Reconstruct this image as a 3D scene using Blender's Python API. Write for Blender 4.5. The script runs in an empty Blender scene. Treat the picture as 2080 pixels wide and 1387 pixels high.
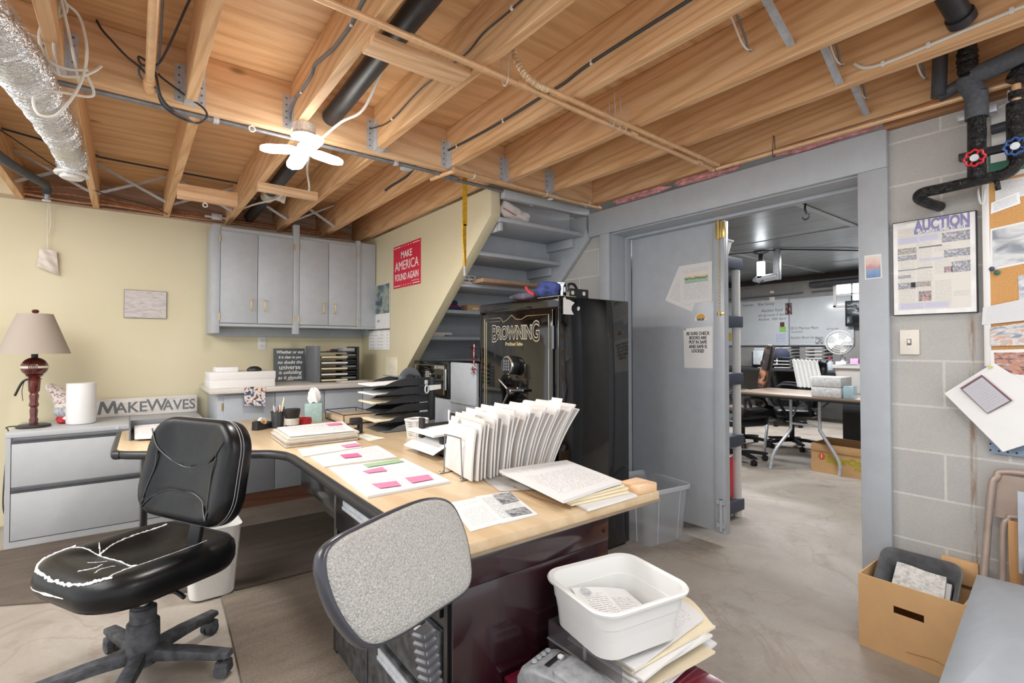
import bpy, bmesh, math, random
from mathutils import Vector, Matrix
random.seed(7)
C = bpy.context.scene.collection
PI = math.pi
R = math.radians
V = Vector

# ---------------------------------------------------------------- materials
def lin(c):
    if isinstance(c, str):
        c = [int(c[i:i + 2], 16) / 255 for i in (0, 2, 4)]
    return tuple((x / 12.92 if x <= .04045 else ((x + .055) / 1.055) ** 2.4) for x in c)

class NT:
    def __init__(s, name):
        s.m = bpy.data.materials.new(name); s.m.use_nodes = True
        s.t = s.m.node_tree; s.n = s.t.nodes
        s.b = s.n['Principled BSDF']
    def new(s, kind, **kw):
        n = s.n.new(kind)
        for k, v in kw.items():
            if isinstance(k, str) and hasattr(n, k): setattr(n, k, v)
        return n
    def link(s, a, b): s.t.links.new(a, b)
    def coord(s, out='Object', scale=(1, 1, 1), rot=(0, 0, 0), rand=False):
        tc = s.new('ShaderNodeTexCoord'); mp = s.new('ShaderNodeMapping')
        mp.inputs['Scale'].default_value = scale; mp.inputs['Rotation'].default_value = rot
        s.link(tc.outputs[out], mp.inputs['Vector'])
        if rand:
            oi = s.new('ShaderNodeObjectInfo'); mu = s.new('ShaderNodeMath', operation='MULTIPLY')
            mu.inputs[1].default_value = 37.
            s.link(oi.outputs['Random'], mu.inputs[0]); s.link(mu.outputs[0], mp.inputs['Location'])
        return mp.outputs[0]
    def noise(s, vec, scale, detail=4, rough=.6, dist=0):
        n = s.new('ShaderNodeTexNoise'); n.inputs['Scale'].default_value = scale
        n.inputs['Detail'].default_value = detail; n.inputs['Roughness'].default_value = rough
        n.inputs['Distortion'].default_value = dist
        if vec: s.link(vec, n.inputs['Vector'])
        return n.outputs['Fac']
    def ramp(s, fac, stops):
        r = s.new('ShaderNodeValToRGB'); e = r.color_ramp.elements
        while len(e) < len(stops): e.new(.5)
        for i, (p, c) in enumerate(stops):
            e[i].position = p; e[i].color = (*lin(c), 1)
        s.link(fac, r.inputs[0]); return r.outputs[0]
    def fr(s, fac, lo, hi, a=0., b=1.):
        r = s.new('ShaderNodeMapRange'); r.clamp = True
        for k, v in zip(('From Min', 'From Max', 'To Min', 'To Max'), (lo, hi, a, b)): r.inputs[k].default_value = v
        s.link(fac, r.inputs[0]); return r.outputs[0]
    def mix(s, fac, a, b, mode='MIX'):
        m = s.new('ShaderNodeMix', data_type='RGBA', blend_type=mode)
        for sock, v in ((m.inputs[0], fac), (m.inputs[6], a), (m.inputs[7], b)):
            if hasattr(v, 'links') or hasattr(v, 'is_linked'): s.link(v, sock)
            elif isinstance(v, (int, float)): sock.default_value = v
            else: sock.default_value = (*lin(v), 1)
        return m.outputs[2]
    def math(s, op, a, b=None):
        m = s.new('ShaderNodeMath', operation=op)
        for i, v in enumerate((a, b)):
            if v is None: continue
            if isinstance(v, (int, float)): m.inputs[i].default_value = v
            else: s.link(v, m.inputs[i])
        return m.outputs[0]
    def bump(s, h, strength, dist=.002):
        b = s.new('ShaderNodeBump'); b.inputs['Strength'].default_value = strength; b.inputs['Distance'].default_value = dist
        s.link(h, b.inputs['Height']); s.link(b.outputs[0], s.b.inputs['Normal'])
    def col(s, c):
        if hasattr(c, 'is_linked'): s.link(c, s.b.inputs['Base Color'])
        else: s.b.inputs['Base Color'].default_value = (*lin(c), 1)
    def rough(s, r): s.b.inputs['Roughness'].default_value = r

MATS = {}
def mat(name, c, rough=.5, metal=0., var=.06, vs=14., bump=0., bs=60., coat=0., spec=None, emit=0., trans=0., alpha=1.):
    """plain painted / plastic / metal surface with a faint uneven tone and micro bump"""
    if name in MATS: return MATS[name]
    k = NT(name); c = lin(c) if isinstance(c, str) else c
    co = k.coord('Object')
    if var > 0:
        f = k.noise(co, vs, 3, .6)
        d = [max(0, x * (1 - var * 2)) for x in c]; l = [min(1, x * (1 + var * 2)) for x in c]
        m = k.new('ShaderNodeMix', data_type='RGBA')
        m.inputs[6].default_value = (*d, 1); m.inputs[7].default_value = (*l, 1)
        k.link(k.fr(f, .3, .7), m.inputs[0]); k.col(m.outputs[2])
    else: k.b.inputs['Base Color'].default_value = (*c, 1)
    k.rough(rough); k.b.inputs['Metallic'].default_value = metal
    if bump: k.bump(k.noise(co, bs, 3, .7), bump)
    if coat: k.b.inputs['Coat Weight'].default_value = coat; k.b.inputs['Coat Roughness'].default_value = .08
    if spec is not None: k.b.inputs['Specular IOR Level'].default_value = spec
    if emit: k.b.inputs['Emission Color'].default_value = (*c, 1); k.b.inputs['Emission Strength'].default_value = emit
    if trans: k.b.inputs['Transmission Weight'].default_value = trans
    if alpha < 1: k.b.inputs['Alpha'].default_value = alpha
    MATS[name] = k.m; return k.m

def wood(name, light, mid, dark, axis='y', ring=9., rough=.6, knots=True, fine=60., rand=True, fig=.5):
    """sawn wood: long fine grain, soft cathedral figure and a few small knots"""
    if name in MATS: return MATS[name]
    k = NT(name)
    sq = lambda q: {'x': (q, 1, 1), 'y': (1, q, 1), 'z': (1, 1, q)}[axis]
    co = k.coord('Object', sq(.07), rand=rand)
    tone = k.noise(k.coord('Object', sq(.3), rand=rand), 3., 3, .6)
    g1 = k.noise(co, 34., 4, .65, .35); g2 = k.noise(k.coord('Object', sq(.03), rand=rand), 210., 2, .6)
    w = k.new('ShaderNodeTexWave', wave_type='BANDS', bands_direction='DIAGONAL'); w.inputs['Scale'].default_value = ring * 1.6
    w.inputs['Distortion'].default_value = 14.; w.inputs['Detail'].default_value = 2.; w.inputs['Detail Scale'].default_value = .45; w.inputs['Detail Roughness'].default_value = .55
    k.link(k.coord('Object', sq(.10), rand=rand), w.inputs['Vector'])
    base = k.ramp(k.math('ADD', k.math('MULTIPLY', g1, .55), k.math('MULTIPLY', tone, .5)), [(.34, light), (.54, mid), (.78, dark)])
    base = k.mix(k.math('MULTIPLY', k.fr(w.outputs['Fac'], .55, .95), fig), base, dark)
    base = k.mix(k.fr(g2, .5, .8, 0, .4), base, dark)
    if knots:
        v = k.new('ShaderNodeTexVoronoi'); v.inputs['Scale'].default_value = 2.6; v.inputs['Randomness'].default_value = 1.
        k.link(k.coord('Object', sq(.45), rand=rand), v.inputs['Vector'])
        kd = tuple(x * .45 for x in lin(dark)); kk = k.new('ShaderNodeRGB'); kk.outputs[0].default_value = (*kd, 1)
        base = k.mix(k.fr(v.outputs['Distance'], .018, .055, .8, 0), base, kk.outputs[0])
    k.col(base); k.rough(rough); k.bump(g1, .1, .001)
    MATS[name] = k.m; return k.m

def printed(name, paper='dcdcdb', ink='5c5d66', rows=34, cover=.55, margin=.09, cols=1, rough=.7, seed=0., head=0.):
    """white sheet with rows of small type, laid out on the sheet's own UVs"""
    if name in MATS: return MATS[name]
    k = NT(name)
    uv = k.new('ShaderNodeUVMap'); sp = k.new('ShaderNodeSeparateXYZ'); k.link(uv.outputs[0], sp.inputs[0])
    u, v = sp.outputs[0], sp.outputs[1]
    row = k.math('MULTIPLY', v, rows)
    fl = k.math('FLOOR', row); frac = k.math('FRACT', row)
    line = k.math('MULTIPLY', k.math('GREATER_THAN', frac, .40), k.math('LESS_THAN', frac, .72))
    cb = k.new('ShaderNodeCombineXYZ'); k.link(k.math('MULTIPLY', u, 60.), cb.inputs[0]); k.link(k.math('ADD', k.math('MULTIPLY', fl, 7.3), seed), cb.inputs[1])
    word = k.math('GREATER_THAN', k.noise(cb.outputs[0], 1., 1, .4), 1 - cover)
    cb2 = k.new('ShaderNodeCombineXYZ'); k.link(k.math('ADD', k.math('FLOOR', k.math('MULTIPLY', v, rows / 4.)), seed), cb2.inputs[1])
    k.link(k.math('FLOOR', k.math('MULTIPLY', u, cols * 1.)), cb2.inputs[0])
    para = k.math('GREATER_THAN', k.noise(cb2.outputs[0], 3.1, 0, .5), .43)
    m = k.math('MULTIPLY', k.math('MULTIPLY', line, word), para)
    for sock in (u, v):
        m = k.math('MULTIPLY', m, k.math('MULTIPLY', k.math('GREATER_THAN', sock, margin), k.math('LESS_THAN', sock, 1 - margin)))
    if cols > 1:
        fc = k.math('FRACT', k.math('MULTIPLY', u, cols * 1.))
        m = k.math('MULTIPLY', m, k.math('GREATER_THAN', fc, .1))
    k.col(k.mix(k.math('MULTIPLY', m, .8), paper, ink)); k.rough(rough)
    MATS[name] = k.m; return k.m

def picture(name, stops, scale=5., det=4, sx=1., sy=1., seed=0., rough=.4, dist=.6, grad=0.):
    """blurry photographic print: bands of colour broken by noise on the print's own UVs"""
    if name in MATS: return MATS[name]
    k = NT(name)
    uv = k.new('ShaderNodeUVMap'); mp = k.new('ShaderNodeMapping'); k.link(uv.outputs[0], mp.inputs[0])
    mp.inputs['Scale'].default_value = (sx, sy, 1); mp.inputs['Location'].default_value = (seed, seed * .7, 0)
    f = k.noise(mp.outputs[0], scale, det, .55, dist)
    if grad:
        sp = k.new('ShaderNodeSeparateXYZ'); k.link(uv.outputs[0], sp.inputs[0])
        f = k.math('ADD', k.math('MULTIPLY', f, 1 - grad), k.math('MULTIPLY', sp.outputs[1], grad))
    f = k.fr(f, .28, .72) if not grad else f
    k.col(k.ramp(f, stops)); k.rough(rough)
    MATS[name] = k.m; return k.m

# ---------------------------------------------------------------- mesh builder
class B:
    def __init__(s):
        s.bm = bmesh.new(); s.uv = s.bm.loops.layers.uv.new('UVMap'); s.mi = 0
    def _new(s, before):
        for f in s.bm.faces:
            if f.index == -1 or f not in before: f.material_index = s.mi
    def face(s, vs, uvs=None):
        f = s.bm.faces.new(vs); f.material_index = s.mi
        if uvs:
            for l, q in zip(f.loops, uvs): l[s.uv].uv = q
        return f
    def box(s, x0, x1, y0, y1, z0, z1, bev=0., seg=2, M=None, taper=None):
        co = [(x, y, z) for z in (z0, z1) for y in (y0, y1) for x in (x0, x1)]
        if taper:   # scale of the bottom about the centre
            cx, cy = (x0 + x1) / 2, (y0 + y1) / 2
            co = [(cx + (x - cx) * (taper if z == z0 else 1), cy + (y - cy) * (taper if z == z0 else 1), z) for x, y, z in co]
        vs = [s.bm.verts.new(M @ V(c) if M else c) for c in co]
        fs = [s.face([vs[i] for i in q]) for q in ((0, 2, 3, 1), (4, 5, 7, 6), (0, 1, 5, 4), (1, 3, 7, 5), (3, 2, 6, 7), (2, 0, 4, 6))]
        if bev:
            es = list({e for f in fs for e in f.edges})
            r = bmesh.ops.bevel(s.bm, geom=es, offset=bev, segments=seg, profile=.5, affect='EDGES')
            for f in r['faces']: f.material_index = s.mi
        return s
    def ring(s, c, ax, r, n, ref=None, rx=None):
        ax = V(ax).normalized()
        ref = V(ref) if ref else (V((0, 0, 1)) if abs(ax.z) < .9 else V((1, 0, 0)))
        a = ax.cross(ref).normalized(); b = ax.cross(a).normalized()
        return [s.bm.verts.new(V(c) + a * math.cos(2 * PI * i / n) * r + b * math.sin(2 * PI * i / n) * (rx or r)) for i in range(n)]
    def bridge(s, r0, r1):
        n = len(r0)
        for i in range(n): s.face((r0[i], r0[(i + 1) % n], r1[(i + 1) % n], r1[i]))
    def cyl(s, p0, p1, r0, r1=None, n=16, caps=True):
        p0, p1 = V(p0), V(p1); r1 = r0 if r1 is None else r1
        a, b = s.ring(p0, p1 - p0, r0, n), s.ring(p1, p1 - p0, r1, n)
        s.bridge(a, b)
        if caps: s.face(a[::-1]); s.face(b)
        return s
    def tube(s, pts, r, n=8, smooth=True, closed=False, sub=6, caps=True):
        P = [V(p) for p in pts]
        if smooth and len(P) > 2: P = spline(P, sub, closed)
        k = len(P); rings = []; ref = None
        for i, p in enumerate(P):
            q0 = P[(i - 1) % k] if (closed or i > 0) else p; q1 = P[(i + 1) % k] if (closed or i < k - 1) else p
            t = (q1 - q0).normalized()
            if ref is None: ref = V((0, 0, 1)) if abs(t.z) < .9 else V((1, 0, 0))
            a = (ref - t * ref.dot(t))
            a = a.normalized() if a.length > 1e-6 else t.orthogonal().normalized()
            b = t.cross(a); ref = a
            rr = r(i / (k - 1)) if callable(r) else r
            rings.append([s.bm.verts.new(p + a * math.cos(2 * PI * j / n) * rr + b * math.sin(2 * PI * j / n) * rr) for j in range(n)])
        for i in range(k - 1): s.bridge(rings[i], rings[i + 1])
        if closed: s.bridge(rings[-1], rings[0])
        elif caps: s.face(rings[0][::-1]); s.face(rings[-1])
        return s
    def lathe(s, prof, c=(0, 0, 0), n=32, M=None, cap=True):
        rings = []
        for r, z in prof:
            rr = []
            for i in range(n):
                q = V((r * math.cos(2 * PI * i / n), r * math.sin(2 * PI * i / n), z))
                q = (M @ q if M else q) + V(c); rr.append(s.bm.verts.new(q))
            rings.append(rr)
        for a, b in zip(rings, rings[1:]): s.bridge(a, b)
        if cap:
            if prof[0][0] > 0: s.face(rings[0][::-1])
            if prof[-1][0] > 0: s.face(rings[-1])
        return s
    def prism(s, poly, h0, h1, axis='z', bev=0., M=None, seg=2):
        def p3(a, b, h): return {'z': (a, b, h), 'x': (h, a, b), 'y': (a, h, b)}[axis]
        lo = [s.bm.verts.new(M @ V(p3(a, b, h0)) if M else p3(a, b, h0)) for a, b in poly]
        hi = [s.bm.verts.new(M @ V(p3(a, b, h1)) if M else p3(a, b, h1)) for a, b in poly]
        fs = [s.face(lo[::-1]), s.face(hi)]; n = len(poly)
        for i in range(n): fs.append(s.face((lo[i], lo[(i + 1) % n], hi[(i + 1) % n], hi[i])))
        if bev:
            es = list({e for f in fs[:2] for e in f.edges})
            r = bmesh.ops.bevel(s.bm, geom=es, offset=bev, segments=seg, profile=.5, affect='EDGES')
            for f in r['faces']: f.material_index = s.mi
        return s
    def sheet(s, A, Bc, Cc, D, nx=1, ny=1, th=0., fn=None):
        """curved sheet: A lower left, Bc lower right, Cc upper right, D upper left as seen from its printed side; th = thickness behind it"""
        A, Bc, Cc, D = map(V, (A, Bc, Cc, D)); nn = (Bc - A).cross(D - A).normalized(); g = []
        for j in range(ny + 1):
            for i in range(nx + 1):
                u, v = i / nx, j / ny
                p = A * (1 - u) * (1 - v) + Bc * u * (1 - v) + Cc * u * v + D * (1 - u) * v
                if fn: p = p + nn * fn(u, v)
                g.append((p, u, v))
        vs = [s.bm.verts.new(p) for p, u, v in g]; w = nx + 1
        for j in range(ny):
            for i in range(nx):
                ix = (j * w + i, j * w + i + 1, (j + 1) * w + i + 1, (j + 1) * w + i)
                s.face([vs[q] for q in ix], [g[q][1:] for q in ix])
        if th:
            bk = [s.bm.verts.new(p - nn * th) for p, u, v in g]
            for j in range(ny):
                for i in range(nx):
                    ix = (j * w + i, (j + 1) * w + i, (j + 1) * w + i + 1, j * w + i + 1)
                    s.face([bk[q] for q in ix])
            bd = [i for i in range(w)] + [j * w + nx for j in range(1, ny + 1)] + [ny * w + i for i in range(nx - 1, -1, -1)] + [j * w for j in range(ny - 1, 0, -1)]
            for i in range(len(bd)):
                a, b = bd[i], bd[(i + 1) % len(bd)]
                s.face((vs[a], bk[a], bk[b], vs[b]))
        return s
    def ell(s, c, r, n=20, m=12, M=None):
        r = (r, r, r) if isinstance(r, (int, float)) else r
        prof = [(max(1e-4, math.sin(PI * j / m)), -math.cos(PI * j / m)) for j in range(m + 1)]
        S = Matrix.Diagonal((*r, 1)); S = (M @ S) if M else S
        return s.lathe(prof, c, n, S)
    def move(s, d=None, M=None):
        if M: bmesh.ops.transform(s.bm, matrix=M, verts=s.bm.verts)
        if d: bmesh.ops.translate(s.bm, vec=V(d), verts=s.bm.verts)
        return s

def spline(P, sub=6, closed=False):
    out = []; k = len(P)
    rng = range(k if closed else k - 1)
    for i in rng:
        p1, p2 = P[i], P[(i + 1) % k]
        p0 = P[i - 1] if (i > 0 or closed) else p1 * 2 - p2
        p3 = P[(i + 2) % k] if (i < k - 2 or closed) else p2 * 2 - p1
        for j in range(sub):
            t = j / sub
            out.append(.5 * ((2 * p1) + (p2 - p0) * t + (2 * p0 - 5 * p1 + 4 * p2 - p3) * t * t + (3 * p1 - p0 - 3 * p2 + p3) * t ** 3))
    if not closed: out.append(P[-1])
    return out

def rrect(w, h, r, n=6, cx=0., cy=0.):
    pts = []
    for (sx, sy, a0) in ((1, 1, 0), (-1, 1, 90), (-1, -1, 180), (1, -1, 270)):
        for i in range(n + 1):
            a = R(a0 + 90 * i / n)
            pts.append((cx + sx * (w / 2 - r) + r * math.cos(a), cy + sy * (h / 2 - r) + r * math.sin(a)))
    return pts

def mk(name, b, m, parent=None, ang=38):
    bm = b.bm
    bmesh.ops.recalc_face_normals(bm, faces=bm.faces)
    for f in bm.faces: f.smooth = True
    lim = R(ang)
    for e in bm.edges:
        if len(e.link_faces) == 2 and e.calc_face_angle(0) > lim: e.smooth = False
    if parent is not None and parent.get('_w'): bmesh.ops.translate(bm, vec=-V(parent['_w']), verts=bm.verts)
    me = bpy.data.meshes.new(name); bm.to_mesh(me); bm.free()
    for x in (m if isinstance(m, (list, tuple)) else [m]): me.materials.append(x)
    o = bpy.data.objects.new(name, me); C.objects.link(o)
    if parent is not None:
        o.parent = parent
        if parent.get('_w'): o['_w'] = parent['_w']
    return o

def tag(o, label, cat, group=None, kind=None):
    if label: o['label'] = label
    if cat: o['category'] = cat
    if group: o['group'] = group
    if kind: o['kind'] = kind
    return o

def struct(name, b, m, label=None):
    o = mk(name, b, m); o['kind'] = 'structure'
    if label: o['label'] = label
    return o

def thing(name, label, cat, loc=(0, 0, 0), rz=0., group=None, world=True):
    """Empty at the thing's base. world=True: its parts are given in room coordinates."""
    o = bpy.data.objects.new(name, None); C.objects.link(o)
    o.location = loc; o.rotation_euler = (0, 0, rz); o.empty_display_size = .05
    if world and V(loc).length > 0: o['_w'] = tuple(loc)
    return tag(o, label, cat, group)

def one(name, b, m, label, cat, group=None, kind=None):
    """a thing that is one mesh; its origin goes to its base"""
    vs = [v.co for v in b.bm.verts]
    lo = V([min(v[i] for v in vs) for i in range(3)]); hi = V([max(v[i] for v in vs) for i in range(3)])
    c = V(((lo.x + hi.x) / 2, (lo.y + hi.y) / 2, lo.z))
    b.move(-c); o = mk(name, b, m); o.location = c
    return tag(o, label, cat, group, kind)

def copy_tree(o, parent=None):
    c = o.copy(); C.objects.link(c)
    if parent: c.parent = parent
    for ch in list(o.children): copy_tree(ch, c)
    return c

def basis(p, x, y):
    x = V(x).normalized(); z = x.cross(V(y)).normalized(); y = z.cross(x)
    m = Matrix((x, y, z)).transposed().to_4x4(); m.translation = V(p); return m
WR = ((0, -1, 0), (0, 0, 1))     # surfaces facing -X
WB = ((1, 0, 0), (0, 0, 1))      # surfaces facing -Y

def text(parent, s, size, m, p, x, y, align='CENTER', ext=.0008, sx=1., bold=0., name='lettering', shear=0., space=1., lsp=1.):
    cu = bpy.data.curves.new('t', 'FONT'); cu.body = s; cu.size = size; cu.align_x = align; cu.align_y = 'CENTER'
    cu.extrude = ext; cu.offset = bold; cu.shear = shear; cu.space_character = space; cu.space_line = lsp; cu.resolution_u = 3
    t = bpy.data.objects.new('t', cu); C.objects.link(t)
    dg = bpy.context.evaluated_depsgraph_get()
    me = bpy.data.meshes.new_from_object(t.evaluated_get(dg)); bpy.data.objects.remove(t); bpy.data.curves.remove(cu)
    M = basis(p, x, y) @ Matrix.Diagonal((sx, 1, 1, 1)); me.transform(M)
    if parent is not None and parent.get('_w'): me.transform(Matrix.Translation(-V(parent['_w'])))
    me.name = name; me.materials.clear(); me.materials.append(m)
    o = bpy.data.objects.new(name, me); C.objects.link(o)
    if parent is not None: o.parent = parent
    return o
# ---------------------------------------------------------------- shared surfaces
GREY = mat('grey_paint', 'b1b6bc', .42, var=.02, bump=.05, bs=120)
GREY_DOOR = mat('grey_door_paint', 'b3b8be', .32, var=.02, bump=.05, bs=90)
STEEL = mat('galvanised_steel', 'c6cbd1', .42, .35, var=.07, vs=40)
CHROME = mat('chrome', 'd8dadd', .12, 1., var=0)
BRASS = mat('brass', 'd2b877', .3, .7, var=.05)
BLACK = mat('black_plastic', '1e1f22', .42, var=.05)
BLACKG = mat('black_gloss', '08080a', .06, var=0, coat=.5)
WHITE = mat('white_plastic', 'e2e1de', .38, var=.01)
PAPER = mat('plain_paper', 'e6e5e3', .75, var=.01)
KRAFT = mat('cardboard', 'd2a877', .8, var=.03, vs=9, bump=.1, bs=180)
COPPER = mat('copper_pipe', 'e2b98e', .32, .25, var=.06, vs=20)
CABLE_W = mat('white_cable', 'dcd8cf', .5, var=.03)
CABLE_K = mat('dark_cable', '35373b', .5, var=.05)
CABLE_G = mat('grey_cable', '6d7076', .5, var=.05)
DIRTY = mat('dusty_black_plastic', '4b4c50', .7, var=.3, vs=22, bump=.1)
JOIST = wood('joist_wood', 'e6c29a', 'dbb184', 'b98858', 'y', 7.)
JOIST2 = wood('beam_wood', 'edcea9', 'e4be95', 'c79a6b', 'x', 6.)
PINE = wood('pine_offcut', 'f0d2b0', 'e8c29a', 'c29468', 'x', 8.)
DECK = wood('plywood', 'e2bd92', 'd8ae80', 'b28355', 'x', 3., rand=False, fig=.35)
RIM = wood('rim_wood', 'cdb6a3', 'bea38e', '94765f', 'x', 6.)
SILL = wood('sill_wood', 'b98a62', 'a87a54', '7a5233', 'y', 7.)

def yellow_paint():
    k = NT('yellow_wall_paint'); co = k.coord('Object')
    c = k.mix(k.fr(k.noise(co, 1.6, 3, .5), .3, .7), 'd9d0b2', 'd3c9a8')
    k.col(c); k.rough(.6); k.bump(k.noise(co, 90, 2, .5), .05); return k.m
YELLOW = yellow_paint()

def concrete():
    k = NT('stained_concrete'); co = k.coord('Object')
    n1 = k.noise(co, 1.1, 5, .6, .6); n2 = k.noise(co, 5., 6, .7, .4); n3 = k.noise(co, 60., 3, .7)
    c = k.ramp(n1, [(.3, '8f857a'), (.5, 'a1988d'), (.68, 'b3aba2')])
    c = k.mix(k.fr(n2, .52, .75, 0, .55), c, '7d6e5f')
    edge = k.math('ABSOLUTE', k.math('SUBTRACT', k.noise(k.coord('Object', (1, .8, 1)), 1.7, 4, .55, 1.), .55))
    c = k.mix(k.fr(edge, .0, .02, .3, 0), c, '85694a')
    c = k.mix(k.fr(n3, .4, .7, 0, .25), c, '8a7f74')
    k.col(c); k.rough(.62); k.bump(n3, .12); return k.m
CONCRETE = concrete()

def block(name, c1, c2, mortar, axis='y', off=-.595, msize=.0055, bright=1.):
    k = NT(name); tc = k.new('ShaderNodeTexCoord'); sp = k.new('ShaderNodeSeparateXYZ'); k.link(tc.outputs['Object'], sp.inputs[0])
    cb = k.new('ShaderNodeCombineXYZ'); k.link(k.math('ADD', sp.outputs[1 if axis == 'y' else 0], off), cb.inputs[0]); k.link(sp.outputs[2], cb.inputs[1])
    b = k.new('ShaderNodeTexBrick'); b.offset = .5
    for n_, v in (('Scale', 1.), ('Mortar Size', msize), ('Mortar Smooth', .25), ('Brick Width', .4064), ('Row Height', .2032), ('Bias', 0.)): b.inputs[n_].default_value = v
    b.inputs['Color1'].default_value = (*lin(c1), 1); b.inputs['Color2'].default_value = (*lin(c2), 1); b.inputs['Mortar'].default_value = (*lin(mortar), 1)
    k.link(cb.outputs[0], b.inputs[0])
    n = k.noise(k.coord('Object'), 140., 3, .75); n2 = k.noise(k.coord('Object'), 4., 3, .6)
    c = k.mix(k.fr(n, .35, .7, 0, .3), b.outputs['Color'], '8c8a87'); c = k.mix(k.fr(n2, .4, .75, 0, .2), c, 'd0ccc7')
    k.col(c); k.rough(.85)
    k.bump(k.math('SUBTRACT', k.math('MULTIPLY', n, .5), b.outputs['Fac']), .35, .003); return k, c
kb, c_ = block('grey_block', 'b4b2af', 'bbb9b5', 'd3d0cb')
# rust streaks down the wall beside the cork board
tc = kb.new('ShaderNodeTexCoord'); sp = kb.new('ShaderNodeSeparateXYZ'); kb.link(tc.outputs['Object'], sp.inputs[0])
wv = kb.noise(kb.coord('Object', (1, 1, .12)), 60., 3, .6)
d_ = kb.math('ABSOLUTE', kb.math('SUBTRACT', sp.outputs[1], .503))
m_ = kb.math('MULTIPLY', kb.fr(d_, .004, .014, 1, 0), kb.fr(wv, .42, .6, 0, .75))
m_ = kb.math('MULTIPLY', m_, kb.fr(sp.outputs[2], 1.38, 1.44, 1, 0))
kb.col(kb.mix(m_, c_, '8a6a4c')); BLOCK = kb.m
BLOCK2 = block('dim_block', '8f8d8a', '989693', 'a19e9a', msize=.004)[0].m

# ---------------------------------------------------------------- floor, walls
struct('floor', B().box(-2.6, 10.3, -2.6, 7.2, -.12, 0), CONCRETE)
b = B(); b.box(-2.6, 1.98, 5.08, 5.2, 0, 2.36); struct('wall_back', b, YELLOW)
b = B()
b.box(2.84, 3.04, -1.6, .90, 0, 2.30); b.box(2.84, 3.04, .90, 2.50, 2.13, 2.30); b.box(2.84, 3.04, 2.50, 7.2, 0, 2.30)
struct('wall_right', b, BLOCK)
b = B(); b.prism([(5.08, .1), (5.08, 2.36), (2.75, 2.36), (2.745, 2.17), (4.06, 1.065), (4.40, .78), (4.40, .1)], 1.92, 2.0, 'x', bev=.006)
struct('wall_stair', b, YELLOW)
struct('ceiling', B().box(-1.6, 2.95, -.9, 5.35, 2.60, 2.64), DECK)
# sill plate over the block wall, rim boards over the back wall
b = B(); b.box(2.80, 3.04, -1.6, .795, 2.30, 2.335); struct('trim_1', b, SILL, 'brown sill plate lying on top of the block wall')
b = B(); b.box(-2.5, 2.75, 5.2, 5.24, 2.33, 2.60); b.box(-2.5, 1.98, 5.06, 5.2, 2.36, 2.375); struct('trim_2', b, RIM, 'greyish rim board above the yellow wall')
b = B(); b.box(-1.2, -.655, 5.0, 5.06, 2.375, 2.6); struct('trim_3', b, YELLOW, 'yellow painted panel in the far left joist bay')

# ---------------------------------------------------------------- door frame and door in the block wall
b = B()
b.box(2.805, 2.84, .785, 2.70, 2.125, 2.305, .003); b.box(2.81, 2.84, .785, .905, 0, 2.125, .003); b.box(2.81, 2.84, 2.497, 2.59, 0, 2.125, .003)
b.box(2.84, 3.10, 2.497, 2.55, 0, 2.125, .002); b.box(2.84, 3.10, .89, .905, 0, 2.125, .002); b.box(2.84, 3.10, .905, 2.497, 2.118, 2.15)
b.box(2.99, 3.045, .905, 2.497, 2.098, 2.118, .002); b.box(2.985, 3.045, 2.48, 2.497, 0, 2.11, .002)
struct('trim_4', b, GREY, 'grey painted casing around the wide doorway')
d = thing('door_1', 'wide grey door leaf standing shut in the left half of the doorway', 'door', (3.07, 2.49, .08)); d['kind'] = 'structure'
b = B(); b.box(3.05, 3.09, 1.725, 2.478, .08, 2.10, .002); mk('leaf', b, GREY_DOOR, d)
b = B(); b.box(3.038, 3.05, 1.725, 1.80, .08, 2.10, .002); mk('edge_strip', b, GREY_DOOR, d)
b = B(); b.cyl((3.03, 1.755, .1), (3.03, 1.755, .30), .011, n=10); b.box(3.022, 3.04, 1.73, 1.78, .27, .30); b.box(3.022, 3.04, 1.73, 1.78, .12, .15); mk('cane_bolt', b, GREY, d)
b = B(); b.box(3.030, 3.038, 1.712, 1.782, 1.985, 2.09, .002); b.cyl((3.026, 1.757, 1.98), (3.026, 1.757, 2.12), .009, n=10); b.cyl((3.028, 1.735, 1.985), (3.028, 1.735, 2.09), .006, n=8)
mk('top_bolt', b, BRASS, d)
b = B(); b.box(3.032, 3.038, 1.722, 1.772, 1.49, 1.505, .001); b.cyl((3.026, 1.755, 1.485), (3.026, 1.755, 1.51), .007, n=8)
for q in range(22): b.tube([(3.034 + .003 * math.sin(PI * 2 * i / 6), 1.755 + .004 * math.cos(PI * 2 * i / 6), 1.97 - q * .022 + .012 * math.sin(PI * 2 * i / 6)) for i in range(6)], .0012, 4, True, True, 2)
mk('bolt_chain', b, BRASS, d)

# ---------------------------------------------------------------- joists and beam
def hanger(par, x, y, z0, right, w=.045):
    """sheet metal hanger holding a joist end on the header"""
    b = B(); s = -1
    for sx in (-1, 1):
        xx = x + sx * (.021 + .0015)
        b.box(xx - .0012, xx + .0012, y - .055, y, z0, z0 + .15)
        b.box(min(xx, xx + sx * .036), max(xx, xx + sx * .036), y - .0025, y - .0005, z0 + .002, z0 + .17)
        b.mi = 1
        for q in range(5): b.cyl((xx + sx * .02, y - .0032, z0 + .02 + q * .033), (xx + sx * .02, y - .002, z0 + .02 + q * .033), .005, n=8)
        b.mi = 0
    b.box(x - .024, x + .024, y - .055, y, z0 - .003, z0 - .0005)
    o = mk('joist_hanger', b, [STEEL, CABLE_G], par); o['label'] = 'galvanised nailed hanger'; return o
ZJ, ZT = 2.36, 2.599
hb = struct('ceiling_beam', B().box(-1.4, 2.80, 2.63, 2.675, 2.35, ZT, .002), JOIST2, 'pale header beam crossing the whole ceiling, joists hung on its face')
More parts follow.
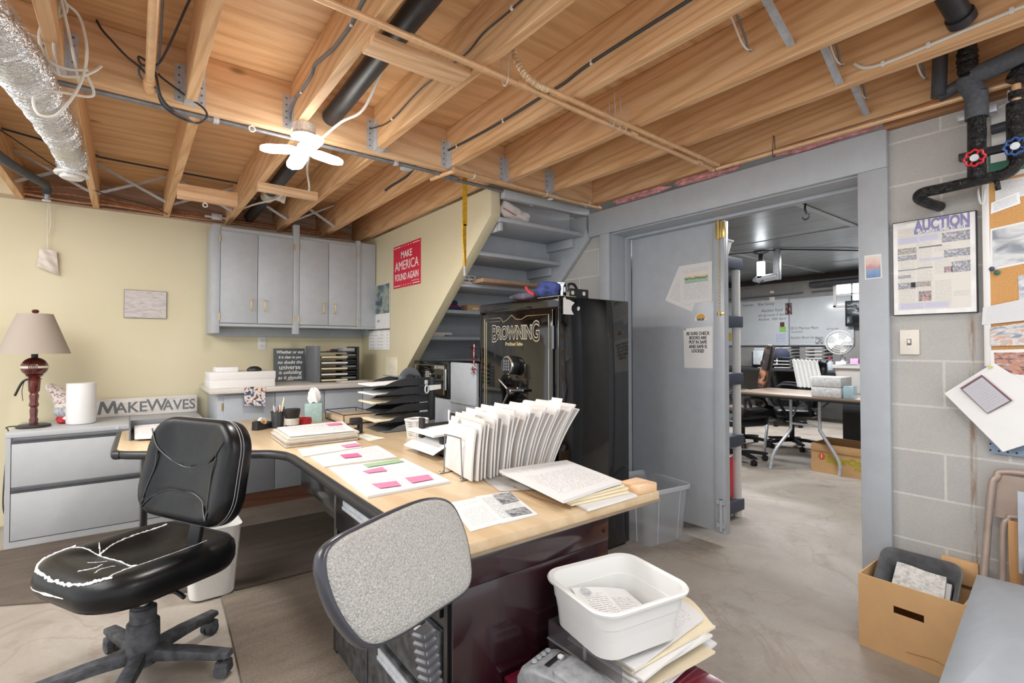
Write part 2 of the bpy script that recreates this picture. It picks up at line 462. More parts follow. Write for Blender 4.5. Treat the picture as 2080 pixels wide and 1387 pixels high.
near_x = [-.655, -.232, .205, .648, 1.075, 1.535, 1.965, 2.36, 2.80]
ordn = ['far left', 'second from the left', 'third from the left', 'fourth, above the lamp', 'fifth, next to the black drain pipe', 'sixth, carrying the thick black cable', 'seventh', 'eighth, carrying the white cable', 'last, along the block wall']
for i, x in enumerate(near_x):
    o = struct('ceiling_beam', B().box(x - .021, x + .021, -.9, 2.629, ZJ, ZT, .0025, 1), JOIST, 'near bay joist, %s' % ordn[i])
    if i < 8: hanger(o, x, 2.6295, ZJ, True)
    o['row'] = 'near'
far_x = [-.64, -.215, .235, .68, 1.10, 1.50, 1.87]
farj = []
for i, x in enumerate(far_x):
    o = struct('ceiling_beam', B().box(x - .021, x + .021, 2.676, 5.199, ZJ + .002, ZT, .0025, 1), JOIST, 'far bay joist over the yellow wall, number %d from the left' % (i + 1))
    farj.append(o)
# crossed metal bridging between the far joists
for i in range(5):
    xa, xb = far_x[i] + .022, far_x[i + 1] - .022
    for k_, (za, zb, y) in enumerate(((2.585, 2.385, 4.60), (2.385, 2.585, 4.63))):
        if i == 3 and k_ == 1: continue
        b = B(); L = math.hypot(xb - xa, zb - za); ang = math.atan2(zb - za, xb - xa)
        M = Matrix.Translation((xa, y, za)) @ Matrix.Rotation(-ang, 4, 'Y')
        b.box(0, L, -.014, .014, -.0008, .0008, M=M); b.box(0, L, -.0148, -.0132, -.012, .0008, M=M); b.box(0, L, .0132, .0148, -.012, .0008, M=M)
        mk('metal_bridging', b, STEEL, farj[i])
# bridging at the right hand joists
for (xa, xb, y, za, zb) in ((1.56, 1.942, .83, 2.585, 2.40), (1.99, 2.336, .81, 2.59, 2.375), (2.385, 2.777, .85, 2.59, 2.385)):
    b = B(); L = math.hypot(xb - xa, zb - za); ang = math.atan2(zb - za, xb - xa)
    M = Matrix.Translation((xa, y, za)) @ Matrix.Rotation(-ang, 4, 'Y')
    b.box(0, L, -.012, .012, -.0008, .0008, M=M); b.box(0, L, -.0128, -.0112, -.009, .0008, M=M); b.box(0, L, .0112, .0128, -.009, .0008, M=M)
    mk('metal_bridging', b, STEEL, [o for o in C.objects if o.get('row') == 'near'][5 if xa < 1.8 else 6 if xa < 2.2 else 7])
for o in C.objects:
    if 'row' in o: del o['row']

# ---------------------------------------------------------------- staircase seen from below
st = thing('staircase', 'grey painted staircase seen from its underside, its treads used as shelves', 'staircase', (2.4, 3.6, 0))
lev = [(2.744, 2.168), (3.006, 1.975), (3.245, 1.77), (3.51, 1.584), (3.765, 1.372), (4.03, 1.172), (4.29, .972)]
for i, (y, z) in enumerate(lev):
    b = B(); b.box(2.001, 2.80, y, y + .44, z - .028, z, .003); mk('tread', b, GREY, st)
    b = B(); zt = z - .029; zb = (lev[i + 1][1] if i + 1 < len(lev) else .78) + .001
    b.box(2.001, 2.80, y + .40, y + .42, zb, zt); mk('riser', b, GREY, st)
b = B(); b.box(2.001, 2.80, 2.90, 2.92, 2.169, 2.345); mk('riser', b, GREY, st)
b = B(); b.box(2.001, 2.82, 2.70, 2.745, 2.29, 2.345, .003); mk('top_rail', b, GREY, st)
b = B(); b.prism([(2.69, 2.12), (2.72, 2.20), (2.72, 2.30), (5.0, 2.30), (5.0, .2), (4.72, .2)], 2.801, 2.838, 'x', bev=.003); mk('stringer', b, GREY, st)
for (y, z) in lev[:3]:
    b = B(); b.box(2.765, 2.80, y + .10, y + .40, z - .10, z - .029, .003); mk('cleat', b, GREY, st)
b = B(); b.box(2.01, 2.04, 2.765, 2.80, 2.08, 2.139, .008); b.box(2.01, 2.035, 2.80, 2.95, 2.08, 2.139, .008); mk('cleat', b, GREY, st)
# ---------------------------------------------------------------- pipes
b = B(); b.tube([(-.6, 1.515, 2.337), (.456, 1.545, 2.337), (1.054, 1.562, 2.337), (1.939, 1.60, 2.337), (2.72, 1.62, 2.337)], .0125, 10, False)
p = thing('copper_pipe', 'longer of the two parallel copper pipes crossing under the joists', 'pipe', (1.6, 1.6, 2.33))
mk('pipe_run', b, COPPER, p)
for q in (.75, 1.22, 1.95, 2.55):
    b = B(); b.cyl((q, 1.553 + .028 * (q - .75), 2.337), (q + .04, 1.554 + .028 * (q - .75), 2.337), .0145, n=12); mk('coupling', b, COPPER, p)
b = B(); b.tube([(2.70, 1.62, 2.337), (2.735, 1.628, 2.335), (2.745, 1.61, 2.331)], .0145, 10); mk('elbow', b, COPPER, p)
b = B(); b.tube([(1.165, 1.545, 2.45), (1.165, 1.55, 2.325), (1.165, 1.585, 2.325), (1.165, 1.59, 2.45)], .002, 6); mk('wire_hanger', b, STEEL, p)
p = thing('copper_pipe', 'shorter copper pipe beside the long one, starting at a ribbed flexible end', 'pipe', (2.0, 1.56, 2.345))
b = B(); b.tube([(1.36, 1.538, 2.345), (1.984, 1.559, 2.345), (2.72, 1.575, 2.345)], .0115, 10, False); mk('pipe_run', b, COPPER, p)
b = B(); F = spline([V(q) for q in ((1.25, 1.62, 2.57), (1.245, 1.605, 2.47), (1.27, 1.57, 2.385), (1.31, 1.545, 2.35), (1.365, 1.538, 2.345))], 14)
b.tube(F, lambda t: .0125 + .0035 * (1 if int(t * 44) % 2 else 0), 12, False)
o = mk('flexible_connector', b, mat('flex_connector', 'dcc3a0', .35, .3, var=.08), p); o['label'] = 'ribbed flexible connector'
for q in (1.42, 1.70, 2.5):
    b = B(); b.cyl((q, 1.54 + .026 * (q - 1.36), 2.345), (q + .03, 1.541 + .026 * (q - 1.36), 2.345), .0135, n=12); mk('coupling', b, COPPER, p)
for k_, (x, y) in enumerate(((1.78, 1.545), (1.83, 1.552), (1.88, 1.56))):
    b = B(); b.tube([(x, y, 2.47 - k_ * .012), (x + .004, y, 2.33), (x + .004, y + .03, 2.33), (x, y + .03, 2.43)], .0017, 6); mk('wire_hanger', b, STEEL, p)
p = thing('copper_pipe', 'copper pipe running along the last joist above the grey doorway', 'pipe', (2.745, 1.0, 2.32))
b = B(); b.tube([(2.742, 1.60, 2.331), (2.742, 1.55, 2.331), (2.745, .479, 2.318), (2.745, -.6, 2.318)], .0125, 10, False); mk('pipe_run', b, COPPER, p)
b = B(); b.tube([(2.742, 1.27, 2.42), (2.73, 1.27, 2.315), (2.757, 1.27, 2.315), (2.757, 1.272, 2.42)], .0018, 6); mk('wire_hanger', b, BLACK, p)
p = thing('copper_pipe', 'copper pipe clipped under the header beam over the grey stair shelves', 'pipe', (2.2, 2.6, 2.32))
b = B(); b.tube([(1.49, 2.78, 2.33), (1.53, 2.60, 2.335), (1.56, 2.565, 2.338), (1.62, 2.565, 2.335), (2.74, 2.60, 2.335), (2.80, 2.60, 2.345)], .013, 10, True, sub=5); mk('pipe_run', b, COPPER, p)
b = B()
for q in (1.66, 2.25, 2.66): b.box(q, q + .018, 2.55, 2.63, 2.347, 2.3498); b.tube([(q + .009, 2.55, 2.347), (q + .009, 2.56, 2.318), (q + .009, 2.60, 2.318), (q + .009, 2.61, 2.347)], .003, 6)
mk('pipe_clip', b, STEEL, p)
p = thing('copper_pipe', 'short capped copper pipe end pointing at the header beam, dark wires wrapped round it', 'pipe', (.05, 2.2, 2.38))
b = B(); b.cyl((.045, 1.2, 2.385), (.056, 2.60, 2.378), .016, n=14); mk('pipe_run', b, COPPER, p)
b = B(); b.cyl((.055, 2.52, 2.378), (.056, 2.625, 2.378), .0195, n=14); b.cyl((.055, 2.545, 2.378), (.055, 2.552, 2.378), .022, n=14); b.cyl((.055, 2.575, 2.378), (.055, 2.582, 2.378), .022, n=14); mk('end_cap', b, COPPER, p)
ABS = mat('black_drain_pipe', '2b2d31', .45, var=.12, vs=30)
p = thing('drain_pipe', 'fat black plastic drain pipe running between two joists past the lamp', 'pipe', (.83, 2.5, 2.45))
b = B(); b.cyl((.78, .6, 2.49), (.82, 2.62, 2.47), .044, n=20); b.cyl((.82, 2.69, 2.47), (.855, 5.04, 2.455), .044, n=20); mk('pipe_run', b, ABS, p)
b = B(); b.cyl((.845, 4.10, 2.458), (.845, 4.25, 2.458), .052, n=20); b.cyl((.845, 4.17, 2.458), (.93, 4.15, 2.44), .036, n=16); b.cyl((.93, 4.15, 2.44), (.955, 4.145, 2.435), .042, n=16)
o = mk('cleanout_fitting', b, mat('cream_fitting', 'd9d5cc', .45, var=.05), p); o['label'] = 'cream coloured branch fitting'
b = B(); b.cyl((2.10, .47, 2.58), (2.335, .425, 2.44), .036, n=18); b.cyl((2.31, .428, 2.45), (2.337, .424, 2.436), .042, n=18)
one('drain_pipe', b, ABS, 'short slanting black pipe stub poking through the joist at the top right', 'pipe')
p = thing('conduit', 'grey metal conduit fastened along the foot of the header beam', 'conduit', (.6, 2.69, 2.34))
b = B(); b.tube([(-1.3, 2.69, 2.342), (1.40, 2.69, 2.342), (1.53, 2.70, 2.335), (1.70, 2.72, 2.338), (2.4, 2.72, 2.335), (2.79, 2.72, 2.335)], .011, 10, True, sub=4); mk('conduit_run', b, mat('dull_conduit', '84888e', .4, .5, var=.1, vs=30), p)
for q in (-.6, .3, 1.2):
    b = B(); b.box(q, q + .025, 2.676, 2.706, 2.329, 2.3525, .003); mk('conduit_strap', b, STEEL, p)

# ---------------------------------------------------------------- cables along joists
def cable(label, pts, r, m, staples=(), group=None, name='cable', flat=None):
    t = thing(name, label, 'cable', pts[len(pts) // 2], group=group)
    b = B(); b.tube(pts, r, 7); mk('cable_run', b, m, t)
    for s_ in staples:
        b = B(); b.box(s_[0] - .006, s_[0] + .004, s_[1] - .006, s_[1] + .006, s_[2] - r - .004, s_[2] + r + .004, .002); mk('staple', b, WHITE, t)
    return t
x = 1.507
cable('thick black cable stapled to the side of the sixth near joist', [(x, .3, 2.47), (x, .979, 2.465), (x, 1.427, 2.458), (x, 1.60, 2.44), (x, 1.772, 2.441), (x, 2.045, 2.438), (x, 2.35, 2.447), (x, 2.60, 2.46)], .0065, CABLE_K, [(x, 1.43, 2.458), (x, 2.045, 2.438), (x, 2.5, 2.455)])
x = 1.048
cable('thin black wire stapled to the joist right of the fat drain pipe', [(x, .9, 2.47), (x, 1.361, 2.46), (x, 1.544, 2.464), (x, 1.684, 2.444), (x, 2.046, 2.463), (x, 2.341, 2.438), (x, 2.48, 2.446), (x - .02, 2.62, 2.468)], .0035, CABLE_K, [(x, 1.37, 2.461), (x, 2.37, 2.438)])
x = .621
cable('wavy grey cable stapled to the joist above the lamp', [(x, 1.3, 2.47), (x, 1.643, 2.46), (x, 1.752, 2.44), (x, 1.94, 2.445), (x, 2.08, 2.47), (x, 2.2, 2.492), (x, 2.26, 2.47), (x, 2.40, 2.466), (x, 2.519, 2.47), (x - .005, 2.60, 2.44), (x + .01, 2.615, 2.39)], .007, CABLE_G, [(x, 1.76, 2.44), (x, 2.42, 2.466)])
x = 2.333
cable('flat white cable stapled along the joist near the slanting black pipe', [(x, .15, 2.41), (x, .27, 2.405), (x, .38, 2.40), (x, .499, 2.394), (x, .649, 2.388), (x, .72, 2.40), (x, .757, 2.432)], .0065, CABLE_W, [(x, .30, 2.405), (x, .52, 2.394), (x, .66, 2.389)])
for i, (dx, y, lab) in enumerate(((0, .80, 'pair of pale wires looping into the joist by the white cable'), (.41, .84, 'pale wires looping into the last joist above the doorway'), (.41, .62, 'grey and white wires bunched in the last joist under the black pipe stub'), (-.40, .98, 'thin wires dropping through a hole in the seventh joist'))):
    t = thing('wire_bundle', lab, 'wire', (2.2 + dx, y, 2.45)); x = 2.337 + dx
    for k_ in range(2):
        b = B(); b.tube([(x - .25, y + .02 * k_, 2.585), (x - .13, y + .02 * k_, 2.56), (x - .05, y + .012 * k_, 2.49 - .02 * k_), (x - .02, y, 2.445), (x + .006, y - .004, 2.455)], .004, 6); mk('wire', b, CABLE_W if k_ else CABLE_G, t)
t = thing('cable', 'cream cable dropping past the black drain pipe to the lamp and on along the ceiling', 'cable', (.75, 2.6, 2.4))
b = B(); b.tube([(.90, 1.95, 2.585), (.885, 2.1, 2.52), (.872, 2.30, 2.41), (.82, 2.45, 2.39), (.775, 2.56, 2.35), (.745, 2.60, 2.315), (.74, 2.62, 2.31), (.735, 2.72, 2.325), (.81, 2.95, 2.40), (.86, 3.2, 2.395), (.93, 3.45, 2.42), (.97, 3.56, 2.37), (.97, 3.66, 2.35), (.90, 3.85, 2.40), (.86, 4.05, 2.39), (.76, 4.3, 2.39), (.70, 4.6, 2.40)], .007, 8); mk('cable_run', b, CABLE_W, t)
t = thing('cable', 'loose coil of dark wires hanging from the capped pipe at the header beam', 'cable', (.07, 2.55, 2.45))
for k_, P_ in enumerate(([(-.118, 2.60, 2.595), (-.10, 2.57, 2.55), (-.071, 2.55, 2.51), (-.02, 2.55, 2.46), (.033, 2.56, 2.427), (.08, 2.56, 2.36), (.10, 2.56, 2.304), (.15, 2.56, 2.27), (.224, 2.57, 2.262), (.262, 2.57, 2.297), (.25, 2.58, 2.34), (.187, 2.58, 2.373), (.10, 2.57, 2.42), (.085, 2.56, 2.43)],
        [(.083, 2.0, 2.59), (.085, 2.3, 2.53), (.085, 2.45, 2.47), (.075, 2.53, 2.43), (.03, 2.555, 2.445), (.02, 2.57, 2.42), (.035, 2.57, 2.39), (.08, 2.555, 2.36), (.11, 2.555, 2.30), (.17, 2.56, 2.275), (.22, 2.56, 2.255)],
        [(.20, 1.95, 2.59), (.16, 2.2, 2.56), (.11, 2.42, 2.48), (.075, 2.51, 2.44), (.02, 2.53, 2.465), (.028, 2.54, 2.44), (.07, 2.535, 2.43), (.095, 2.545, 2.33), (.14, 2.55, 2.28)])):
    b = B(); b.tube(P_, .0045, 7); mk('wire', b, CABLE_K if k_ != 1 else CABLE_G, t)
t = thing('cable', 'tangle of white cable loops hanging beside the silver duct', 'cable', (-.2, 2.4, 2.3))
for k_, P_ in enumerate(([(-.216, 2.0, 2.59), (-.205, 2.3, 2.53), (-.19, 2.38, 2.49), (-.22, 2.39, 2.45), (-.257, 2.4, 2.367), (-.25, 2.4, 2.31), (-.215, 2.41, 2.262), (-.157, 2.41, 2.272), (-.115, 2.42, 2.31), (-.095, 2.44, 2.345)],
        [(-.20, 2.35, 2.53), (-.235, 2.38, 2.47), (-.262, 2.39, 2.38), (-.243, 2.39, 2.30), (-.19, 2.40, 2.285), (-.13, 2.40, 2.30)],
        [(-.205, 2.36, 2.51), (-.16, 2.39, 2.49), (-.14, 2.40, 2.42), (-.135, 2.40, 2.34), (-.15, 2.40, 2.25), (-.18, 2.40, 2.17), (-.22, 2.40, 2.105), (-.262, 2.40, 2.10), (-.275, 2.40, 2.15), (-.25, 2.40, 2.185), (-.2, 2.41, 2.20), (-.13, 2.42, 2.21), (-.115, 2.42, 2.235), (-.14, 2.42, 2.30)],
        [(-.20, 2.34, 2.54), (-.215, 2.38, 2.45), (-.225, 2.39, 2.36), (-.215, 2.40, 2.28), (-.21, 2.41, 2.26)],
        [(-.21, 2.3, 2.54), (-.19, 2.38, 2.44), (-.175, 2.40, 2.36), (-.16, 2.41, 2.27), (-.155, 2.42, 2.255)])):
    b = B(); b.tube(P_, .005, 7); mk('cable_loop', b, CABLE_W, t)
b = B(); b.tube([(-.9, 2.61, 2.50), (-.5, 2.615, 2.485), (-.255, 2.618, 2.47)], .004, 6); one('cable', b, CABLE_W, 'thin white wire crossing the header beam behind the silver duct', 'cable')
for k_, (lab, P_, r) in enumerate((
    ('thin black cable crossing the plywood behind the vent cone', [(-.63, 4.2, 2.585), (-.2, 4.35, 2.57), (-.19, 4.4, 2.575), (.23, 4.4, 2.568), (.68, 4.4, 2.562)], .007),
    ('slim black wire sagging behind the white vent cone', [(-.62, 4.1, 2.55), (-.35, 4.35, 2.42), (-.18, 4.5, 2.36), (.1, 4.7, 2.36), (.235, 4.85, 2.345)], .004),
    ('black cable lying along the right far joist near the lamp', [(1.475, 2.95, 2.47), (1.473, 3.1, 2.43), (1.473, 3.35, 2.43), (1.474, 3.45, 2.425)], .008))):
    b = B(); b.tube(P_, r, 7); one('cable', b, CABLE_K, lab, 'cable')
t = thing('copper_pipe', 'thin copper pipes running along the top of the yellow wall', 'pipe', (.5, 5.0, 2.39))
for k_, (z0, yy) in enumerate(((2.375, 4.985), (2.40, 5.01), (2.43, 5.03))):
    b = B(); b.tube([(-.63, yy, z0 + .015), (-.34, yy, z0 + .002 + .03 * k_), (-.1, yy, z0 + .012), (.24, yy, z0 - .006 * k_), (.59, yy, z0), (1.2, yy, z0), (1.75, yy, z0 + .005)], .0095 - .002 * (k_ > 0), 7)
    mk('pipe_run', b, mat('aged_copper', 'c08d6d', .35, .5, var=.15, vs=30), t)
b = B(); b.box(.55, .63, 4.955, 4.985, 2.378, 2.43, .004); b.cyl((.50, 4.97, 2.40), (.68, 4.97, 2.40), .012, n=10); b.cyl((.68, 4.97, 2.38), (.68, 4.97, 2.45), .01, n=8); mk('valve', b, STEEL, t)
t = thing('foam_pipe', 'dark foam covered pipe elbow ending in a tap over the hanging pouch', 'pipe', (-.5, 4.3, 2.3))
FOAM = mat('grey_foam', '55585e', .9, var=.1, vs=60, bump=.3, bs=90)
b = B(); b.tube([(-.60, 3.75, 2.33), (-.545, 3.95, 2.315), (-.50, 4.45, 2.375), (-.49, 4.78, 2.43), (-.487, 4.9, 2.44), (-.486, 4.92, 2.41), (-.486, 4.92, 2.385)], .026, 12, True, sub=4); mk('foam_sleeve', b, FOAM, t)
b = B(); b.cyl((-.486, 4.92, 2.40), (-.486, 4.92, 2.34), .014, n=10); b.box(-.51, -.462, 4.905, 4.935, 2.335, 2.35, .003); mk('tap', b, STEEL, t)

# ---------------------------------------------------------------- blocking and little fittings
for (lab, x0, x1, y0, y1, z0, z1) in (
    ('pine board nailed flat between two far joists, a white hook under it', .237, .585, 3.88, 3.92, 2.25, 2.345),
    ('narrow pine stick bridging two far joists behind the lamp', .655, 1.035, 3.58, 3.625, 2.305, 2.3605),
    ('pine board fixed under the near joists beside the copper pipe', .655, 1.045, 1.63, 1.745, 2.335, 2.3605)):
    one('wood_board', B().box(x0, x1, y0, y1, z0, z1, .003), PINE, lab, 'board')
for lab, p in (('white screw eye under the grey conduit left of the lamp', (.459, 2.661, 2.335)), ('white screw eye hanging from the pine board', (.395, 3.90, 2.235))):
    b = B(); b.tube([(p[0] + .013 * math.cos(2 * PI * i / 10), p[1], p[2] + .013 * math.sin(2 * PI * i / 10) - .004) for i in range(10)], .0035, 7, True, True, 2); b.cyl((p[0], p[1], p[2] + .009), (p[0], p[1], p[2] + .022), .0035, n=8)
    one('screw_eye', b, WHITE, lab, 'hook')
b = B(); b.box(1.27, 1.33, 2.70, 2.76, 2.333, 2.361, .003); one('metal_clip', b, STEEL, 'small square metal clip on the far joist right of the lamp', 'clip')

# ---------------------------------------------------------------- silver duct and vent
k = NT('foil_duct'); co = k.coord('Object'); k.b.inputs['Base Color'].default_value = (*lin('e3e6e9'), 1); k.b.inputs['Metallic'].default_value = .8; k.rough(.2)
k.bump(k.math('ADD', k.noise(co, 38., 3, .6, .6), k.math('MULTIPLY', k.noise(k.coord('Object', (1, 3, 1)), 60., 2, .5), .5)), .9, .012); DUCT = k.m
t = thing('flexible_duct', 'silver foil flexible duct snaking down from the ceiling to a white vent', 'duct', (-.3, 3.9, 2.26))
F = spline([V(q) for q in ((-.45, 1.70, 2.26), (-.37, 1.98, 2.235), (-.323, 2.19, 2.23), (-.300, 2.48, 2.245), (-.285, 2.80, 2.272), (-.270, 3.10, 2.285), (-.266, 3.45, 2.312), (-.270, 3.72, 2.352), (-.274, 3.83, 2.345), (-.276, 3.86, 2.315))], 24)
b = B(); rnd = random.Random(3); jit = [rnd.uniform(-.006, .006) for _ in range(400)]
b.tube(F, lambda q: .073 - .016 * q + (.0085 if int(q * 104) % 2 else 0) + jit[int(q * 208)], 28, False); mk('foil_hose', b, DUCT, t)
b = B(); b.lathe([(.055, .075), (.056, .02), (.075, .012), (.082, 0), (.078, -.008), (.066, -.012), (.06, -.006), (.052, -.004), (.056, -.022), (.048, -.03), (.0, -.032)], (-.276, 3.865, 2.29), 36)
mk('vent_cone', b, WHITE, t)
b = B(); b.lathe([(.0585, .02), (.060, .03), (.060, .055), (.0585, .06)], (-.276, 3.865, 2.29), 32, cap=False); mk('hose_clamp', b, STEEL, t)

# ---------------------------------------------------------------- lamp with four folding wings
GLOW = mat('lamp_glow', 'fffaf2', .5, var=0, emit=7.)
t = thing('ceiling_lamp', 'four winged light bulb glowing brightly in a ceiling socket', 'lamp', (.68, 2.50, 2.24))
cx, cy = .665, 2.53
b = B(); b.lathe([(.052, 2.359), (.052, 2.318), (.047, 2.316), (.05, 2.308), (.064, 2.303), (.062, 2.298), (.035, 2.292), (.02, 2.29), (.02, 2.262)], (cx, cy, 0), 28); mk('socket', b, mat('lamp_socket', 'cfc4ba', .45, var=.12, vs=120), t)
b = B(); b.lathe([(.0, 2.262), (.028, 2.262), (.034, 2.25), (.034, 2.225), (.028, 2.215), (.0, 2.213)], (cx, cy, 0), 24); mk('hub', b, GLOW, t)
for a, tilt in ((8, -4), (92, -10), (157, -3), (272, 0)):
    M = Matrix.Translation((cx, cy, 2.236)) @ Matrix.Rotation(R(a), 4, 'Z') @ Matrix.Rotation(R(-tilt), 4, 'Y')
    b = B(); b.prism(rrect(.17, .076, .037, 6, .112, 0), -.009, .009, 'z', .006, M); mk('light_wing', b, GLOW, t)
# ---------------------------------------------------------------- wall cupboards on the yellow wall
def pull(par, p, axis=(0, 0, 1), out=(0, -1, 0), L=.09, m=None):
    """small bow handle on two posts"""
    b = B(); p, a, o_ = V(p), V(axis), V(out)
    for s in (-1, 1):
        q = p + a * s * L / 2; b.cyl(q, q + o_ * .022, .0065, .005, 10)
    b.tube([p - a * L / 2 + o_ * .022, p - a * L / 4 + o_ * .026, p + a * L / 4 + o_ * .026, p + a * L / 2 + o_ * .022], .004, 8)
    return mk('handle', b, m or BRASS, par)
t = thing('wall_cupboard', 'grey painted four door wall cupboard hung on the yellow wall', 'cupboard', (1.2, 4.9, 1.39))
b = B(); b.box(.54, 1.915, 4.712, 5.079, 1.475, 2.27); b.box(.53, .585, 4.70, 5.079, 1.395, 2.285, .003); b.box(1.15, 1.20, 4.69, 4.75, 1.395, 2.37, .003); b.box(1.72, 1.76, 4.695, 4.75, 1.475, 2.30, .003)
b.box(1.76, 1.915, 4.705, 4.75, 1.475, 2.285, .002); b.box(.586, 1.915, 4.702, 5.079, 1.455, 1.474); mk('carcass', b, GREY, t)
b = B(); b.box(.587, 1.915, 5.055, 5.079, 1.375, 1.454, .003); mk('back_rail', b, GREY, t)
for (xa, xb, hx) in ((.588, .862, .812), (.866, 1.148, .918), (1.202, 1.455, 1.408), (1.459, 1.718, 1.512)):
    b = B(); b.box(xa, xb, 4.692, 4.709, 1.482, 2.235 if xa < 1 else 2.245, .002); d = mk('cupboard_door', b, GREY, t)
    pull(d, (hx, 4.692, 1.637))
    hxx = xa - .006 if (xa < .6 or 1.2 < xa < 1.3) else xb + .006
    b = B()
    for z in (1.53, 2.17): b.cyl((hxx, 4.688, z - .028), (hxx, 4.688, z + .028), .0045, n=8)
    mk('hinge', b, BRASS, d)
b = B(); b.box(1.905, 1.919, 4.885, 5.05, 1.395, 1.46, .002); one('wall_rail', b, GREY, 'short grey strip of wood on the stair wall beside the calendar', 'rail')

# ---------------------------------------------------------------- counter and base cupboards
COUNTER = mat('speckled_laminate', 'cfc9c2', .3, var=.03, vs=60)
t = thing('worktop', 'pale laminate worktop along the back wall under the cupboards', 'worktop', (1.2, 4.7, .925))
b = B(); b.box(.485, 1.918, 4.35, 5.078, .925, .965, .004); mk('slab', b, COUNTER, t)
t = thing('base_cupboard', 'grey painted base cupboards under the laminate worktop', 'cupboard', (1.2, 4.7, 0))
b = B(); b.box(.545, 1.915, 4.44, 5.07, .12, .924, .002); mk('carcass', b, GREY, t)
b = B(); b.box(.56, 1.90, 4.47, 5.05, 0, .119); o = mk('toe_kick', b, wood('toe_kick_wood', 'a5755c', '94624b', '6f4534', 'x', 5.), t); o['label'] = 'reddish wooden toe kick'
for i, (xa, xb) in enumerate(((.585, .948), (.952, 1.34), (1.346, 1.68), (1.686, 1.90))):
    b = B(); b.box(xa, xb, 4.42, 4.438, .13, .905, .002); d = mk('cupboard_door', b, GREY, t)
    if i == 0:
        b = B(); b.cyl((.575, 4.43, .79), (.575, 4.43, .85), .006, n=8); mk('hinge', b, BRASS, d)

# ---------------------------------------------------------------- things on the worktop
b = B(); b.box(.485, .94, 4.38, 4.72, .9655, 1.028, .003); one('carton', b, mat('white_carton', 'e0dfdd', .7, var=.01), 'lower of the two long white boxes stacked on the worktop', 'box', 'white boxes on the worktop')
b = B(); b.box(.488, .945, 4.385, 4.72, 1.0285, 1.088, .003); one('carton', b, MATS['white_carton'], 'upper long white box on the worktop, a computer mouse on it', 'box', 'white boxes on the worktop')
b = B(); b.box(.53, .68, 4.42, 4.60, 1.0885, 1.125, .002); one('carton', b, MATS['white_carton'], 'small flat white box on top of the long white boxes', 'box', 'white boxes on the worktop')
t = thing('computer_mouse', 'black computer mouse lying on the long white boxes', 'mouse', (.80, 4.45, 1.0885))
b = B(); b.ell((.80, 4.45, 1.097), (.055, .034, .031)); bmesh.ops.bisect_plane(b.bm, geom=b.bm.verts[:] + b.bm.edges[:] + b.bm.faces[:], plane_co=(0, 0, 1.089), plane_no=(0, 0, -1), clear_outer=True); mk('shell', b, BLACK, t)
b = B(); b.box(.765, .785, 4.446, 4.454, 1.118, 1.124, .003); mk('wheel', b, CABLE_G, t)
b = B(); b.box(.76, .835, 4.424, 4.43, 1.094, 1.104, .002); o = mk('side_band', b, mat('dark_red_plastic', '6d2420', .4), t)
t = thing('sign', 'square charcoal sign with white verse lettering standing on the worktop', 'sign', (1.17, 4.93, .9655))
b = B(); M = basis((1.045, 4.915, .9655), (1, -.03, 0), (0, .10, 1)); b.box(0, .27, 0, .305, -.016, 0, .002, M=M); mk('board', b, mat('charcoal_board', '54585b', .7, var=.04), t)
INKW = mat('white_lettering', 'eeeeea', .6, var=0)
for i, (s_, sz) in enumerate((('Whether or not', .042), ('it is clear to you', .035), ('no doubt the', .042), ('universe', .058), ('is unfolding', .045), ('as it should.', .046))):
    text(t, s_, sz, INKW, M @ V((.137, .27 - i * .047, .001)), M.col[0].to_3d(), M.col[1].to_3d(), ext=.0003, shear=.25 if i != 3 else 0, bold=.0006, sx=.84 if i in (0, 1) else .95)
b = B(); b.box(.11, .165, .012, .016, .0005, .001, M=M); mk('lettering', b, INKW, t)
# letter rack with five shelves
t = thing('letter_tray', 'grey sided rack of letter trays standing on the worktop in the corner', 'tray', (1.53, 4.7, .9655))
GREYP = mat('grey_plastic', '6b6e73', .45, var=.04)
b = B(); b.box(1.312, 1.319, 4.604, 4.90, .9655, 1.29, .002); b.box(1.312, 1.358, 4.595, 4.603, .9655, 1.29, .002); mk('side_panel', b, GREYP, t)
b = B(); b.box(1.70, 1.707, 4.604, 4.90, .9655, 1.285, .002); b.box(1.69, 1.712, 4.595, 4.603, .9655, 1.285, .002); mk('side_panel', b, BLACK, t)
for i in range(6):
    z = .972 + i * .052; b = B(); b.box(1.320, 1.699, 4.604, 4.90, z, z + .004); b.box(1.359, 1.689, 4.598, 4.6035, z, z + .010); mk('tray_shelf', b, BLACK, t)
    nm = ('bottom', 'second', 'third', 'fourth', 'fifth', 'top')[i]
    if i < 5:
        b = B(); b.box(1.37, 1.60, 4.585, 4.86, z + .0045, z + .0165); one('paper_stack', b, PAPER if i % 2 else mat('manila_paper', 'e6d8ba', .8, var=.02), 'papers lying in the %s shelf of the corner letter rack' % nm, 'papers', 'papers in the corner letter rack')
        b = B(); b.box(1.56, 1.685, 4.60, 4.80, z + .017, z + .035, .003); one('notebook', b, BLACK if i % 2 else GREYP, 'dark booklet at the right of the %s shelf of the corner letter rack' % nm, 'booklet', 'booklets in the corner letter rack')
b = B(); b.box(1.57, 1.68, 4.62, 4.80, 1.2365, 1.272, .003); one('notebook', b, mat('white_black_box', '9fa0a2', .5), 'small grey box on top of the corner letter rack', 'box')
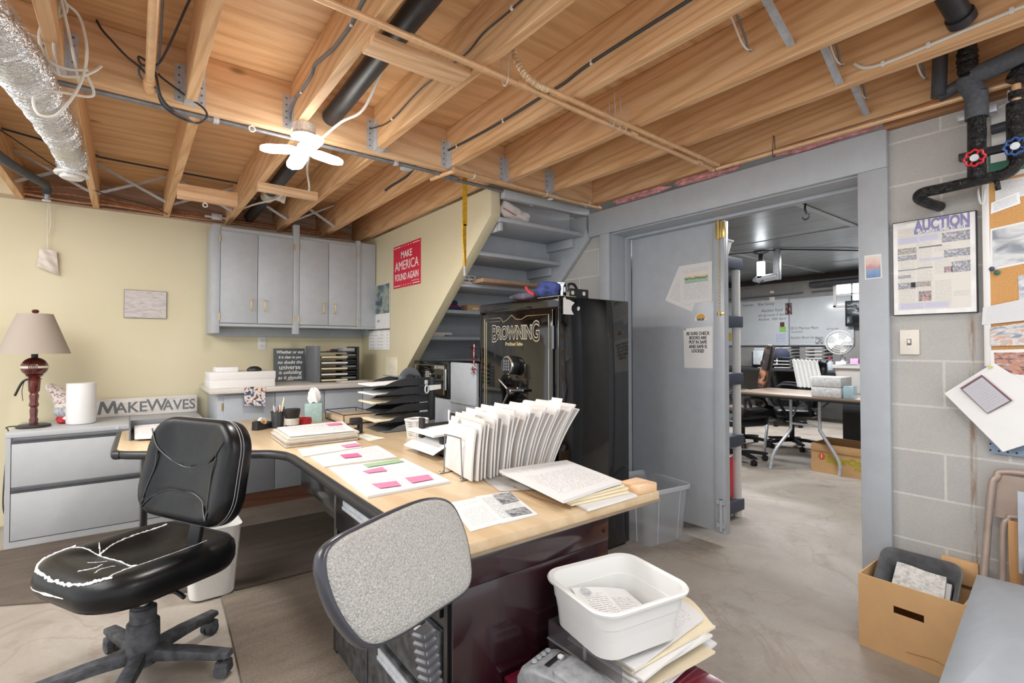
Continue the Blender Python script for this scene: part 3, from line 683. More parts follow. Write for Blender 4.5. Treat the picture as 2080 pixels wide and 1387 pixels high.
for k_, (m_, lab) in enumerate(((CABLE_K, 'dark spectacle case lying on top of the corner letter rack'), (mat('red_pen', 'b03530', .4), 'red pen lying on top of the corner letter rack'), (STEEL, 'metal clip lying on top of the corner letter rack'))):
    b = B(); x = 1.42 + k_ * .045
    if k_ == 0: b.ell((x + .08, 4.66, 1.2505), (.04, .025, .014))
    else: b.cyl((x - .04, 4.63 + k_ * .02, 1.242), (x + .03, 4.66, 1.245), .005, n=8)
    one(('spectacle_case', 'pen', 'clip')[k_], b, m_, lab, ('case', 'pen', 'clip')[k_])
b = B(); b.sheet((1.42, 4.40, .9662), (1.72, 4.42, .9662), (1.78, 4.66, .9662), (1.46, 4.68, .9662), 4, 4, .003); one('file_folder', b, mat('grey_folder', 'b9b2ab', .7), 'grey folder lying flat in front of the corner letter rack', 'folder')
b = B(); b.box(1.50, 1.74, 4.45, 4.62, .9665, .9715, .001); one('paper_stack', b, PAPER, 'white papers on the grey folder before the corner letter rack', 'papers')

# ---------------------------------------------------------------- lateral filing cabinet
FILE = mat('file_cabinet_grey', 'b4b6b8', .35, var=.015)
t = thing('filing_cabinet', 'wide grey two drawer filing cabinet against the yellow wall', 'cabinet', (-.08, 4.78, 0))
b = B(); b.box(-.617, .46, 4.495, 5.06, .0, .70, .003); b.box(-.617, .46, 4.475, 5.06, .70, .735, .004); b.box(-.617, -.592, 4.478, 4.50, .0, .70); b.box(.436, .46, 4.478, 4.50, .0, .70); b.box(-.592, .436, 4.478, 4.50, 0, .04); mk('carcass', b, FILE, t)
for z0, z1, in ((.385, .66), (.045, .345)):
    b = B(); b.box(-.588, .432, 4.474, 4.494, z0, z1, .003); d = mk('drawer', b, FILE, t)
    b = B(); b.box(-.588, .432, 4.478, 4.494, z1 + .001, z1 + .026, .001); b.box(-.588, .432, 4.470, 4.476, z1 + .018, z1 + .026, .001); mk('drawer_pull', b, mat('dark_grip', '55575b', .4), d)
b = B(); b.cyl((-.06, 4.475, .715), (-.06, 4.469, .715), .011, n=16); mk('lock', b, STEEL, t)

# things on the filing cabinet
t = thing('table_lamp', 'turned dark wood table lamp with a taupe cone shade on the filing cabinet', 'lamp', (-.512, 4.70, .7355))
CHERRY = mat('cherry_wood', '5a2018', .2, var=.18, vs=16, coat=.5)
x, y = -.512, 4.70
b = B(); b.lathe([(.0, .7355), (.088, .7355), (.09, .742), (.088, .752), (.07, .757), (.0, .758)], (x, y, 0), 36); mk('base', b, mat('lamp_base', '2d2a2a', .4), t)
b = B(); b.lathe([(.022, .758), (.024, .79), (.019, .80), (.022, .85), (.018, .87), (.027, .885), (.021, .91), (.026, .95), (.02, .965), (.03, .985), (.033, 1.055), (.042, 1.06), (.03, 1.072), (.05, 1.09)], (x, y, 0), 24); mk('stem', b, CHERRY, t)
b = B(); b.ell((x, y, 1.145), (.072, .072, .066), 32, 16); o = mk('ball', b, CHERRY, t)
b2 = B(); b2.lathe([(.0735, 1.137), (.0745, 1.145), (.0735, 1.153)], (x, y, 0), 32, cap=False)
mk('brass_band', b2, mat('cream_band', 'd8cfbb', .4), o)
b2 = B()
for q in range(5): b2.tube([(x - .02 + q * .01, y - .056 - .012 * (1 - abs(q - 2) / 2), 1.11 + k_ * .02) if False else (x - .02 + q * .01 * (1 - .15 * abs(k_ - 2)), y - math.sqrt(max(1e-5, .0735 ** 2 - (.02 - q * .01) ** 2 - ((1.10 + k_ * .022) - 1.145) ** 2 * 1.1)), 1.10 + k_ * .022) for k_ in range(5)], .003, 6)
mk('carved_ribs', b2, CHERRY, o)
b = B(); b.cyl((x, y, 1.205), (x, y, 1.255), .018, n=16); mk('neck', b, BLACK, t)
SHADE = mat('taupe_linen', 'a89c90', .8, var=.02, vs=300, bump=.1, bs=300)
b = B(); b.lathe([(.188, 1.235), (.092, 1.508), (.0905, 1.508), (.186, 1.235)], (x, y, 0), 48, cap=False); b.bm.faces.ensure_lookup_table()
b.lathe([(.188, 1.2345), (.1865, 1.2345)], (x, y, 0), 48, cap=False); b.lathe([(.092, 1.508), (.012, 1.506)], (x, y, 0), 48, cap=False); mk('shade', b, SHADE, t)
b = B(); b.lathe([(.008, 1.506), (.008, 1.512), (.017, 1.516), (.02, 1.526), (.015, 1.536), (0, 1.539)], (x, y, 0), 20); mk('finial', b, CHERRY, t)
b = B(); b.tube([(x - .045, y - .02, 1.06), (x - .055, y - .035, .99), (x - .05, y - .04, .92)], .002, 6); b.tube([(x - .02, y - .03, 1.07), (x - .055, y - .03, 1.045), (x - .085, y - .03, .97), (x - .09, y - .03, .955)], .007, 8); mk('switch_lever', b, BLACK, t)
b = B(); b.tube([(x - .07, y + .05, .745), (x - .14, y + .06, .738), (-.635, 4.72, .70), (-.65, 4.72, .45), (-.655, 4.73, .2), (-.64, 4.9, .05)], .004, 6); mk('power_cord', b, CABLE_K, t)
t = thing('gnome_doll', 'small gnome doll with a patterned cloth hat leaning behind the lamp', 'doll', (-.36, 4.86, .7355))
HAT = picture('gnome_hat_print', [(.3, 'efe6e0'), (.5, 'e5d9d2'), (.55, '9c4f4a'), (.6, 'efe6e0'), (.8, 'b9a59b')], 18, 2)
k = NT('gnome_hat'); f = k.noise(k.coord('Object'), 38., 1, .5); k.col(k.ramp(f, [(.4, 'f0e8e1'), (.52, 'eae0d8'), (.56, '8d4340'), (.62, 'ece2da')])); k.rough(.8)
b = B(); pts = [(-.35, 4.87, .84), (-.375, 4.87, .90), (-.41, 4.875, .955), (-.45, 4.88, .995), (-.47, 4.88, 1.01)]
b.tube(pts, lambda q: .066 * (1 - q) ** .8 + .006, 18); mk('hat', b, k.m, t)
k = NT('gnome_beard'); k.col(k.ramp(k.noise(k.coord('Object', (1, 1, .2)), 90., 2, .6), [(.3, '8d9095'), (.7, 'd9dbde')])); k.rough(.9); k.bump(k.noise(k.coord('Object', (1, 1, .2)), 120., 2, .6), .8)
b = B(); b.ell((-.345, 4.85, .82), (.085, .06, .055), 20, 12); mk('beard', b, k.m, t)
b = B(); b.ell((-.345, 4.785, .838), .014, 12, 8); mk('nose', b, mat('doll_skin', 'd9a990', .7), t)
b = B(); b.ell((-.345, 4.85, .765), (.07, .05, .03)); b.ell((-.375, 4.80, .752), (.03, .035, .017)); b.ell((-.31, 4.80, .752), (.03, .035, .017)); mk('body', b, mat('red_white_felt', 'c2343c', .8, var=.3, vs=30), t)
b = B(); b.ell((-.345, 4.80, .765), (.03, .02, .022)); b.ell((-.28, 4.80, .755), (.02, .025, .018)); mk('white_mitten', b, mat('white_felt', 'e8e6e4', .9), t)
t = thing('paper_towel_roll', 'plain white upright cylinder standing between doll and wooden sign', 'roll', (-.268, 4.72, .7355))
b = B(); b.lathe([(.072, .7355), (.080, .740), (.083, .75), (.083, 1.02), (.080, 1.025), (.0, 1.026)], (-.268, 4.72, 0), 40); mk('roll', b, mat('towel_white', 'e2e1df', .8, var=.01, bump=.2, bs=90), t)
t = thing('sign', 'long white wooden sign reading MAKE WAVES on the filing cabinet', 'sign', (.14, 5.02, .7355))
k = NT('whitewashed_board'); n = k.noise(k.coord('Object', (.15, 1, 1)), 40., 4, .7); k.col(k.ramp(n, [(.3, 'bfbab2'), (.5, 'd9d5cf'), (.75, 'e4e1dc')])); k.rough(.7)
M = basis((-.20, 5.01, .736), (1, 0, 0), (0, .12, 1)); b = B(); b.box(0, .665, 0, .140, -.018, 0, .002, M=M); mk('board', b, k.m, t)
INKD = mat('grey_lettering', '6d7074', .6, var=0)
b = B(); b.prism([(0, 0), (.021, 0), (.030, .066), (.056, .006), (.070, .006), (.096, .066), (.105, 0), (.126, 0), (.108, .100), (.088, .100), (.063, .040), (.038, .100), (.018, .100)], .0, .0012, 'z', 0, M @ Matrix.Translation((.010, .022, 0))); mk('lettering', b, INKD, t)
for s_, xx, sz, sx in (('AKE', .220, .115, .98), ('W', .385, .135, .95), ('AVES', .540, .115, .88)):
    text(t, s_, sz, INKD, M @ V((xx, .068 if sz > .13 else .062, .001)), (1, 0, 0), (0, .12, 1), ext=.0003, bold=.0020, sx=sx)

# ---------------------------------------------------------------- hung on the back wall
t = thing('sketch', 'framed pale pencil print of a long building hung on the yellow wall', 'picture', (.105, 5.06, 1.52))
b = B(); b.box(-.037, .245, 5.066, 5.079, 1.516, 1.743, .001); mk('frame', b, mat('thin_dark_frame', '6a6664', .5), t)
b = B(); b.sheet((-.034, 5.0655, 1.519), (.242, 5.0655, 1.519), (.242, 5.0655, 1.740), (-.034, 5.0655, 1.740), 1, 1); mk('print', b, picture('pencil_sketch', [(.2, 'b3aba8'), (.45, 'c3bcb9'), (.6, 'cbc4c1'), (.9, 'd0c9c6')], 4., 5, 1., 5., 3., .5, .9), t)
t = thing('cloth_pouch', 'small wrinkled cloth pouch hung by a string on the yellow wall', 'pouch', (-.48, 5.03, 1.83))
b = B(); rnd = random.Random(5)
def wr(u, v): return .016 * math.sin(PI * u) * (1 - .4 * v) + .004 * math.sin(9 * u + 7 * v) + .004 * math.sin(17 * v + 3 * u)
b.sheet((-.545, 5.045, 1.875), (-.425, 5.045, 1.82), (-.44, 5.045, 2.0), (-.535, 5.045, 2.01), 12, 14, .02, wr); mk('pouch', b, mat('cream_cloth', 'd9cfc4', .9, var=.05, bump=.4, bs=50), t)
b = B(); b.tube([(-.487, 5.03, 2.345), (-.492, 5.04, 2.2), (-.487, 5.045, 2.0)], .003, 6); b.tube([(-.478, 5.03, 2.345), (-.472, 5.035, 2.2), (-.483, 5.035, 2.12)], .003, 6); mk('string', b, mat('cream_string', 'e2dccd', .9), t)
t = thing('wall_outlet', 'white double power outlet on the yellow wall under the cupboard', 'outlet', (.975, 5.07, 1.257))
b = B(); b.box(.94, 1.01, 5.072, 5.079, 1.257, 1.375, .003); mk('cover_plate', b, WHITE, t)
for z in (1.29, 1.342):
    b = B(); b.box(.958, .992, 5.069, 5.073, z - .016, z + .016, .006); o = mk('socket', b, WHITE, t)
    b = B(); b.box(.967, .970, 5.068, 5.0692, z - .002, z + .008); b.box(.979, .982, 5.068, 5.0692, z - .002, z + .008); b.cyl((.975, 5.068, z - .008), (.975, 5.0692, z - .008), .003, n=8); mk('slot', b, BLACK, o)
for x, z, r in ((.003, 1.938, .007), (.056, 1.952, .007), (.30, 1.90, .004), (.02, 1.71, .003), (-.14, 1.69, .004)):
    pass

# ---------------------------------------------------------------- stair wall (faces the desk)
t = thing('calendar', 'wall calendar with a dark wildlife photo hung on the stair wall', 'calendar', (1.91, 4.62, 1.25))
b = B(); b.sheet((1.914, 4.865, 1.455), (1.914, 4.37, 1.455), (1.914, 4.37, 1.88), (1.914, 4.865, 1.88), 2, 2, .003)
mk('photo_page', b, PAPER, t)
b = B(); b.sheet((1.912, 4.86, 1.60), (1.912, 4.375, 1.60), (1.912, 4.375, 1.876), (1.912, 4.86, 1.876), 2, 2); mk('photo', b, picture('wildlife_photo', [(.2, '45555a'), (.45, '6f8388'), (.6, 'a8ab9c'), (.75, '7d8a7e'), (.9, 'c9c2ae')], 3., 4, 1., 1., 5.), t)
b = B(); b.sheet((1.913, 4.87, 1.255), (1.913, 4.37, 1.255), (1.913, 4.37, 1.44), (1.913, 4.87, 1.44), 2, 2, .004); mk('month_page', b, printed('calendar_grid', 'f1f0ee', 'c9c9cb', 6, .9, .05, 7), t)
b = B(); b.box(1.909, 1.916, 4.37, 4.87, 1.44, 1.456); mk('binding', b, mat('binding_grey', '77787a', .5), t)
text(t, 'MAY', .03, CABLE_G, (1.908, 4.62, 1.53), *WR, ext=.0002)
t = thing('sign', 'red slogan sign reading MAKE AMERICA FOUND AGAIN on the stair wall', 'sign', (1.915, 4.03, 1.81))
RED = mat('red_sign', 'd0203f', .45, var=.02)
b = B(); b.sheet((1.916, 4.293, 1.81), (1.916, 3.758, 1.81), (1.916, 3.758, 2.19), (1.916, 4.293, 2.19), 2, 2, .003); mk('panel', b, RED, t)
for s_, z, sz, sx in (('MAKE', 2.095, .085, 1.0), ('AMERICA', 2.0, .115, .97), ('FOUND AGAIN', 1.90, .085, .80)): text(t, s_, sz, INKW, (1.9155, 4.025, z), *WR, ext=.0003, sx=sx, bold=.001 if sz < .1 else 0)
b = B()
for z in (1.828, 2.172):
    for ya, yb in ((4.28, 4.15), (3.90, 3.77)): b.box(1.9145, 1.9155, yb, ya, z - .003, z + .003)
    for q in range(5): b.cyl((1.9155, 4.12 - q * .045, z), (1.9145, 4.12 - q * .045, z), .006, n=5)
b.box(1.9145, 1.9155, 3.78, 3.92, 1.848, 1.852)
mk('border_stars', b, INKW, t)
b = B(); b.box(1.905, 1.919, 4.19, 4.43, 1.0, 1.19, .002); one('wall_panel', b, mat('cream_panel', 'e4ddc6', .6), 'small cream board fixed low on the stair wall behind the black trays', 'board')
b = B(); b.tube([(1.70, 2.735, 2.375), (1.703, 2.735, 2.30), (1.70, 2.74, 2.1), (1.70, 2.74, 1.80)], .014, 4); t = thing('strap', 'yellow ratchet strap hanging from the beam by the stair shelves', 'strap', (1.7, 2.735, 1.74))
b = B(); b.box(1.688, 1.722, 2.728, 2.731, 2.06, 2.37); b.box(1.693, 1.716, 2.728, 2.731, 1.80, 2.07); b.tube([(1.69, 2.729, 2.10), (1.685, 2.722, 1.98), (1.695, 2.72, 1.85), (1.704, 2.728, 1.80)], .006, 6); mk('webbing', b, mat('yellow_webbing', 'c79a1e', .55, var=.12, vs=50), t)
b = B(); b.box(1.697, 1.713, 2.722, 2.732, 1.735, 1.80, .003); mk('buckle', b, STEEL, t)
# ---------------------------------------------------------------- desk
MAPLE = wood('maple_top', 'dbc5a6', 'd3bb99', 'c2a680', 'y', 2.2, .28, False, 34., False)
DESKM = mat('black_desk_steel', '191a1d', .2, var=.12, vs=5, coat=.3)
DESKW = mat('worn_desk_steel', '3d3f41', .38, var=.35, vs=24)
EDGE = mat('black_desk_edge', '232428', .35, var=.05)
ZD = .745
desk = thing('desk', 'large corner desk with maple top and black steel pedestal, papers spread over it', 'desk', (.9, 2.6, 0))
poly = [(.665, 1.158), (1.575, 1.158), (1.60, 4.16), (.03, 4.10), (-.03, 4.04), (-.045, 3.36), (-.02, 3.30), (.05, 3.235), (.52, 2.90), (.60, 2.84), (.645, 2.76), (.664, 2.64)]
b = B(); b.prism(poly, .712, ZD, 'z', .002); mk('desktop', b, MAPLE, desk)
b = B(); e = [(.662, 1.16), (.662, 1.9), (.662, 2.62), (.64, 2.755), (.59, 2.84), (.52, 2.895), (.3, 3.05), (.05, 3.228), (-.022, 3.295), (-.048, 3.36), (-.034, 4.04)]
b.tube([(x - .004, y, .7225) for x, y in e], .0215, 10, True, sub=3); mk('edge_band', b, EDGE, desk)
b = B(); b.box(.66, 1.575, 1.150, 1.157, .708, .716, .001); mk('metal_trim', b, mat('dull_trim', '8a7c69', .5), desk)
b = B(); b.box(.70, 1.31, 1.18, 2.13, .03, .711, .002); b.box(.69, .70, 2.09, 2.13, .022, .70); b.box(.69, .70, 1.19, 1.21, .022, .70); b.box(.71, 1.30, 1.20, 2.1, .022, .031); mk('pedestal', b, DESKM, desk)
b = B(); b.box(.698, 1.312, 1.172, 1.18, .62, .709, .001); b.box(.698, 1.312, 1.1735, 1.18, .022, .618, .001)
for x, z in ((.715, .655), (.74, .28), (1.29, .655)): b.cyl((x, 1.174, z), (x, 1.170, z), .006, n=10)
o = mk('end_panel', b, mat('maroon_black_steel', '260e16', .2, var=.08, vs=4, coat=.5), desk); o['label'] = 'glossy dark maroon steel panel'
b = B(); b.box(.686, .70, 1.75, 2.085, .04, .50, .003); o = mk('side_panel', b, DESKW, desk); o['label'] = 'scuffed steel panel'
for z0, z1 in ((.535, .69), (.30, .50), (.05, .28)):
    ya, yb = (1.22, 2.085) if z0 > .5 else (1.22, 1.73)
    b = B(); b.box(.682, .698, ya, yb, z0, z1, .003); d = mk('drawer', b, DESKM if z0 > .5 else DESKW, desk)
    b = B(); b.box(.672, .684, ya + .06, yb - .1, z1 - .05, z1 - .036, .003); b.box(.676, .684, ya + .06, yb - .1, z1 - .035, z1 - .015, .002); mk('drawer_pull', b, STEEL, d)
b = B(); b.cyl((.682, 1.62, .672), (.670, 1.62, .672), .012, n=16); b.cyl((.670, 1.62, .672), (.664, 1.62, .672), .008, n=12); mk('lock', b, CHROME, desk)
b = B(); b.box(.69, .705, 2.13, 2.64, .585, .711, .002); mk('apron', b, DESKM, desk)
b = B(); b.box(1.40, 1.56, 3.95, 3.98, .0, .711, .002); mk('end_leg', b, DESKM, desk)
b = B(); b.box(.06, .09, 3.45, 3.95, .04, .711, .004); b.box(.04, .11, 3.38, 3.94, .0105, .04, .006); mk('end_leg', b, DESKM, desk)
b = B(); b.box(1.27, 1.29, 2.14, 3.0, .25, .711, .002); mk('modesty_panel', b, DESKM, desk)

# ---------------------------------------------------------------- papers on the desk
PINK = mat('pink_note', 'e77d9f', .7, var=.02)
GREEN = mat('green_slip', '93b18b', .7, var=.03)
T1 = printed('printed_page', rows=30, seed=1.); T2 = printed('printed_page_two', rows=36, seed=5., cover=.6); T3 = printed('faint_page', 'dddcdb', '9fa0a6', 30, .5, .1, 1, .7, 9.)
def pad(c, th, label, cat='papers', m=None, nm='document', group=None, n=6, fn=None, z=ZD):
    """stapled papers: corners lower left, lower right, upper right, upper left (x, y)"""
    b = B(); b.sheet(*[(x, y, z + th + .0006) for x, y in c], n, n, th, fn)
    return one(nm, b, [m or T1], label, cat, group)
def note(c, z, label, m=PINK):
    b = B(); b.sheet(*[(x, y, z) for x, y in c], 4, 4, .0012, lambda u, v: .006 * max(0, .4 - v)); return one('sticky_note', b, m, label, 'note', 'sticky notes on the desk papers')
# bundle by the front edge
pad([(.675, 1.722), (1.009, 1.721), (1.035, 2.20), (.70, 2.235)], .009, 'white printed booklet lying open nearest the grey chair, two pink notes at its foot', m=T3)
note([(.744, 1.777), (.823, 1.766), (.838, 1.843), (.745, 1.858)], ZD + .0115, 'pink sticky note at the near left foot of the open booklet')
note([(.872, 1.771), (.964, 1.774), (.985, 1.855), (.885, 1.863)], ZD + .0115, 'pink sticky note at the near right foot of the open booklet')
note([(.794, 2.021), (.874, 2.012), (.886, 2.092), (.790, 2.075)], ZD + .0115, 'pink sticky note just below the green slip')
note([(.831, 2.12), (1.004, 2.125), (1.010, 2.195), (.838, 2.195)], ZD + .0112, 'long green paper slip at the head of the open booklet', GREEN)
pad([(.692, 2.275), (1.03, 2.262), (1.066, 2.585), (.70, 2.52)], .007, 'printed document with one dark pink note in its middle', m=T2)
note([(.814, 2.366), (.897, 2.359), (.908, 2.452), (.825, 2.462)], ZD + .0095, 'pink sticky note in the middle of the printed document', mat('deep_pink_note', 'd95f8a', .7, var=.02))
pad([(.677, 2.55), (.985, 2.60), (1.02, 2.79), (.70, 2.74)], .006, 'flat document half under the others, a pink note at its right end', m=T1)
note([(.908, 2.617), (.993, 2.619), (.996, 2.715), (.908, 2.70)], ZD + .0085, 'pink sticky note nearest the folder stack')
# page pair by the chair
pad([(.79, 1.232), (.965, 1.235), (1.06, 1.49), (.875, 1.50)], .002, 'left printed page of a pair of pages on the near desk corner', m=T3)
pad([(.90, 1.228), (1.039, 1.225), (1.118, 1.478), (.985, 1.50)], .004, 'right page with grey photographs of a pair on the near desk corner', m=printed('photo_page', rows=20, seed=3.))
b = B(); z = ZD + .0065
b.sheet((1.005, 1.37, z), (1.075, 1.365, z), (1.112, 1.465, z), (1.04, 1.475, z), 1, 1, .0004); b.sheet((.955, 1.25, z), (1.03, 1.24, z), (1.048, 1.30, z), (.972, 1.31, z), 1, 1, .0004)
one('photo_print', b, picture('grey_photo', [(.2, '55585c'), (.5, '8e9194'), (.7, 'b5b7ba'), (.9, '6b6e73')], 4, 4, 1, 1, 2.), 'two grey photographs printed on the right page at the near desk corner', 'print')
# folder stack
FOLD = mat('grey_manila', 'c9c2b6', .75, var=.03)
cs = [(.665, 2.835), (1.055, 2.84), (1.085, 3.25), (.675, 3.23)]
for i, th in enumerate((.012, .010, .012, .010)):
    dx, dy = (.0, .012, -.004, .008)[i], (.0, .006, -.008, .004)[i]
    b = B(); b.sheet(*[(x + dx, y + dy, ZD + .0015 + i * .0122 + .011) for x, y in cs], 3, 3, .0105)
    one('file_folder', b, FOLD, '%s folder in the stack of four beside the tape dispenser' % ('bottom', 'second', 'third', 'topmost')[i], 'folder', 'stacked folders beside the tape dispenser')
pad([(.69, 2.865), (1.03, 2.845), (1.10, 3.24), (.705, 3.22)], .006, 'printed paper on top of the folder stack, pink note in its corner', m=T1, z=ZD + .052)
note([(.965, 3.08), (1.05, 3.08), (1.065, 3.175), (.975, 3.17)], ZD + .0605, 'pink sticky note on the paper topping the folder stack')
b = B(); b.sheet((1.09, 2.76, ZD + .002), (1.20, 2.80, ZD + .002), (1.16, 3.0, ZD + .002), (1.09, 2.98, ZD + .002), 2, 2, .001); one('paper_sheet', b, mat('pale_green_paper', 'd9ddd0', .7), 'pale sheet sticking out from under the folder stack', 'paper')
# loose stack at the right end
for i, (c, th, m_, lab) in enumerate((
    ([(1.19, 1.15), (1.445, 1.155), (1.55, 1.62), (1.25, 1.64)], .008, PAPER, 'lowest white papers of the big pile on the desk corner'),
    ([(1.165, 1.20), (1.43, 1.18), (1.54, 1.60), (1.22, 1.63)], .008, MATS['manila_paper'], 'cream folder second from the bottom of the big desk corner pile'),
    ([(1.155, 1.20), (1.44, 1.19), (1.53, 1.60), (1.20, 1.62)], .008, MATS['manila_paper'], 'cream folder third from the bottom of the big desk corner pile'),
    ([(1.14, 1.19), (1.43, 1.20), (1.52, 1.59), (1.18, 1.61)], .008, MATS['manila_paper'], 'cream folder fourth from the bottom of the big desk corner pile'),
    ([(1.10, 1.17), (1.415, 1.20), (1.51, 1.585), (1.16, 1.60)], .010, T3, 'printed white papers on top of the big desk corner pile'))):
    pad(c, th, lab, m=m_, nm='paper_stack' if m_ is not MATS['manila_paper'] else 'file_folder', cat='papers' if m_ is not MATS['manila_paper'] else 'folder', group='pile on the desk corner', z=ZD + .0005 + i * .0095, fn=(lambda u, v: .004 * math.sin(2.2 * u + 1.5 * v)) if i == 4 else None)
b = B(); b.sheet((1.09, 1.50, ZD + .0015), (1.2, 1.44, ZD + .0015), (1.29, 1.71, ZD + .0015), (1.14, 1.69, ZD + .0015), 6, 6, .0006, lambda u, v: .004 * math.sin(9 * u) * math.sin(7 * v) + .004); one('plastic_sleeve', b, mat('clear_film', 'e4e6e8', .15, alpha=.45, var=0), 'crumpled clear plastic sleeve between the folder rack and the big pile', 'sleeve')
b = B(); b.tube([(1.17, 1.52, ZD + .004), (1.15, 1.40, ZD + .004), (1.155, 1.30, ZD + .004), (1.16, 1.20, ZD + .004)], .0022, 6); one('cord', b, mat('brown_cord', '8a5f3e', .7), 'thin brown cord lying along the big paper pile', 'cord')
one('wood_block', B().box(1.47, 1.573, 1.165, 1.26, ZD + .0005, ZD + .03, .002), PINE, 'small light wooden block at the desk corner beside the big pile', 'block')

# ---------------------------------------------------------------- wire rack of file folders
rk = thing('folder_rack', 'wire folder rack on the desk packed with white file folders', 'rack', (1.3, 1.84, ZD))
WIRE = mat('wire_steel', '8f9296', .3, .85, var=.04)
def rp(s, w, z): return V((1.075 + .48 * s + .115 * (w - .5) * 0, 1.80 + .03 * s, ZD + z)) + V((-.05, .98, 0)).normalized() * (w - .5) * .24
b = B()
b.tube([rp(0, .86, .006), rp(0, .82, .012), rp(0, .80, .15), rp(0, .76, .163), rp(0, .34, .163), rp(0, .30, .15), rp(0, .26, .012), rp(0, .22, .006)], .0028, 7, True, sub=4); mk('wire_end', b, WIRE, rk)
b = B()
b.tube([rp(1.0, .86, .006), rp(1.03, .82, .03), rp(1.10, .80, .15), rp(1.10, .76, .163), rp(1.10, .34, .163), rp(1.10, .30, .15), rp(1.03, .26, .03), rp(1.0, .22, .006)], .0028, 7, True, sub=4); mk('wire_end', b, WIRE, rk)
b = B()
for w in (.22, .86): b.tube([rp(-.03, w, .008), rp(-.05, w - .05, .005), rp(-.01, w - .08, .003), rp(.25, w - .02, .003), rp(.6, w, .003), rp(1.0, w, .006)], .0028, 7)
b.tube([rp(.2, .18, .003), rp(.33, .16, .02), rp(.45, .2, .03)], .0028, 6); mk('wire_base', b, WIRE, rk)
FMAT = [mat('folder_white_%d' % i, c, .7, var=.01) for i, c in enumerate(('d9d5d1', 'dfddda', 'd4cfc9', 'e2e1df'))]
NF = 22
ordw = ['first', 'second', 'third', 'fourth', 'fifth', 'sixth', 'seventh', 'eighth', 'ninth', 'tenth', 'eleventh', 'twelfth', 'thirteenth', 'fourteenth', 'fifteenth', 'sixteenth', 'seventeenth', 'eighteenth', 'nineteenth', 'twentieth', 'twenty-first', 'last']
for i in range(NF):
    s = i / (NF - 1); base = rp(.03 + .90 * s, .5, .010)
    lean = .02 + .10 * max(0, s - .25) / .75 * 1.5
    hx = V((.15 - .12 * s, 1, 0)).normalized() * .5; hgt = .235 + .012 * ((i * 7) % 3)
    if i < 8: hgt -= .006 * (7 - i) * .8
    hw = .30 * (.93 + .05 * ((i * 5) % 3))
    A = base - hx * hw; Bv = base + hx * hw
    up = V((lean, 0, hgt))
    b = B()
    fn = lambda u, v, q=(.012 if i > 8 else .003): q * math.sin(PI * v)
    b.sheet(Bv, A, A + up, Bv + up, 3, 8, .0075, fn)
    o = one('file_folder', b, FMAT[i % 4], '%s file folder in the wire rack counted from the desk front' % ordw[i], 'folder', 'file folders in the wire rack')
    if i % 3 != 1:
        b = B(); ta = (.08, .40, .68)[(i // 2) % 3]; P0 = Bv + up + (A - Bv) * ta; P1 = P0 + (A - Bv) * .27; n_ = V((.006, 0, .018))
        b.sheet(P0 - V((0, 0, .002)), P1 - V((0, 0, .002)), P1 + n_, P0 + n_, 1, 1, .0015); b.move(-o.location); mk('tab', b, FMAT[3 if i % 2 else 1], o)

# ---------------------------------------------------------------- stacked black letter trays
lt = thing('letter_tray', 'tall stack of black curved letter trays on the desk full of papers', 'tray', (1.45, 3.2, ZD))
TRAYK = mat('black_tray', '2a2b2e', .4, var=.05)
names = ('lowest', 'second', 'third', 'fourth', 'fifth', 'top')
for i in range(6):
    z = ZD + .004 + i * .056; sh = (0, .0, .0, -.005, -.012, -.012)[i]; dy = (.0, .02, .06, .06, .05, .05)[i]
    b = B()
    for s_ in (0, 1):
        ya = 2.96 + dy if s_ == 0 else 3.235 + dy
        prof = [(1.275 + sh, z), (1.30 + sh, z + .006), (1.36 + sh, z + .03), (1.44 + sh, z + .048), (1.62, z + .05), (1.62, z)]
        b.prism(prof, ya, ya + .006, 'y', 0)
    b.sheet((1.265 + sh, 2.965 + dy, z + .001), (1.62, 2.965 + dy, z + .001), (1.62, 3.236 + dy, z + .001), (1.265 + sh, 3.236 + dy, z + .001), 6, 2, .003)
    mk('tray', b, TRAYK if i else GREYP, lt)
    if i in (1, 3, 4, 5):
        b = B(); b.sheet((1.235 + sh - .012 * (i % 2), 2.985 + dy, z + .012), (1.58, 2.98 + dy, z + .012), (1.58, 3.22 + dy, z + .012), (1.225 + sh, 3.225 + dy, z + .012), 8, 3, .008, lambda u, v: .012 * u)
        one('paper_stack', b, (PAPER, MATS['manila_paper'], PAPER, MATS['manila_paper'], PAPER, PAPER)[i], 'papers sticking out of the %s black letter tray' % names[i], 'papers', 'papers in the black letter trays')
b = B(); b.box(1.60, 1.63, 2.975, 3.03, ZD, ZD + .335, .004); b.box(1.60, 1.63, 3.20, 3.255, ZD, ZD + .335, .004); mk('back_post', b, TRAYK, lt)
b = B(); b.cyl((1.40, 3.0, ZD + .342), (1.40, 3.30, ZD + .342), .004, n=6); b.lathe([(.10, 0), (.11, .004), (.10, .008), (.07, .008), (.06, .004), (.07, 0)], (0, 0, 0), 32, Matrix.Translation((1.57, 3.24, ZD + .285)) @ Matrix.Rotation(R(90), 4, 'X') @ Matrix.Rotation(R(15), 4, 'Y')); mk('divider_wheel', b, GREYP, lt)
t = thing('key_tag', 'white label tag hanging from a silver clip on the black trays', 'tag', (1.545, 2.94, .94))
b = B(); b.box(1.538, 1.56, 2.943, 2.955, 1.035, 1.065, .004); b.tube([(1.55 + .012 * math.cos(2 * PI * i / 10), 2.945, 1.005 + .026 * math.sin(2 * PI * i / 10)) for i in range(10)], .005, 8, True, True, 2); mk('clip', b, STEEL, t)
b = B(); b.sheet((1.565, 2.944, .995), (1.655, 2.944, 1.003), (1.655, 2.944, 1.032), (1.565, 2.944, 1.03), 1, 1, .001); mk('label', b, PAPER, t)
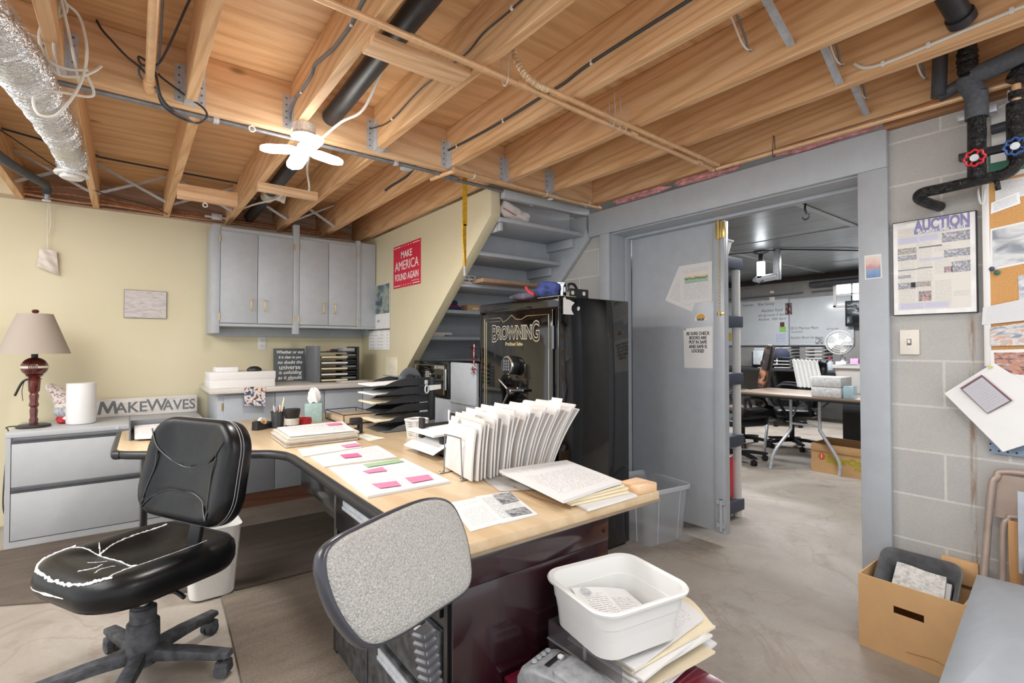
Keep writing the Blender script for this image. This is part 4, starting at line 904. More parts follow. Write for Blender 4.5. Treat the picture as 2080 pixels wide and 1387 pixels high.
# small items
t = thing('tape_dispenser', 'black desk tape dispenser with an orange core beside the folder stack', 'tape dispenser', (.69, 3.60, ZD))
b = B(); b.prism([(-.07, 0), (.075, 0), (.078, .035), (.05, .045), (.02, .03), (-.02, .03), (-.045, .06), (-.068, .055)], -.024, .024, 'y', .005, Matrix.Translation((.70, 3.60, ZD)) @ Matrix.Rotation(R(35), 4, 'Z')); mk('body', b, BLACK, t)
M = Matrix.Translation((.695, 3.597, ZD + .047)) @ Matrix.Rotation(R(35), 4, 'Z') @ Matrix.Rotation(R(90), 4, 'X')
b = B(); b.lathe([(.013, -.01), (.03, -.01), (.03, .01), (.013, .01), (.013, -.01)], (0, 0, 0), 24, M, cap=False); mk('tape_roll', b, mat('clear_tape', 'd9d5cb', .3), t)
b = B(); b.cyl(M @ V((0, 0, -.013)), M @ V((0, 0, .013)), .012, n=16); mk('orange_core', b, mat('orange_plastic', 'd9812c', .5), t)
t = thing('pen_cup', 'black mesh pen cup full of pens on the desk', 'cup', (.79, 3.60, ZD))
b = B(); b.lathe([(.0, 0), (.036, 0), (.042, .105), (.0405, .105), (.035, .003), (.0, .003)], (.79, 3.60, ZD), 24); mk('mesh_wall', b, mat('mesh_metal', '4e5458', .4, .4, alpha=.72), t)
b = B(); b.lathe([(.0425, .103), (.044, .106), (.0425, .109), (.041, .106), (.0425, .103)], (.79, 3.60, ZD), 24, cap=False); mk('rim', b, BLACK, t)
for i, (dx, dy, L, m_, lab) in enumerate(((-.022, -.01, .15, mat('pen_white', 'dfe0e0', .3), 'white pen leaning out of the mesh pen cup'), (.0, -.02, .145, MATS['red_pen'], 'red pen leaning out of the mesh pen cup'), (.012, .005, .15, WHITE, 'white marker in the middle of the mesh pen cup'), (.027, -.012, .20, mat('pencil_cream', 'e6dfae', .5), 'tall cream pencil in the mesh pen cup'), (.034, .01, .135, BLACK, 'black marker at the right of the mesh pen cup'), (-.008, .015, .14, mat('grey_pen', '8d9196', .4), 'grey pen at the back of the mesh pen cup'))):
    p0 = V((.79 + dx * .35, 3.60 + dy * .35, ZD + .006)); p1 = V((.79 + dx * 1.3, 3.60 + dy * 1.3, ZD + L)); q = p0 + (p1 - p0) * .85
    b = B(); b.cyl(p0, q, .0048, n=8); b.cyl(q, p1, .0048, .003, 8); one('pen', b, m_, lab, 'pen', 'pens in the mesh cup')
t = thing('travel_mug', 'black lidded mug with a pale grey band beside the pen cup', 'mug', (.86, 3.52, ZD))
b = B(); b.lathe([(0, 0), (.038, 0), (.042, .01), (.045, .085), (.048, .09), (.052, .12), (.052, .127), (.0, .127)], (.86, 3.52, ZD), 32); mk('body', b, BLACK, t)
b = B(); b.lathe([(.0432, .025), (.0456, .068)], (.86, 3.52, ZD), 32, cap=False); mk('grey_band', b, mat('grey_wrap', 'c2bfb8', .5, var=.08), t)
t = thing('glass_bowl', 'small red dish on the desk in front of the tissue box', 'bowl', (.965, 3.62, ZD))
b = B(); b.lathe([(0, .002), (.042, .002), (.05, .02), (.048, .048), (.045, .048), (.046, .02), (.04, .008), (0, .008)], (.965, 3.62, ZD), 32); mk('bowl', b, mat('red_dish', 'a81b28', .15, coat=.4), t)
b = B()
for q in range(8): b.ell((.965 + .022 * math.cos(q * 2.4), 3.62 + .022 * math.sin(q * 2.4), ZD + .03 + .003 * (q % 3)), .012, 8, 6)
mk('wrapped_sweets', b, mat('red_sweets', 'b23a42', .25), t)
t = thing('tissue_box', 'pale teal tissue box with a white tissue pulled up', 'box', (1.07, 3.76, ZD))
M = Matrix.Translation((1.07, 3.77, ZD)) @ Matrix.Rotation(R(-18), 4, 'Z'); b = B(); b.box(-.058, .058, -.058, .058, 0, .13, .003, M=M); mk('box', b, mat('teal_card', '9fbab6', .6, var=.06, vs=30), t)
b = B(); pr = [(.03, .128), (.042, .16), (.036, .20), (.022, .225), (.006, .235)]
rings = []
for j, (r, z) in enumerate(pr):
    rr = []
    for i in range(24):
        a = 2 * PI * i / 24; q = r * (1 + .22 * math.sin(5 * a + j)) ; rr.append(b.bm.verts.new(M @ V((q * math.cos(a), q * .55 * math.sin(a), z + .012 * math.sin(3 * a + j)))))
    rings.append(rr)
for a_, c_ in zip(rings, rings[1:]): b.bridge(a_, c_)
b.face(rings[-1]); mk('tissue', b, PAPER, t)
t = thing('photo_print', 'unframed colour photo of people taped to the worktop edge', 'photo', (.785, 4.346, .82))
b = B(); b.sheet((.713, 4.345, .83), (.858, 4.345, .818), (.862, 4.345, .968), (.712, 4.345, .972), 4, 4, .001, lambda u, v: .015 * (1 - v) ** 2); mk('print', b, picture('people_photo', [(.15, '3a3d44'), (.35, '5c6f9a'), (.45, 'd9cfc6'), (.6, 'e9e1da'), (.7, 'c9906a'), (.85, '4a4640')], 4.5, 3, 1, 1, 4.), t)
t = thing('self_inking_stamp', 'black self inking stamp standing beside the folder stack', 'stamp', (1.12, 3.06, ZD))
b = B(); b.box(1.09, 1.155, 3.04, 3.075, ZD, ZD + .035, .004); b.box(1.135, 1.158, 3.036, 3.079, ZD, ZD + .075, .004); b.box(1.085, 1.158, 3.034, 3.081, ZD + .055, ZD + .098, .008); mk('body', b, BLACK, t)
t = thing('wire_tray', 'wire sided desk tray of papers behind the stamp', 'tray', (1.22, 3.62, ZD))
b = B(); P4 = [(1.17, 3.42), (1.17, 3.82), (1.40, 3.82), (1.40, 3.42)]
b.tube([(x, y, ZD + .07) for x, y in P4], .003, 6, False, True); b.tube([(x, y, ZD + .006) for x, y in P4], .003, 6, False, True)
for x, y in P4: b.cyl((x, y, ZD + .003), (x, y, ZD + .07), .003, n=6)
mk('wire_frame', b, BLACK, t)
b = B(); b.box(1.175, 1.395, 3.425, 3.815, ZD + .009, ZD + .045, .002); one('paper_stack', b, mat('tan_paper', 'c7b193', .8), 'tan folders lying in the wire sided tray', 'papers')
t = thing('mesh_basket', 'small white woven basket on the desk beside the folder rack', 'basket', (1.37, 2.72, ZD))
M = Matrix.Translation((1.37, 2.73, ZD)) @ Matrix.Rotation(R(20), 4, 'Z')
b = B(); b.prism(rrect(.085, .085, .02), 0, .003, 'z', 0, M)
for j in range(9):
    zz = .006 + j * .011; sc = 1 + .035 * j
    b.tube([M @ V((x * sc, y * sc, zz)) for x, y in rrect(.085, .085, .02, 3)], .003, 5, False, True)
for x, y in rrect(.085, .085, .02, 3): b.cyl(M @ V((x, y, 0)), M @ V((x * 1.3, y * 1.3, .1)), .003, n=5)
mk('woven_wall', b, WHITE, t)
b = B(); b.tube([M @ V((x * 1.32, y * 1.32, .104)) for x, y in rrect(.085, .085, .02, 3)], .006, 8, False, True); mk('rim', b, WHITE, t)
# tray with papers behind the rack
t = thing('letter_tray', 'two tier black letter tray half hidden behind the wire folder rack', 'tray', (1.36, 2.35, ZD))
b = B(); b.box(1.215, 1.55, 2.14, 2.40, ZD + .0, ZD + .012, .003); b.box(1.215, 1.235, 2.36, 2.40, ZD, ZD + .165, .003); b.box(1.215, 1.235, 2.14, 2.18, ZD, ZD + .09, .003); b.box(1.53, 1.55, 2.14, 2.18, ZD, ZD + .165, .003); b.box(1.53, 1.55, 2.36, 2.40, ZD, ZD + .165, .003); mk('base_tray', b, BLACK, t)
b = B(); b.box(1.215, 1.55, 2.14, 2.40, ZD + .088, ZD + .096, .003); b.box(1.215, 1.55, 2.39, 2.40, ZD + .096, ZD + .13, .003); mk('upper_tray', b, BLACK, t)
b = B(); b.sheet((1.14, 2.10, ZD + .028), (1.50, 2.10, ZD + .03), (1.50, 2.39, ZD + .03), (1.14, 2.42, ZD + .028), 10, 3, .003, lambda u, v: .05 * math.sin(PI * min(1, u * 1.1)) ** 1); one('paper_sheet', b, PAPER, 'curled white papers slipping out of the lower tray behind the wire rack', 'papers')
b = B(); b.sheet((1.17, 2.15, ZD + .108), (1.52, 2.15, ZD + .108), (1.52, 2.41, ZD + .108), (1.17, 2.43, ZD + .108), 6, 3, .010, lambda u, v: .012 * u); one('paper_stack', b, PAPER, 'white papers in the upper tray behind the wire rack', 'papers')
t = thing('electric_stapler', 'grey electric stapler with a white front standing behind the tray papers', 'stapler', (1.55, 2.53, ZD))
b = B(); b.box(1.53, 1.64, 2.44, 2.62, ZD, ZD + .155, .008); mk('body', b, CABLE_G, t)
b = B(); b.box(1.523, 1.531, 2.46, 2.60, ZD + .10, ZD + .145, .003); mk('slot', b, BLACK, t)
b = B(); b.box(1.52, 1.533, 2.606, 2.622, ZD, ZD + .16, .003); b.box(1.52, 1.53, 2.44, 2.606, ZD + .07, ZD + .095, .003); mk('front_trim', b, WHITE, t)
# little tray at the end of the return
t = thing('desk_organizer', 'grey desk organiser with white papers at the far left end of the desk', 'organiser', (.12, 3.70, ZD))
b = B(); b.box(.01, .36, 3.66, 3.95, ZD + .0, ZD + .006, .002); b.prism([(3.60, ZD), (3.98, ZD), (3.98, ZD + .10), (3.90, ZD + .11), (3.80, ZD + .06), (3.60, ZD + .06)], .004, .012, 'x', .002); b.box(.004, .36, 3.944, 3.955, ZD, ZD + .075, .002); mk('tray', b, GREYP, t)
b = B(); b.sheet((.03, 3.56, ZD + .028), (.33, 3.46, ZD + .028), (.33, 3.93, ZD + .045), (.03, 3.93, ZD + .045), 4, 4, .016); one('paper_stack', b, T3, 'white papers in the grey organiser at the far left desk end', 'papers')
# ---------------------------------------------------------------- chairs
def cushion(b, outline, levels, cz=0., fn=None, M=None):
    """closed pad: scaled copies of an outline (x, y) at heights; levels = [(scale, z)] from the top centre over the rim to the underside"""
    rings = []
    for sc, z in levels:
        rr = []
        for x, y in outline:
            q = V((x * sc, y * sc, z + (fn(x * sc, y * sc) if fn and z > 0 else 0))); rr.append(b.bm.verts.new(M @ q if M else q))
        rings.append(rr)
    for r0, r1 in zip(rings, rings[1:]): b.bridge(r0, r1)
    b.face(rings[0][::-1]); b.face(rings[-1])
def leather():
    k = NT('black_leather'); co = k.coord('Object')
    n = k.noise(co, 7., 3, .5); g = k.noise(co, 320., 2, .6)
    k.col(k.ramp(n, [(.3, '0b0b0d'), (.7, '151618')])); k.rough(.32); k.b.inputs['Specular IOR Level'].default_value = .3; k.bump(k.math('ADD', k.math('MULTIPLY', k.noise(co, 26., 3, .5), 1.0), k.math('MULTIPLY', g, .12)), .22, .004); return k.m
LEATHER = leather()
def five_star(par, rad, hub_z, angs, m, r_hub=.035, wheel=.027):
    for a in angs:
        M = Matrix.Rotation(R(a), 4, 'Z')
        b = B(); z1 = hub_z; z0 = .075
        b.prism([(.02, z1 - .045), (.02, z1 + .005), (rad * .55, z1 - .005), (rad + .02, z0 + .02), (rad + .025, z0), (rad - .03, z0 - .008), (rad * .5, z1 - .04)], -.024, .024, 'y', .007, M)
        lg = mk('leg', b, m, par)
        for s in (-1, 1):
            b = B(); b.cyl(M @ V((rad - .005, s * .006, wheel)), M @ V((rad - .005, s * .024, wheel)), wheel, n=20); b.cyl(M @ V((rad - .005, s * .010, wheel)), M @ V((rad - .005, s * .0255, wheel)), wheel * .55, n=16)
            mk('caster', b, m, lg)
        b = B(); b.box(rad - .03, rad + .022, -.0255, .0255, wheel * 1.15, wheel * 2.2, .008, M=M); b.cyl(M @ V((rad, 0, wheel * 2)), M @ V((rad, 0, z0 + .01)), .008, n=10); mk('caster_hood', b, m, lg)

ch = thing('office_chair', 'black leather task chair with a cracked seat in front of the corner desk', 'chair', (.055, 2.43, 0), world=False)
az = -2.66; n_ = V((math.cos(az), math.sin(az), 0)); hx = V((-n_.y, n_.x, 0))
five_star(ch, .31, .115, (-35, 37, 109, 181, 253), DIRTY)
b = B(); b.lathe([(.03, .05), (.052, .06), (.056, .10), (.054, .215), (.05, .22), (.044, .222), (.044, .27), (.034, .275), (.034, .278)], (0, 0, 0), 24); mk('gas_cover', b, DIRTY, ch)
b = B(); b.cyl((0, 0, .25), (0, 0, .40), .021, n=20); o = mk('gas_post', b, CHROME, ch); o['label'] = 'chrome gas post'
Ms = Matrix((( hx.x, n_.x, 0, n_.x * .01), (hx.y, n_.y, 0, n_.y * .01), (0, 0, 1, .445), (0, 0, 0, 1)))
ol = [(x * (1 + .05 * math.cos(y * 5)), y) for x, y in rrect(.53, .55, .15, 9)]
def seatz(x, y):
    u, v = x / .27, y / .28
    rim = max(abs(u), abs(v)); w = .014 * math.exp(-((rim - .72) / .22) ** 2)
    dip = -.022 * max(0, 1 - (u / .60) ** 2) * max(0, 1 - ((v + .12) / .62) ** 2)
    front = -.03 * max(0, v - .45) ** 1.5
    return w + dip + front
b = B(); cushion(b, ol, [(.05, .045), (.2, .045), (.35, .046), (.48, .047), (.58, .048), (.68, .05), (.78, .052), (.87, .052), (.94, .046), (.985, .03), (1.0, .008), (.995, -.02), (.96, -.042), (.88, -.05)], fn=seatz, M=Ms)
seat = mk('seat', b, LEATHER, ch, 60)
from mathutils.bvhtree import BVHTree
seat_tree = BVHTree.FromPolygons([v.co for v in seat.data.vertices], [tuple(p.vertices) for p in seat.data.polygons])
CRACK = mat('cracked_white', 'e6e4e2', .8, var=.02)
def seam(pts, r, jag=0., seed=1):
    rnd = random.Random(seed); out = []
    for x, y in pts: out.append((x, y))
    P_ = spline([V((x, y, 0)) for x, y in out], 14); res = []
    for p in P_:
        x, y = p.x + rnd.uniform(-jag, jag), p.y + rnd.uniform(-jag, jag)
        q0 = Ms @ V((x, y, .3)); hit = seat_tree.ray_cast(q0, V((0, 0, -1)))[0]
        if hit: res.append(hit + V((0, 0, r * .15)))
    return res, r
for i, (P_, r, j) in enumerate(((([(-.245, .10), (-.235, .19), (-.16, .252), (0, .262), (.13, .25), (.20, .20)]), .0060, .0025), (([(-.16, -.19), (-.165, -.08), (-.15, .02), (-.11, .09)]), .0042, .0015), (([(-.11, .09), (0, .075), (.10, .09), (.155, .10)]), .0034, .0012), (([(-.11, .09), (-.17, .10), (-.225, .12)]), .0026, .001), (([(-.12, .08), (-.19, .05)]), .0024, .001), (([(.155, .10), (.17, .17), (.19, .21)]), .0028, .002), (([(.02, .14), (.05, .18), (.03, .22)]), .0022, .002), (([(.06, .12), (.075, .17), (.10, .20)]), .0018, .002), (([(-.03, .10), (-.02, .13), (-.035, .16)]), .0016, .001), (([(.16, .10), (.17, 0), (.165, -.15)]), .0016, .0004))):
    Q, rr = seam(P_, r, j, i); rnd = random.Random(i)
    b = B(); b.tube(Q, (lambda t, rr=rr, rnd=rnd: rr * (.45 + .75 * rnd.random())), 6, False); b2 = mk('cracked_seam', b, CRACK, seat)
b = B(); rnd = random.Random(4); Q = []
for i in range(13):
    x = -.17 + .02 * i; hit = seat_tree.ray_cast(Ms @ V((x, .6, -.005 + .008 * math.sin(9 * x))), Ms.to_3x3() @ V((0, -1, 0)))[0]
    if hit: Q.append(hit)
b.tube(Q, lambda t: .0015 + .004 * rnd.random() * math.sin(PI * t), 6, False); mk('cracked_seam', b, CRACK, seat)
# backrest
bc = V((.204, 2.38, .794)) - V((.055, 2.43, 0)); rec = .216
up = V((0, 0, 1)) * math.cos(rec) - n_ * math.sin(rec); fr = hx.cross(up)
Mb = Matrix(((hx.x, up.x, fr.x, bc.x), (hx.y, up.y, fr.y, bc.y), (hx.z, up.z, fr.z, bc.z), (0, 0, 0, 1)))
olb = [(x * (1 - .26 * y) , y) for x, y in rrect(.545, .40, .125, 9)]
def backz(x, y):
    u, v = x / .27, y / .2
    g = .012 * math.exp(-((abs(u) - .80) / .25) ** 2) - .012 * max(0, 1 - u * u) 
    s1 = abs(v - (.02 + .55 * u * u)); s2 = abs(v + .42 + .50 * u * u)
    return g - .006 * math.exp(-(s1 / .035) ** 2) - .006 * math.exp(-(s2 / .035) ** 2) + .006 * max(0, v)
b = B(); cushion(b, olb, [(.04, .034)] + [(.10 + .045 * i, .034) for i in range(17)] + [(.90, .033), (.95, .026), (.985, .014), (1.0, 0.0), (1.0, -.03), (.985, -.05), (.94, -.06), (.8, -.064)], fn=backz, M=Mb)
back = mk('backrest', b, LEATHER, ch, 60)
def bl(P_): return [Mb @ V((x, y, .034 + backz(x, y) + .0012 - .0)) for x, y in [(p.x, p.y) for p in spline([V((x, y, 0)) for x, y in P_], 8)]]
PIPE = mat('leather_piping', '2c2d30', .3, var=.05); THREAD = mat('grey_thread', '8f9094', .6, var=.03)
for P_ in ([(-.235, .14), (-.19, .075), (-.13, .035), (-.06, .012), (0, .004), (.06, .012), (.13, .035), (.185, .075), (.22, .12)],
           [(-.2, -.17), (-.15, -.118), (-.09, -.092), (0, -.082), (.09, -.092), (.15, -.118), (.2, -.17)],
           [(-.19, .075), (-.175, .0), (-.19, -.08), (-.205, -.16)], [(.185, .075), (.175, 0), (.185, -.08), (.2, -.17)]):
    b = B(); b.tube(bl(P_), .0028, 6, False); mk('seam', b, PIPE, back)
for off in (.0, -.012):
    b = B(); b.tube([Mb @ V((x * 1.0, y * 1.0, off)) for x, y in olb], .0018, 5, False, True); mk('stitching', b, THREAD, back)
b = B(); b.prism([(-.035, 0), (.035, 0), (.03, .16), (-.03, .16)], -.085, -.066, 'z', .004, Mb @ Matrix.Translation((0, -.30, .0)))
q0 = Mb @ V((0, -.29, -.075)); q1 = V((-n_.x * .22, -n_.y * .22, .385)); b.tube([q0, q0 - V((0, 0, .06)), q1 + V((0, 0, .02)), q1, V((-n_.x * .1, -n_.y * .1, .385)), V((0, 0, .385))], .020, 8)
mk('back_bar', b, BLACK, ch)
b = B(); b.box(-.09, .09, -.09, .09, .372, .397, .006); b.tube([hx * .05 + V((0, 0, .385)), hx * .20 + V((0, 0, .37)), hx * .25 + V((0, 0, .36))], .008, 8); mk('seat_mechanism', b, BLACK, ch)

# grey fabric chair in the foreground
gc = thing('office_chair', 'small grey tweed chair back with a ribbed rubber stem turned away before the desk', 'chair', (.60, .80, 0), world=False)
k = NT('grey_tweed'); co = k.coord('Object'); n1 = k.noise(co, 260., 3, .75); v = k.new('ShaderNodeTexVoronoi'); v.inputs['Scale'].default_value = 210.; k.link(co, v.inputs['Vector'])
k.col(k.mix(k.fr(n1, .35, .65), k.mix(k.fr(v.outputs['Distance'], .2, .8), 'dad8d4', 'b9b7b3'), 'a3a19e')); k.rough(.95); k.bump(k.math('ADD', v.outputs['Distance'], n1), .9, .004); TWEED = k.m
az = -1.15; rec = .35; n_ = V((math.cos(az), math.sin(az), 0)); hx = V((-n_.y, n_.x, 0)); up = V((0, 0, 1)) * math.cos(rec) - n_ * math.sin(rec); fr = hx.cross(up)
bc = V((.48, .98, .77)) - V((.60, .80, 0))
o0 = [(-.2, .081), (-.199, .12), (-.184, .146), (-.146, .158), (-.08, .161), (.009, .164), (.11, .162), (.181, .146), (.22, .116), (.236, .061), (.235, .005), (.219, -.05), (.195, -.076), (.153, -.083), (.059, -.078), (-.023, -.075), (-.079, -.069), (-.123, -.06), (-.154, -.04), (-.177, -.002), (-.193, .04)]
cxm, cym = .018, .041
Mb = Matrix(((hx.x, up.x, fr.x, bc.x), (hx.y, up.y, fr.y, bc.y), (hx.z, up.z, fr.z, bc.z), (0, 0, 0, 1))) @ Matrix.Translation((cxm, cym, 0))
og = [(p.x, p.y) for p in spline([V((x - cxm, y - cym, 0)) for x, y in o0], 3, True)][::-1]
b = B(); cushion(b, og, [(.06, .018), (.3, .018), (.5, .017), (.65, .015), (.78, .012), (.88, .008), (.935, .003), (.96, -.004), (.96, -.012)], M=Mb)
pad_ = mk('backrest', b, TWEED, gc, 60)
b = B(); cushion(b, og, [(.93, -.002), (.965, -.001), (.99, -.004), (1.0, -.010), (1.0, -.022), (.97, -.034), (.88, -.042), (.5, -.046), (.1, -.047)], M=Mb)
o = mk('back_shell', b, mat('grey_black_shell', '3b3c44', .25, var=.04), gc, 60); o['label'] = 'glossy dark plastic shell'
# bellows on the back bar
b = B(); rings = []
top = V((.52, 1.00, .66)) - V((.60, .80, 0)); bot = V((.552, .985, .40)) - V((.60, .80, 0)); NB = 14
a1 = V((.41, -.91, 0)); a2 = V((.91, .41, 0))
for i in range(NB * 4 + 1):
    t_ = i / (NB * 4); c_ = top.lerp(bot, t_); ph = (i % 4); w = .030 if ph in (1, 2) else .0235
    rings.append([b.bm.verts.new(c_ + a2 * x * w / .043 + a1 * y * w / .043) for x, y in rrect(.066, .056, .010, 3)])
for r0, r1 in zip(rings, rings[1:]): b.bridge(r0, r1)
b.face(rings[0][::-1]); b.face(rings[-1]); o = mk('rubber_bellows', b, mat('rubber_bellows', '47484d', .3, var=.06), gc, 25); o['label'] = 'ribbed rubber sleeve'
b = B(); b.tube([top + V((-.01, .0, .02)), top + V((-.012, -.005, .10)), bc + fr * -.05], .013, 8); b.tube([bot, bot + a1 * .03 - V((0, 0, .02)), bot + a1 * .16 - V((0, 0, .03)), V((0, 0, .37))], .018, 8); mk('back_bar', b, BLACK, gc)
ol = rrect(.44, .43, .13, 7); Msg = Matrix(((hx.x, n_.x, 0, .02), (hx.y, n_.y, 0, -.03), (0, 0, 1, .42), (0, 0, 0, 1)))
b = B(); cushion(b, ol, [(.1, .04), (.6, .04), (.85, .036), (.97, .02), (1, 0), (.97, -.02), (.8, -.025)], M=Msg); mk('seat', b, TWEED, gc, 60)
b = B(); b.cyl((0, 0, .09), (0, 0, .39), .024, n=16); mk('gas_post', b, BLACK, gc)
five_star(gc, .225, .11, (36, 108, 180, 252, -36), BLACK)

# ---------------------------------------------------------------- maroon cabinet and its pile in front of the desk end
MAROON = mat('maroon_lacquer', '6a1428', .12, var=.05, vs=6, coat=.6)
t = thing('maroon_cabinet', 'low glossy maroon cabinet pushed against the desk end', 'cabinet', (1.09, .95, 0))
b = B(); b.box(.865, 1.335, .76, 1.160, .02, .325, .004); b.box(.86, 1.34, .755, 1.163, .325, .34, .003); b.box(.88, 1.32, .78, 1.15, 0, .02); mk('body', b, MAROON, t)
b = B(); b.box(.90, 1.30, .752, .758, .05, .30, .002); mk('cabinet_door', b, MAROON, t)
SMOKE = mat('smoke_acrylic', '6a6066', .08, var=0, alpha=.35, spec=.8)
CLEARP = mat('clear_acrylic', 'dfe3e6', .06, var=0, alpha=.25, spec=.8)
for i, (z, lab) in enumerate(((.341, 'lower smoky clear letter tray on the maroon cabinet'), (.40, 'upper smoky clear letter tray under the white basin'))):
    t = thing('letter_tray', lab, 'tray', (1.2, 1.0, z), group='clear letter trays')
    b = B(); b.box(1.015, 1.36, .865, 1.148, z + .001, z + .005); mk('tray_floor', b, CLEARP, t)
    b = B(); b.box(1.015, 1.020, .865, 1.148, z + .005, z + .057, .001); b.box(1.015, 1.36, 1.143, 1.148, z + .005, z + .057, .001); mk('tray_wall', b, SMOKE, t)
    b = B(); b.box(1.012, 1.022, .862, 1.15, z + .0, z + .0055, .001); b.box(1.013, 1.022, .99, 1.0, z + .004, z + .058, .001); mk('tray_edge', b, CLEARP, t)
    b = B(); b.box(1.345, 1.365, 1.10, 1.15, z, z + .075, .003); mk('corner_post', b, BLACK, t)
pile = [([(1.05, .83), (1.42, .87), (1.45, 1.08), (1.04, 1.10)], .346), ([(1.06, .845), (1.44, .85), (1.46, 1.06), (1.05, 1.10)], .356), ([(1.05, .86), (1.38, .82), (1.43, 1.05), (1.05, 1.12)], .366), ([(1.05, .85), (1.40, .84), (1.45, 1.10), (1.05, 1.10)], .406), ([(1.06, .83), (1.45, .86), (1.47, 1.04), (1.06, 1.10)], .416), ([(1.05, .86), (1.43, .85), (1.50, 1.00), (1.08, 1.12)], .426), ([(1.05, .85), (1.42, .88), (1.46, 1.06), (1.05, 1.12)], .437)]
w_ = ('lowest', 'second lowest', 'third', 'fourth', 'fifth', 'sixth', 'topmost')
for i, (c_, z) in enumerate(pile):
    b = B(); b.sheet(*[(x, y, z + .0075) for x, y in c_], 8, 6, .0065, lambda u, v, i=i: .010 * (u ** 3) * math.sin(4 * v + i) + .003 * u)
    one('paper_stack', b, (PAPER, T3, MATS['manila_paper'], PAPER, KRAFT if False else PAPER, MATS['manila_paper'], T3)[i], '%s of the untidy papers bulging out under the white basin' % w_[i], 'papers', 'papers under the white basin')
t = thing('dish_pan', 'white plastic basin holding a printed letter on top of the clear trays', 'basin', (1.14, .99, .461))
Mp = basis((1.135, .985, .461), (1, -.16, 0), (.16, 1, 0)); b = B(); rings = []
for w, h, r, z in ((.20, .17, .05, .004), (.265, .235, .055, .0), (.28, .25, .055, .006), (.293, .263, .055, .085), (.301, .271, .055, .088), (.308, .278, .055, .128), (.334, .304, .062, .130), (.337, .307, .062, .137), (.330, .300, .060, .142), (.305, .275, .053, .138), (.296, .266, .053, .085), (.275, .245, .052, .012), (.26, .23, .05, .006), (.2, .17, .05, .006)):
    rings.append([b.bm.verts.new(Mp @ V((x, y, z))) for x, y in rrect(w, h, r, 6)])
for r0, r1 in zip(rings, rings[1:]): b.bridge(r0, r1)
b.face(rings[0][::-1]); b.face(rings[-1]); mk('basin', b, mat('basin_white', 'e3e3e1', .25, var=0), t, 25)
b = B(); b.sheet(Mp @ V((-.105, -.095, .020)), Mp @ V((.115, -.105, .020)), Mp @ V((.118, .10, .045)), Mp @ V((-.075, .118, .085)), 10, 10, .0015, lambda u, v: .006 * math.sin(PI * u))
o = one('letter', b, printed('letterhead', 'e2e2e1', '8d8e92', 26, .55, .12, 2, .7, 2.), 'printed letter with a round seal lying in the white basin', 'letter')
b = B(); Ml = basis(Mp @ V((-.042, .088, .0815)), Mp.to_3x3() @ V((.205, -.02, -.05)), Mp.to_3x3() @ V((.0, .21, .045)))
for rr in (.015, .011, .006): b.lathe([(rr, 0), (rr + .0018, 0)], (0, 0, 0), 24, Ml, cap=False)
b.move(-o.location); mk('seal', b, mat('grey_ink', '9a9ba0', .7), o)
b = B(); b.sheet(Mp @ V((-.12, -.10, .010)), Mp @ V((.11, -.115, .010)), Mp @ V((.12, .10, .012)), Mp @ V((-.10, .11, .014)), 4, 4, .0025); one('paper_sheet', b, PAPER, 'plain papers lying under the letter in the white basin', 'papers')
SILV = mat('silver_plastic', '9c9ea1', .5, .1, var=.12, vs=40)
t = thing('label_machine', 'silver grey rounded office machine with round buttons on the maroon cabinet', 'machine', (.95, 1.02, .3405))
Mv = Matrix.Translation((.942, 1.0, .3405)) @ Matrix.Rotation(R(-78), 4, 'Z')
b = B(); b.prism([(-.12, 0), (.15, 0), (.15, .03), (.13, .055), (.03, .075), (-.06, .078), (-.105, .06), (-.12, .03)], -.062, .062, 'y', .012, Mv, 3); mk('body', b, SILV, t)
b = B(); b.prism([(-.005, .066), (.12, .05), (.125, .065), (.02, .088), (-.005, .088)], -.048, .048, 'y', .010, Mv, 3); mk('cover', b, SILV, t)
for q in range(4):
    b = B(); c_ = Mv @ V((-.075 + .012 * q * 0, -.035 + q * .021, .0775)); b.cyl(c_, c_ + V((0, 0, .004)), .0075, n=14); mk('button', b, STEEL, t)
b = B(); b.box(-.035, -.02, .015, .03, .078, .088, .003, M=Mv); mk('white_slider', b, WHITE, t)
b = B(); b.box(-.045, -.03, -.03, .045, .077, .0795, .001, M=Mv); mk('slot', b, BLACK, t)

# ---------------------------------------------------------------- rugs, waste bin under the desk
def rug(name, c1, c2):
    k = NT(name); co = k.coord('Object', (1, 1, 1), (0, 0, R(25)))
    n = k.noise(co, 120., 3, .8); n2 = k.noise(k.coord('Object', (.25, 1.4, 1), (0, 0, R(30))), 9., 5, .65)
    k.col(k.mix(k.fr(n, .3, .7, 0, .5), k.ramp(n2, [(.3, c1), (.7, c2)]), '3f362e')); k.rough(.95); k.bump(n, .6, .004); return k.m
b = B(); b.prism([(-1.6, 4.15), (-.493, 3.515), (.40, 3.04), (.46, 2.985), (1.22, 2.96), (1.22, 3.98), (.55, 3.99), (.5, 4.43), (-1.6, 4.46)], .0005, .010, 'z'); one('rug', b, rug('dark_rug', '5d5249', '75695e'), 'dark brown rug lying in front of the filing cabinet', 'rug')
b = B(); b.prism([(.345, 2.0), (.37, 2.5), (.385, 2.925), (.86, 2.93), (1.15, 2.92), (1.15, 1.9), (.66, 1.05), (.30, 1.0)], .0105, .021, 'z'); o = one('rug', b, rug('brown_rug', '75695d', '8f8274'), 'lighter brown rug with a frayed edge lying under the desk pedestal', 'rug')
t = thing('waste_bin', 'white plastic waste bin standing behind the leather chair', 'bin', (.37, 3.0, .0105))
b = B(); rings = []
